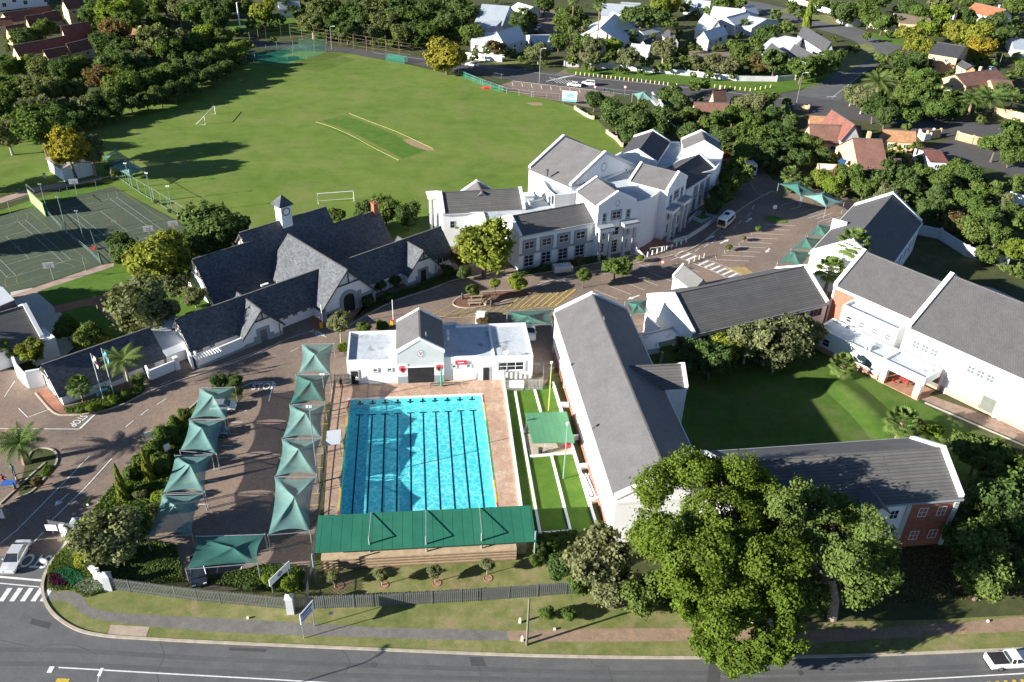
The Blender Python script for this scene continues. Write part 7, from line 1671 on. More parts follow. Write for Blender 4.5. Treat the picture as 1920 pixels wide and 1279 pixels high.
# the two giant trees
def giant(seed, u, v, zc, R, sq, kind, label, n, leaf, base):
    P = G(u, v, zc); B_ = base; T = Thing('giant_tree', label, 'tree', (B_[0], B_[1], 0), 0)
    c, o, s, t, r = crown_data(seed=seed, nl=26, n=n, leaf=leaf / R, sq=sq, spread=.72, core=.42, lob=(.13, .27), per=30, sig=.030, low=-.75, gap=-1.0)
    me = leafmesh('crown', c * R + np.array([P.x - B_[0], P.y - B_[1], zc]), o, s * R, t, r); me.materials.append(LM[kind]); link(bpy.data.objects.new('crown', me), T.o)
    b = MB(); rg = random.Random(seed); dx, dy = P.x - B_[0], P.y - B_[1]
    b.tube([(0, 0, 0), (dx * .1, dy * .1, zc * .3), (dx * .4, dy * .4, zc * .55)], [.55, .42, .36], 10)
    for i in range(26):
        a = rg.uniform(0, 6.28); rr = R * rg.uniform(.3, .6); e = (dx + rr * math.cos(a), dy + rr * math.sin(a), zc + R * rg.uniform(-.4, .3)); m_ = ((dx * .4 + e[0]) / 2 + rg.uniform(-.8, .8), (dy * .4 + e[1]) / 2 + rg.uniform(-.8, .8), (zc * .55 + e[2]) / 2 + rg.uniform(-.2, .9))
        b.tube([(dx * .4, dy * .4, zc * .5), m_, e], [.22, .13, .05], 6)
    T.part('trunk', b, M('grey_bark', (.24, .20, .16), .2, 3, .95, .3), world=False)
gb = G(1440, 1175); giant(3, 1350, 985, 10.5, 10.6, .8, 'F', 'giant bright green tree, tallest in the photo, hanging over the street', 110000, .17, (gb.x, gb.y))
gb2 = G(1370, 1180); giant(8, 1385, 1140, 6.5, 7.2, .75, 'F', 'lower bright green tree whose branches overhang the tar road', 56000, .16, (gb2.x, gb2.y))
gb3 = G(1560, 1160); giant(11, 1545, 1015, 9.5, 8.3, .9, 'M', 'green giant tree right of the tallest one, mostly in shade', 60000, .17, (gb3.x, gb3.y))
# conifers and cypresses beside the drive
for i, (u, v, r) in enumerate(((243, 888, 17), (266, 862, 20), (290, 842, 22), (312, 815, 22), (300, 870, 20), (328, 798, 16), (345, 778, 12))):
    tree(u, v, r * .95, 'M', 'dark rounded conifer, %s in the row beside the drive, counted from the gate' % nth(i), 'conifers beside the drive', shape='round', sq=1.35, name='conifer', cat='conifer')
def cyp(u, v, r, h, lab, k='G'):
    P = G(u, v); T = Thing('cypress', lab, 'cypress', P, 0); o = bpy.data.objects.new('crown', withmat(CONE[0], LM[k])); link(o, T.o); o.location = (0, 0, h / 2 + .2); o.scale = (r, r, h / 2)
    b = MB(); b.tube([(0, 0, 0), (0, 0, h * .5)], [.12, .06], 6); T.part('trunk', b, BARK, world=False)
cyp(234, 938, .85, 5.6, 'slim lime-yellow cypress at the gate end of the conifer row'); cyp(281, 900, .85, 5.0, 'slim yellow-green cypress in the middle of the conifer row'); cyp(1511, 52, 2.2, 15, 'tall lime cypress beside the dark blue roof at the top', 'L')
for u, v, r, k, lab in ((410, 716, 16, 'D', 'dark clipped bush on the small round bed above the sails, left one'), (440, 713, 17, 'D', 'dark clipped bush on the small round bed above the sails, right one'), (445, 735, 10, 'M', 'low green plant at the foot of the two clipped bushes'), (632, 1082, 13, 'O', 'young olive sapling on the grandstand lawn, leftmost'), (720, 1078, 13, 'O', 'young olive sapling on the grandstand lawn, second from the left'), (820, 1072, 13, 'O', 'young olive sapling on the grandstand lawn, third from the left'), (917, 1058, 13, 'O', 'young olive sapling on the grandstand lawn, rightmost'),
    (682, 616, 13, 'M', 'green shrub behind the left end of the pool house roof, left one'), (718, 612, 14, 'M', 'green shrub behind the pool house roof, next to the boom'), (645, 650, 12, 'L', 'bright broad-leaved plant at the left corner of the pool house'), (905, 604, 12, 'B', 'bare brownish shrub in front of the parked white vehicle'),
    (343, 795, 10, 'L', 'small bright shrub between the kerb and the topmost left sail'), (238, 915, 12, 'L', 'lime shrub at the foot of the first cypress'), (262, 925, 12, 'O', 'grey-green shrub in the planting bed'), (300, 930, 16, 'L', 'bright grassy shrub left of the lowest left sail'), (285, 955, 14, 'O', 'silvery shrub beside the dark olive tree'), (470, 1100, 12, 'D', 'low dark shrub under the bottom sail'), (506, 1088, 14, 'L', 'bright green shrub below the white banner'), (545, 1095, 16, 'L', 'bright green shrub between banner and fence'), (258, 712, 13, 'M', 'green bush at the right end of the office flowerbed'), (235, 738, 10, 'M', 'green plant in the flowerbed right of the flagpoles'), (212, 748, 9, 'L', 'yellow-green plant in the flowerbed between flagpoles'), (170, 765, 10, 'L', 'yellow-green plant in the flowerbed under the fan palm'), (150, 770, 9, 'M', 'low green plant at the left end of the flowerbed'), (185, 764, 8, 'G', 'yellowish plant in the middle of the flowerbed'),
    (1421, 429, 5, 'L', 'small round shrub on the centre kerb, uppermost'), (1394, 446, 6, 'O', 'small shrub on the centre kerb, middle'), (1366, 463, 7, 'O', 'small shrub on the centre kerb, lowest'), (1018, 500, 8, 'D', 'dark low shrub under the ground-floor windows, left'), (1050, 495, 8, 'D', 'dark low shrub under the ground-floor windows, centre'), (1085, 490, 9, 'B', 'brownish low shrub under the ground-floor windows, right'), (1112, 486, 9, 'D', 'small dark shrub at the corner of the columned bay'), (1200, 484, 7, 'L', 'lime hedge strip in front of the triangular white wall'), (213, 323, 8, 'L', 'yellow-green hedge beside the white shed, nearer the courts'), (203, 314, 8, 'L', 'yellow-green hedge beside the white shed, nearer the yellow tree'), (713, 535, 12, 'D', 'dark clipped hedge in front of the slate building, left'), (742, 525, 13, 'D', 'dark clipped hedge in front of the slate building, centre'), (728, 555, 10, 'D', 'low dark hedge along the drive in front of the slate building'), (690, 565, 10, 'D', 'low dark hedge beside the arched porch'), (838, 505, 12, 'D', 'dark shrub right of the last timbered gable'), (870, 512, 12, 'D', 'dark shrub below the big yellow-green tree'), (1005, 1050, 14, 'M', 'leafy shrub under the right end of the grandstand'), (1035, 1020, 12, 'M', 'leafy shrub beside the lawn strips'), (1010, 1028, 12, 'D', 'dark leafy shrub at the right end post of the grandstand'), (1725, 800, 14, 'G', 'yellowish shrub beside the lone lawn palm'), (1755, 808, 16, 'L', 'light shrub left of the sunlit shrub-tree'), (1578, 312, 8, 'M', 'small shrub by the cream shed'), (292, 378, 5, 'O', 'small weed clump on the court edge, upper'), (318, 396, 5, 'O', 'small weed clump on the court edge, middle'), (335, 408, 5, 'O', 'small weed clump on the court edge, lower'), (88, 884, 12, 'M', 'low green planting on the traffic island'), (70, 905, 11, 'B', 'reddish-brown planting on the traffic island')):
    tree(u, v, r, k, lab, None, name='shrub', cat='shrub', hk=.65, shape='round', base=(u - 4, v + r * 1.5) if 'sapling' in lab else None)
# ground cover of the corner planting: countless small plants
def cover(name, px, n, size, h, mat, seed, lab, cat='ground cover'):
    rng = np.random.default_rng(seed); P = np.array([G(*p)[:2] for p in px]); lo, hi = P.min(0), P.max(0); pts = rng.uniform(lo, hi, (n * 4, 2)); ins = np.zeros(len(pts), bool); j = len(P) - 1
    for i in range(len(P)):
        c = ((P[i, 1] > pts[:, 1]) != (P[j, 1] > pts[:, 1])) & (pts[:, 0] < (P[j, 0] - P[i, 0]) * (pts[:, 1] - P[i, 1]) / (P[j, 1] - P[i, 1] + 1e-12) + P[i, 0]); ins ^= c; j = i
    pts = pts[ins][:n]; m_ = len(pts); ctr = np.column_stack([pts, .05 + rng.uniform(0, h, m_)]); out_ = np.tile([0, 0, .6], (m_, 1))
    me = leafmesh(name, ctr, out_, np.full(m_, size), np.clip(rng.normal(.5, .25, m_), 0, 1), rng); me.materials.append(mat); o = bpy.data.objects.new(name, me); link(o); tag(o, lab, cat, None, 'stuff')
PURP = leaf_mat('purple_leaves', (.06, .018, .04), (.07, .02, .05)); SILV = leaf_mat('silvery_leaves', (.20, .24, .18), (.22, .24, .2)); TEALL = leaf_mat('blue_green_leaves', (.035, .16, .08), (.05, .17, .09))
cover('ground_cover', [(105, 1043), (150, 1010), (200, 1090), (192, 1112), (160, 1122), (135, 1108), (92, 1108), (90, 1070)], 9000, .10, .35, LM['M'], 1, 'mixed green ground cover in the corner bed outside the gate wall')
cover('purple_plants', [(95, 1078), (115, 1082), (128, 1100), (112, 1104), (94, 1098)], 1500, .12, .5, PURP, 2, 'patch of dark purple plants in the corner bed', 'plants'); cover('blue_green_plants', [(105, 1075), (122, 1068), (150, 1075), (158, 1092), (138, 1102), (118, 1092)], 2500, .12, .45, TEALL, 3, 'patch of blue-green plants in the corner bed', 'plants'); cover('silvery_plants', [(158, 1088), (182, 1088), (198, 1108), (165, 1118), (140, 1104)], 1800, .10, .4, SILV, 4, 'rows of silvery succulents in the corner bed', 'plants')
cover('ground_cover', [(150, 985), (215, 908), (255, 862), (345, 775), (372, 770), (356, 800), (335, 880), (300, 960), (270, 1010), (200, 1000)], 22000, .13, .4, LM['M'], 5, 'dense low planting in the bed between the drive and the left row of sails')
cover('ground_cover', [(245, 1010), (330, 1025), (345, 1090), (480, 1108), (560, 1108), (575, 1070), (500, 1060), (350, 1092), (206, 1100)], 16000, .13, .3, LM['D'], 6, 'dark ivy-like ground cover behind the palisade fence'); cover('ground_cover', [(492, 1062), (560, 1065), (572, 1110), (500, 1110)], 6000, .12, .35, LM['M'], 7, 'bright green creeping plants behind the street banner')
cover('ground_cover', [(120, 768), (200, 745), (270, 722), (262, 742), (225, 758), (190, 770), (150, 776), (125, 775)], 7000, .11, .4, LM['M'], 8, 'mixed low plants in the flowerbed in front of the gate office'); cover('ground_cover', [(965, 512), (1060, 492), (1130, 480), (1132, 488), (1060, 503), (972, 520)], 4000, .13, .5, LM['D'], 9, 'dark low hedge plants along the foot of the teaching complex')
cover('ground_cover', [(1003, 1005), (1080, 998), (1100, 1035), (1060, 1050), (1010, 1045)], 7000, .13, .5, LM['D'], 10, 'dark green creeper below the lawn strips'); cover('ground_cover', [(670, 598), (705, 560), (770, 540), (830, 515), (870, 505), (862, 518), (800, 541), (740, 560), (690, 584)], 6000, .13, .4, LM['D'], 11, 'dark planting along the front of the slate building')
cover('leaf_litter', [(1250, 1110), (1500, 1010), (1800, 980), (1990, 1000), (1990, 1110), (1500, 1150)], 9000, .14, .05, LM['B'], 12, 'fallen brown leaves on the shaded ground under the giant trees', 'leaf litter')
# palms
def feather(n=26, Lf=1.0, seed=0, up=.9, stiff=.6):
    rng = random.Random(seed); b = MB()
    for i in range(n):
        a = i * 2.399; el = up * (1 - i / n) ** .8 * 1.3 - .25; pts = []
        for k in range(9):
            t = k / 8; ang = el - t * t * (1.5 - stiff)
            if k == 0: p = Vector((0, 0, 0))
            else: p = p + Vector((math.cos(a) * math.cos(ang), math.sin(a) * math.cos(ang), math.sin(ang))) * Lf / 8
            pts.append(p.copy())
        sd_ = Vector((-math.sin(a), math.cos(a), 0))
        for k in range(8):
            d = (pts[k + 1] - pts[k]).normalized(); w = .26 * Lf * math.sin(math.pi * min(1, (k + 1.2) / 8.6)) + .02
            for s in (-1, 1):
                for q in (0, .5):
                    c = pts[k].lerp(pts[k + 1], q); tip = c + sd_ * s * w + d * w * .55 - Vector((0, 0, w * .35)); b.poly([c, c + d * .05 * Lf, tip])
    return b
def fanpalm(n=34, Lf=1.0, seed=0):
    rng = random.Random(seed); b = MB()
    for i in range(n):
        a = i * 2.399; el = 1.35 - 2.0 * i / n; d = Vector((math.cos(a) * math.cos(el), math.sin(a) * math.cos(el), math.sin(el))); s = Vector((-math.sin(a), math.cos(a), 0)); u_ = d.cross(s)
        st = d * Lf * .5; b.poly([Vector((0, 0, 0)), st + s * .012, st - s * .012])
        for k in range(11):
            t = (k - 5) * .26; e = d * math.cos(t) + s * math.sin(t); l = Lf * .5 * (1 - .05 * abs(k - 5)); tip = st + e * l - Vector((0, 0, .10 * Lf)); w = s * math.cos(t) - d * math.sin(t)
            b.poly([st, st + e * l * .6 + w * .045 * Lf, tip, st + e * l * .6 - w * .045 * Lf])
    return b
def addtone(me, seed=0):
    rng = np.random.default_rng(seed); a = me.attributes.new('tone', 'FLOAT', 'FACE'); a.data.foreach_set('value', np.clip(rng.normal(.5, .2, len(me.polygons)), 0, 1).astype(np.float32)); return me
FEA = [addtone(feather(30, 1, 1).mesh('fronds', LM['P'])), addtone(feather(22, 1, 2, .7, .9).mesh('fronds', LM['P']))]; FAN = [addtone(fanpalm(36, 1, 1).mesh('fronds', LM['P']))]
DEADF = leaf_mat('dry_fronds', (.20, .15, .07), (.2, .15, .08)); SKIRT = addtone(fanpalm(16, 1, 3).mesh('dry_skirt', DEADF))
def palm(base, top, rpx, lab, kind='feather', tr=.22, tm=None, cat='palm', skirt=False, mat=None):
    if not isinstance(base, tuple): q_ = G(*top, base); B_ = Vector((q_.x, q_.y, 0))
    else: B_ = G(*base)
    h = min((( Vector(proj_((B_.x, B_.y, z))) - Vector(top)).length, z) for z in np.linspace(.5, 30, 296))[1]; R = rpx * depth(Vector((B_.x, B_.y, h))) / FPX
    T = Thing('palm_tree', lab, cat, B_, RNG.uniform(0, 6)); me = (RNG.choice(FEA) if kind == 'feather' else FAN[0]); me = withmat(me, mat) if mat else me
    o = bpy.data.objects.new('fronds', me); link(o, T.o); o.location = (0, 0, h); o.scale = (R * 1.15,) * 3
    if skirt: o = bpy.data.objects.new('dry_skirt', SKIRT); link(o, T.o); o.location = (0, 0, h - R * .25); o.scale = (R * .7, R * .7, -R * .8)
    b = MB(); b.tube([(0, 0, 0), (0, 0, h * .5), (0, 0, h)], [tr * 1.3, tr, tr * .9], 9); T.part('trunk', b, tm or M('palm_bark', (.22, .15, .10), .25, 3, .95, .4), world=False)
palm((50, 868), (50, 826), 44, 'large feather palm on the traffic island at the left edge', tr=.45); palm((243, 722), (236, 672), 38, 'tall feathery palm in front of the gate office roof', tr=.2, tm=PBARK)
palm((157, 755), (146, 724), 23, 'short fan palm left of the flagpoles', 'fan', .14); palm((200, 742), (196, 733), 16, 'small banana-like plant beside the blue notice', 'feather', .08)
palm(9.5, (1600, 458), 33, 'tall fan palm with dry skirt in front of the dark-roofed hall', 'fan', .3, skirt=True); palm(5.5, (1557, 507), 29, 'short dense fan palm between the dark-roofed hall and the ribbed roof', 'fan', .3); palm(4.5, (1540, 490), 26, 'feather palm just above the white end of the ribbed roof', 'feather', .15, mat=LM['G'])
palm((1574, 706), (1577, 684), 26, 'small fan palm on the lawn in front of the flat-roofed annex', 'fan', .28); palm((1680, 826), (1690, 792), 34, 'fan palm alone in the right half of the courtyard lawn', 'fan', .28); palm((1478, 350), (1470, 326), 20, 'bright fan palm behind the pair of green sails', 'fan', .25)
palm((1640, 190), (1642, 152), 32, 'large feather palm beside the road junction', tr=.5); palm((1845, 215), (1843, 182), 36, 'largest feather palm at the right, in front of the red tiled house', tr=.5); palm((1815, 215), (1810, 182), 26, 'feather palm just left of the largest one', tr=.4)
palm((1118, 100), (1120, 8), 14, 'tall thin palm rising above the white houses', 'fan', .22, skirt=True); palm((1072, 60), (1076, 0), 12, 'tall thin palm left of the first, touching the top edge', 'fan', .22, skirt=True); palm((1893, 208), (1898, 180), 18, 'dry-skirted palm beside the long yellow-brick wall', 'feather', .2); palm((118, 40), (118, 18), 10, 'small fan palm beside the tall cream townhouse', 'fan', .15); palm((142, 42), (140, 30), 14, 'feather palm below the tall cream townhouse', 'feather', .2); palm((1905, 120), (1908, 112), 14, 'bright banana plants in the garden at the right edge', 'feather', .2, mat=LM['L']); palm((1755, 838), (1745, 822), 14, 'low feathery palm right of the south block roof end', 'feather', .2)
# tree rings of the saplings
for u, v, lab in ((641, 1100, 'leftmost'), (724, 1099, 'second from the left'), (823, 1095, 'third from the left'), (919, 1086, 'rightmost')):
    p = G(u - 4, v - 1); T = Thing('tree_ring', 'brick ring round the olive sapling, ' + lab + ' on the grandstand lawn', 'tree ring', p, 0, 'brick rings round the saplings'); b = MB(); b.tube([(.48 * math.cos(t), .48 * math.sin(t), .04) for t in np.linspace(0, 6.283, 17)], .045, 5, cap=False); T.part('bricks', b, BRICKR, world=False); b = MB(); b.poly([(.45 * math.cos(t), .45 * math.sin(t), .045) for t in np.linspace(0, 6, 14)]); T.part('soil', b, DIRT, world=False)

# ------------------------------------------------------------------ vehicles
TYRE = M('tyre_rubber', (.015, .015, .016), .2, 4, .8); RIM = M('alloy_rim', (.45, .46, .47), .05, 3, .3, metal=.8)
def paint(name, c, metal=.0):
    if name in MATS: return MATS[name]
    m, nt, b = nodes(name); b.inputs['Base Color'].default_value = (*c, 1); b.inputs['Metallic'].default_value = metal; b.inputs['Roughness'].default_value = .28; b.inputs['Coat Weight'].default_value = .6; MATS[name] = m; return m
LITE = M('lamp_glass', (.6, .62, .6), .05, 3, .15); TAIL = M('tail_lamp', (.45, .02, .02), .05, 3, .3)
def loft(b, secs, m=0, glass=None, gm=1):
    # secs: (x, [(y, z) half profile from sill to centre of the top])
    R_ = []
    for x, pr in secs: R_.append([(x, y, z) for y, z in pr] + [(x, -y, z) for y, z in reversed(pr[:-1])] if pr[-1][0] == 0 else [(x, y, z) for y, z in pr] + [(x, -y, z) for y, z in reversed(pr)])
    for i in range(len(R_) - 1):
        for k in range(len(R_[0]) - 1): b.poly([R_[i][k], R_[i][k + 1], R_[i + 1][k + 1], R_[i + 1][k]], m)
    b.poly(R_[0][::-1], m); b.poly(R_[-1], m)
def car(px, to, lab, col, kind='sedan', grp='cars', cat='car', L=4.5, rear_red=False, world_at=None):
    p = world_at or G(*px); q = G(*to); d = q - p; a = math.atan2(d.y, d.x); T = Thing({'sedan': 'parked_car', 'hatch': 'parked_car', 'pickup': 'pickup_truck', 'suv': 'parked_car'}[kind], lab, cat, p, a, grp)
    W = .88; k = L / 4.5
    def pf(z0, z1, w=W): return [(w * .93, z0), (w, z0 + .2), (w, z1 - .12), (w * .93, z1), (0, z1 + .03)]
    b = MB()
    if kind == 'pickup': tops = [(-2.25, .92), (-2.2, .95), (-.55, .97), (-.5, .97), (.9, 1.0), (2.0, .88), (2.2, .62), (2.25, .5)]
    elif kind == 'hatch': tops = [(-2.0, .62), (-1.95, .92), (-1.5, .98), (.8, .98), (1.5, .86), (1.9, .72), (2.0, .5)]
    elif kind == 'suv': tops = [(-2.2, .7), (-2.15, 1.05), (-1.5, 1.1), (.8, 1.1), (1.7, 1.0), (2.1, .85), (2.2, .6)]
    else: tops = [(-2.25, .6), (-2.2, .86), (-1.3, .95), (.9, .93), (1.7, .82), (2.15, .68), (2.25, .45)]
    loft(b, [(x * k, pf(.28, z, W * (.86 if i in (0, len(tops) - 1) else .97 if i in (1, len(tops) - 2) else 1))) for i, (x, z) in enumerate(tops)])
    T.part('body', b, col, world=False)
    if kind == 'pickup': cab = [(-.45, .98), (-.35, 1.5), (.5, 1.5), (1.05, 1.0)]
    elif kind == 'suv': cab = [(-2.1, 1.08), (-1.9, 1.65), (.3, 1.68), (1.1, 1.1)]
    elif kind == 'hatch': cab = [(-1.95, .95), (-1.5, 1.43), (.2, 1.45), (1.1, .96)]
    else: cab = [(-1.75, .92), (-1.0, 1.40), (.25, 1.43), (1.15, .93)]
    (x0, z0), (x1, z1), (x2, z2), (x3, z3) = [(x * k, z) for x, z in cab]; yb, yt = .80, .62
    b = MB(); q4 = [(x0, z0), (x1, z1), (x2, z2), (x3, z3)]
    for s in (-1, 1):
        f = [(x0 + .1, s * yb, z0), (x1 + .05, s * yt, z1 - .04), (x2 - .05, s * yt, z2 - .04), (x3 - .12, s * yb, z3)]; b.poly(f if s < 0 else f[::-1])
    b.poly([(x0, yb, z0), (x0, -yb, z0), (x1, -yt, z1 - .03), (x1, yt, z1 - .03)]); b.poly([(x3, -yb, z3), (x3, yb, z3), (x2, yt, z2 - .03), (x2, -yt, z2 - .03)]); b.poly([(x0, yb, z0), (x3, yb, z3), (x3, -yb, z3), (x0, -yb, z0)])
    T.part('windows', b, GLASS, world=False)
    b = MB(); b.slab([(x1 - .05, -yt - .03, z1), (x2 + .05, -yt - .03, z2), (x2 + .05, yt + .03, z2), (x1 - .05, yt + .03, z1)], .05)
    for s in (-1, 1):
        for (xa, za, ya), (xb, zb, yb_) in (((x0, z0, yb), (x1, z1, yt)), ((x3, z3, yb), (x2, z2, yt)), (((x1 + x2) / 2, z0, yb), ((x1 + x2) / 2, z1, yt))): b.tube([(xa, s * ya, za), (xb, s * yb_, zb - .02)], .035, 4)
    T.part('roof', b, col, world=False)
    if kind == 'pickup': b = MB(); b.prism([(-2.15 * k, -.74), (-.55 * k, -.74), (-.55 * k, .74), (-2.15 * k, .74)], .99, 1.005); T.part('load_bed', b, DARK, world=False)
    for x in (-1.35 * k, 1.4 * k):
        for s in (-1, 1):
            b = MB(); b.tube([(x, s * .68, .32), (x, s * .9, .32)], .32, 14); w = T.part('wheel', b, TYRE, world=False); b = MB(); b.tube([(x, s * .89, .32), (x, s * .915, .32)], .2, 10); T.part('rim', b, RIM, w, world=False)
    xf, xr = tops[-1][0] * k, tops[0][0] * k
    for s in (-.58, .58):
        b = MB(); b.box(xf - .06, s, .55, .16, .34, .13); T.part('headlight', b, LITE, world=False); b = MB(); b.box(xr + .04, s, .62, .14, .3, .15); T.part('tail_light', b, TAIL, world=False)
    for s in (-1, 1): b = MB(); b.box(.75 * k, s * .97, .95, .12, .18, .12); T.part('mirror', b, col, world=False)
    return T
SILV_ = paint('silver_paint', (.62, .63, .63), .3); WHT = paint('white_paint', (.75, .75, .74)); DRK = paint('dark_blue_paint', (.03, .04, .06), .4); BLG = paint('blue_grey_paint', (.14, .18, .22), .5); BLK = paint('black_paint', (.02, .02, .022), .2); REDP = paint('red_paint', (.35, .03, .02))
car((32, 1050), (9, 1090), 'silver sedan waiting at the entrance before the zebra crossing', SILV_, L=4.7)
car((374, 1076), (376, 1110), 'dark blue car parked nose-out under the wide bottom sail', DRK); car((404, 816), (440, 812), 'blue-grey hatchback under the second sail of the left row', BLG, 'hatch', L=3.8); car((420, 768), (460, 766), 'pale car mostly hidden under the topmost left sail', WHT, 'hatch', L=3.9)
car((1891, 1244), (1960, 1240), 'white pickup with open black load bed on the street at the lower right', WHT, 'pickup', cat='pickup truck', L=4.9)
car((885, 124), (845, 120), 'white sedan alone on the upper road beside the big yellow tree', WHT); car((1077, 162), (1040, 158), 'front one of two white cars queuing on the upper road', WHT); car((1103, 160), (1060, 156), 'rear one of two white cars queuing on the upper road', WHT, 'suv')
car((994, 628), (995, 650), 'white car under the sail between pool house and long block', WHT, 'suv'); car((902, 602), (906, 570), 'white van-like car parked nose-away behind the pool house', WHT, 'suv'); car((1360, 300), (1364, 330), 'dark red car parked at the far corner of the teaching complex', REDP, 'suv')
car((1005, 62), (1003, 50), 'dark grey car on the brick estate driveway', BLK, 'suv'); car((1858, 132), (1880, 126), 'light blue car under the frame carport, upper right', paint('light_blue_paint', (.3, .42, .5), .3), 'hatch'); car((1010, 52), (1010, 40), 'white car parked against the estate driveway edge', WHT, 'hatch'); car((1822, 126), (1840, 120), 'white car in the yard beside the yellow-brick house', WHT, 'hatch')
def bus(px, to, lab, L, W, H, col, red=True):
    p, q = G(*px), G(*to); d = q - p; T = Thing('minibus' if L < 8 else 'bus', lab, 'bus', p, math.atan2(d.y, d.x)); b = MB(); h = L / 2; w = W / 2
    pf = lambda z, ww: [(ww * .96, .35), (ww, .6), (ww, z - .5), (ww * .9, z - .1), (0, z)]
    loft(b, [(-h, pf(H - .15, w * .95)), (-h + .15, pf(H, w)), (h * .62, pf(H, w)), (h * .78, pf(H * .78, w * .97)), (h - .05, pf(H * .5, w * .95)), (h, pf(H * .42, w * .88))] if L < 8 else [(-h, pf(H - .1, w * .96)), (-h + .15, pf(H, w)), (h - .2, pf(H, w)), (h, pf(H - .3, w * .96))]); T.part('body', b, col, world=False)
    for s in (-1, 1): b = MB(); b.box(-h * .12, s * (w + .005), H * .52, L * (.66 if L < 8 else .9), .03, H * .26); T.part('side_windows', b, GLASS, world=False)
    b = MB(); b.box(-h - .005, 0, H * .5, .04, W * .78, H * .3); T.part('rear_window', b, GLASS, world=False)
    b = MB(); b.box(-h * .1, 0, H - .02, 1.2 if L < 8 else 2.4, .9, .12); T.part('roof_hatch', b, DARK, world=False)
    if red: b = MB(); b.box(-h - .01, 0, .62, .05, W * .9, .22); b2 = MB(); b2.box(-h - .012, 0, .86, .05, W * .9, .45); T.part('hazard_stripe', b, MATS['yellow_steel'], world=False); T.part('rear_graphics', b2, M('dark_red_graphic', (.15, .02, .02), .3, 4, .5), world=False)
    for x in (-h * .6, h * .62):
        for s in (-1, 1): b = MB(); b.tube([(x, s * (w - .25), .4), (x, s * (w + .01), .4)], .4, 14); ww = T.part('wheel', b, TYRE, world=False); b = MB(); b.tube([(x, s * w, .4), (x, s * (w + .03), .4)], .22, 10); T.part('rim', b, RIM, ww, world=False)
bus((1361, 420), (1385, 398), 'white minibus with red and yellow rear driving away beside the teaching complex', 6.2, 2.0, 2.5, WHT); bus((1398, 318), (1384, 300), 'white bus parked at the far end of the car park drive', 9.5, 2.4, 3.0, WHT, False)
T = Thing('box_trailer', 'silver box trailer parked in the drive in front of the teaching complex', 'trailer', G(1055, 512), rad(16)); b = MB(); pf = lambda w, z: [(w, .55), (w, z - .3), (w * .8, z), (0, z + .05)]; loft(b, [(-1.9, pf(.85, 1.7)), (-1.8, pf(.9, 1.8)), (1.4, pf(.9, 1.8)), (1.8, pf(.7, 1.5))]); T.part('body', b, paint('silver_trailer', (.55, .57, .6), .5), world=False); b = MB(); b.tube([(1.6, 0, .5), (2.7, 0, .5), (2.7, 0, 0)], .05); T.part('tow_bar', b, DGREY, world=False)
for s in (-1, 1): b = MB(); b.tube([(0, s * .8, .32), (0, s * 1.0, .32)], .32, 12); w = T.part('wheel', b, TYRE, world=False); b = MB(); b.tube([(0, s * 1.0, .32), (0, s * 1.02, .32)], .18, 8); T.part('rim', b, RIM, w, world=False)

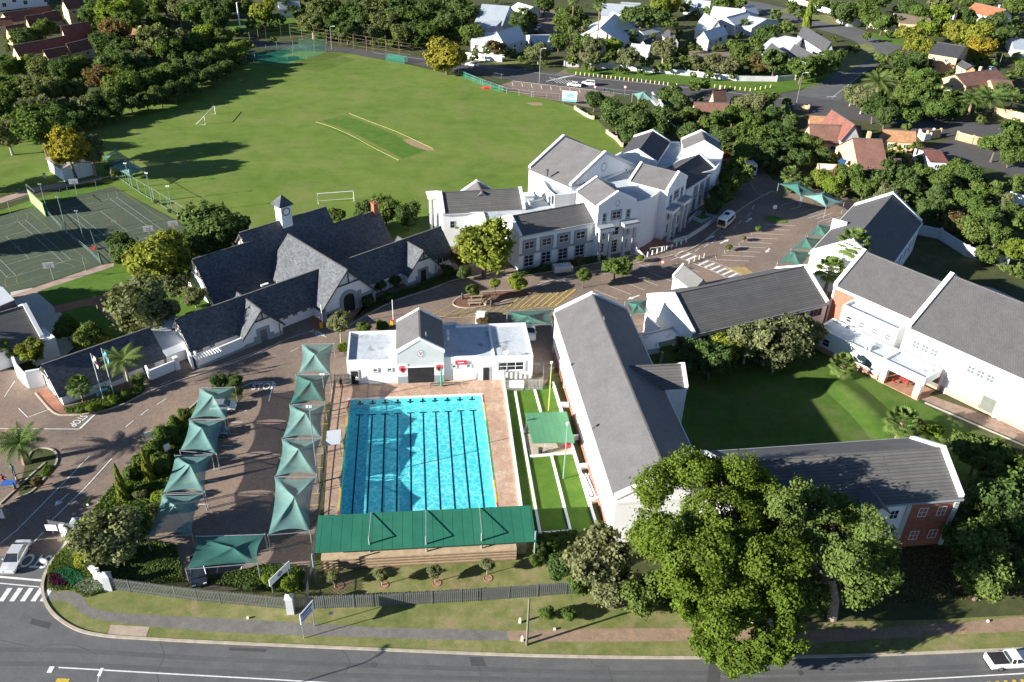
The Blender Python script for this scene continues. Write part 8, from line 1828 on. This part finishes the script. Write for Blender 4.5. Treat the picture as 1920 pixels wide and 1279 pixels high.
# ------------------------------------------------------------------ people
def person(p, rz, lab, shirt, trousers, hairc=(.02, .015, .01), sit=False, skin=(.16, .085, .05), name='person'):
    # one continuous skinned body; clothing is part of its surface
    if sit: J = [(0, 0, .50), (0, 0, .72), (0, .01, .98), (0, .02, 1.08), (0, .02, 1.22), (.09, 0, .47), (.12, .42, .47), (.12, .45, .08), (.12, .58, .04), (.19, .0, .94), (.24, .12, .72), (.2, .36, .72), (.19, .45, .73)]
    else: J = [(0, 0, .95), (0, 0, 1.15), (0, .01, 1.42), (0, .02, 1.52), (0, .03, 1.66), (.09, 0, .90), (.11, .03, .50), (.12, -.03, .08), (.12, .12, .04), (.19, 0, 1.38), (.25, .02, 1.12), (.26, .14, .90), (.26, .18, .80)]
    R_ = [.15, .14, .13, .055, .10, .09, .06, .045, .04, .06, .045, .035, .03]
    V = list(J); RR = list(R_); E_ = [(0, 1), (1, 2), (2, 3), (3, 4), (0, 5), (5, 6), (6, 7), (7, 8), (2, 9), (9, 10), (10, 11), (11, 12)]
    mp = {}
    for i in range(5, 13): mp[i] = len(V); V.append((-J[i][0], J[i][1], J[i][2])); RR.append(R_[i])
    E_ += [(0, mp[5]), (mp[5], mp[6]), (mp[6], mp[7]), (mp[7], mp[8]), (2, mp[9]), (mp[9], mp[10]), (mp[10], mp[11]), (mp[11], mp[12])]
    me = bpy.data.meshes.new('body'); me.from_pydata(V, E_, []); o = bpy.data.objects.new('body', me); C.objects.link(o); o.modifiers.new('skin', 'SKIN')
    for i, r in enumerate(RR): me.skin_vertices[0].data[i].radius = (r, r); me.skin_vertices[0].data[i].use_root = i == 0
    s = o.modifiers.new('sub', 'SUBSURF'); s.levels = 1; bpy.context.view_layer.update()
    m2 = bpy.data.meshes.new_from_object(o.evaluated_get(bpy.context.evaluated_depsgraph_get())); bpy.data.objects.remove(o); m2.name = 'body'; m2.materials.clear()
    for nm, c in (('skin_tone', skin), ('shirt_' + shirt[0], shirt[1]), ('trousers_' + trousers[0], trousers[1])): m2.materials.append(M(nm, c, .1, 6, .8))
    hip = J[0][2]; neck = J[3][2]
    for f in m2.polygons:
        c = f.center; f.use_smooth = True; arm = abs(c.x) > .2; f.material_index = 0 if c.z > neck - .03 else (2 if c.z < hip or (sit and c.y > .1 and not arm) else (0 if arm and c.y > .16 else 1))
    T = Thing(name, lab, 'person', p, rz); link(bpy.data.objects.new('body', m2), T.o)
    hz = J[4]; b = MB()
    for i in range(5):
        for k in range(10):
            f = lambda i, k: (hz[0] + .115 * math.sin(i * .36) * math.cos(k * .628), hz[1] - .015 + .125 * math.sin(i * .36) * math.sin(k * .628), hz[2] + .03 + .125 * math.cos(i * .36)); b.poly([f(i, k), f(i + 1, k), f(i + 1, k + 1), f(i, k + 1)])
    T.part('hair', b, M('dark_hair', hairc, .1, 8, .7), world=False); return T
WS = ('white', (.7, .7, .7)); BK = ('black', (.02, .02, .02))
person(G(671, 722, .09), 3.0, 'person in white top and dark trousers beside the left door of the pool house', WS, BK); person(G(640, 727, .09), 1.0, 'person in dark clothes on the deck corner left of the pool house', BK, BK)
T = Thing('play_table', 'blue round-edged table at the left edge where small children sit', 'table', G(19, 912), .2); b = MB(); b.box(0, 0, .6, 1.7, 1.0, .06); T.part('table_top', b, M('blue_plastic', (.04, .12, .40), .1, 2, .5), world=False)
for sx in (-.7, .7):
    for sy in (-.4, .4): b = MB(); b.box(sx, sy, 0, .05, .05, .6); T.part('leg', b, METAL, world=False)
for px, rz, sh, lab in (((8, 905), 4.4, ('red', (.5, .04, .03)), 'seated person in red left of the blue table'), ((27, 890), 3.3, ('green', (.04, .25, .18)), 'person in green standing behind the blue table'), ((34, 906), 2.0, ('yellow', (.5, .42, .05)), 'seated person in yellow right of the blue table'), ((30, 921), .6, ('teal', (.04, .25, .25)), 'seated person in teal in front of the blue table')):
    st = 'seated' in lab; p = G(*px)
    if st: Tc = Thing('chair', 'small red stool under the ' + lab.replace('seated ', ''), 'stool', p, 0, 'stools round the blue table'); b = MB(); b.box(0, 0, .36, .36, .36, .05); Tc.part('seat', b, MATS['red_plastic'], world=False); b = MB(); [b.box(x, y, 0, .04, .04, .36) for x in (-.14, .14) for y in (-.14, .14)]; Tc.part('legs', b, DGREY, world=False)
    person(p, rz, lab, sh, ('blue', (.04, .06, .14)), sit=st)
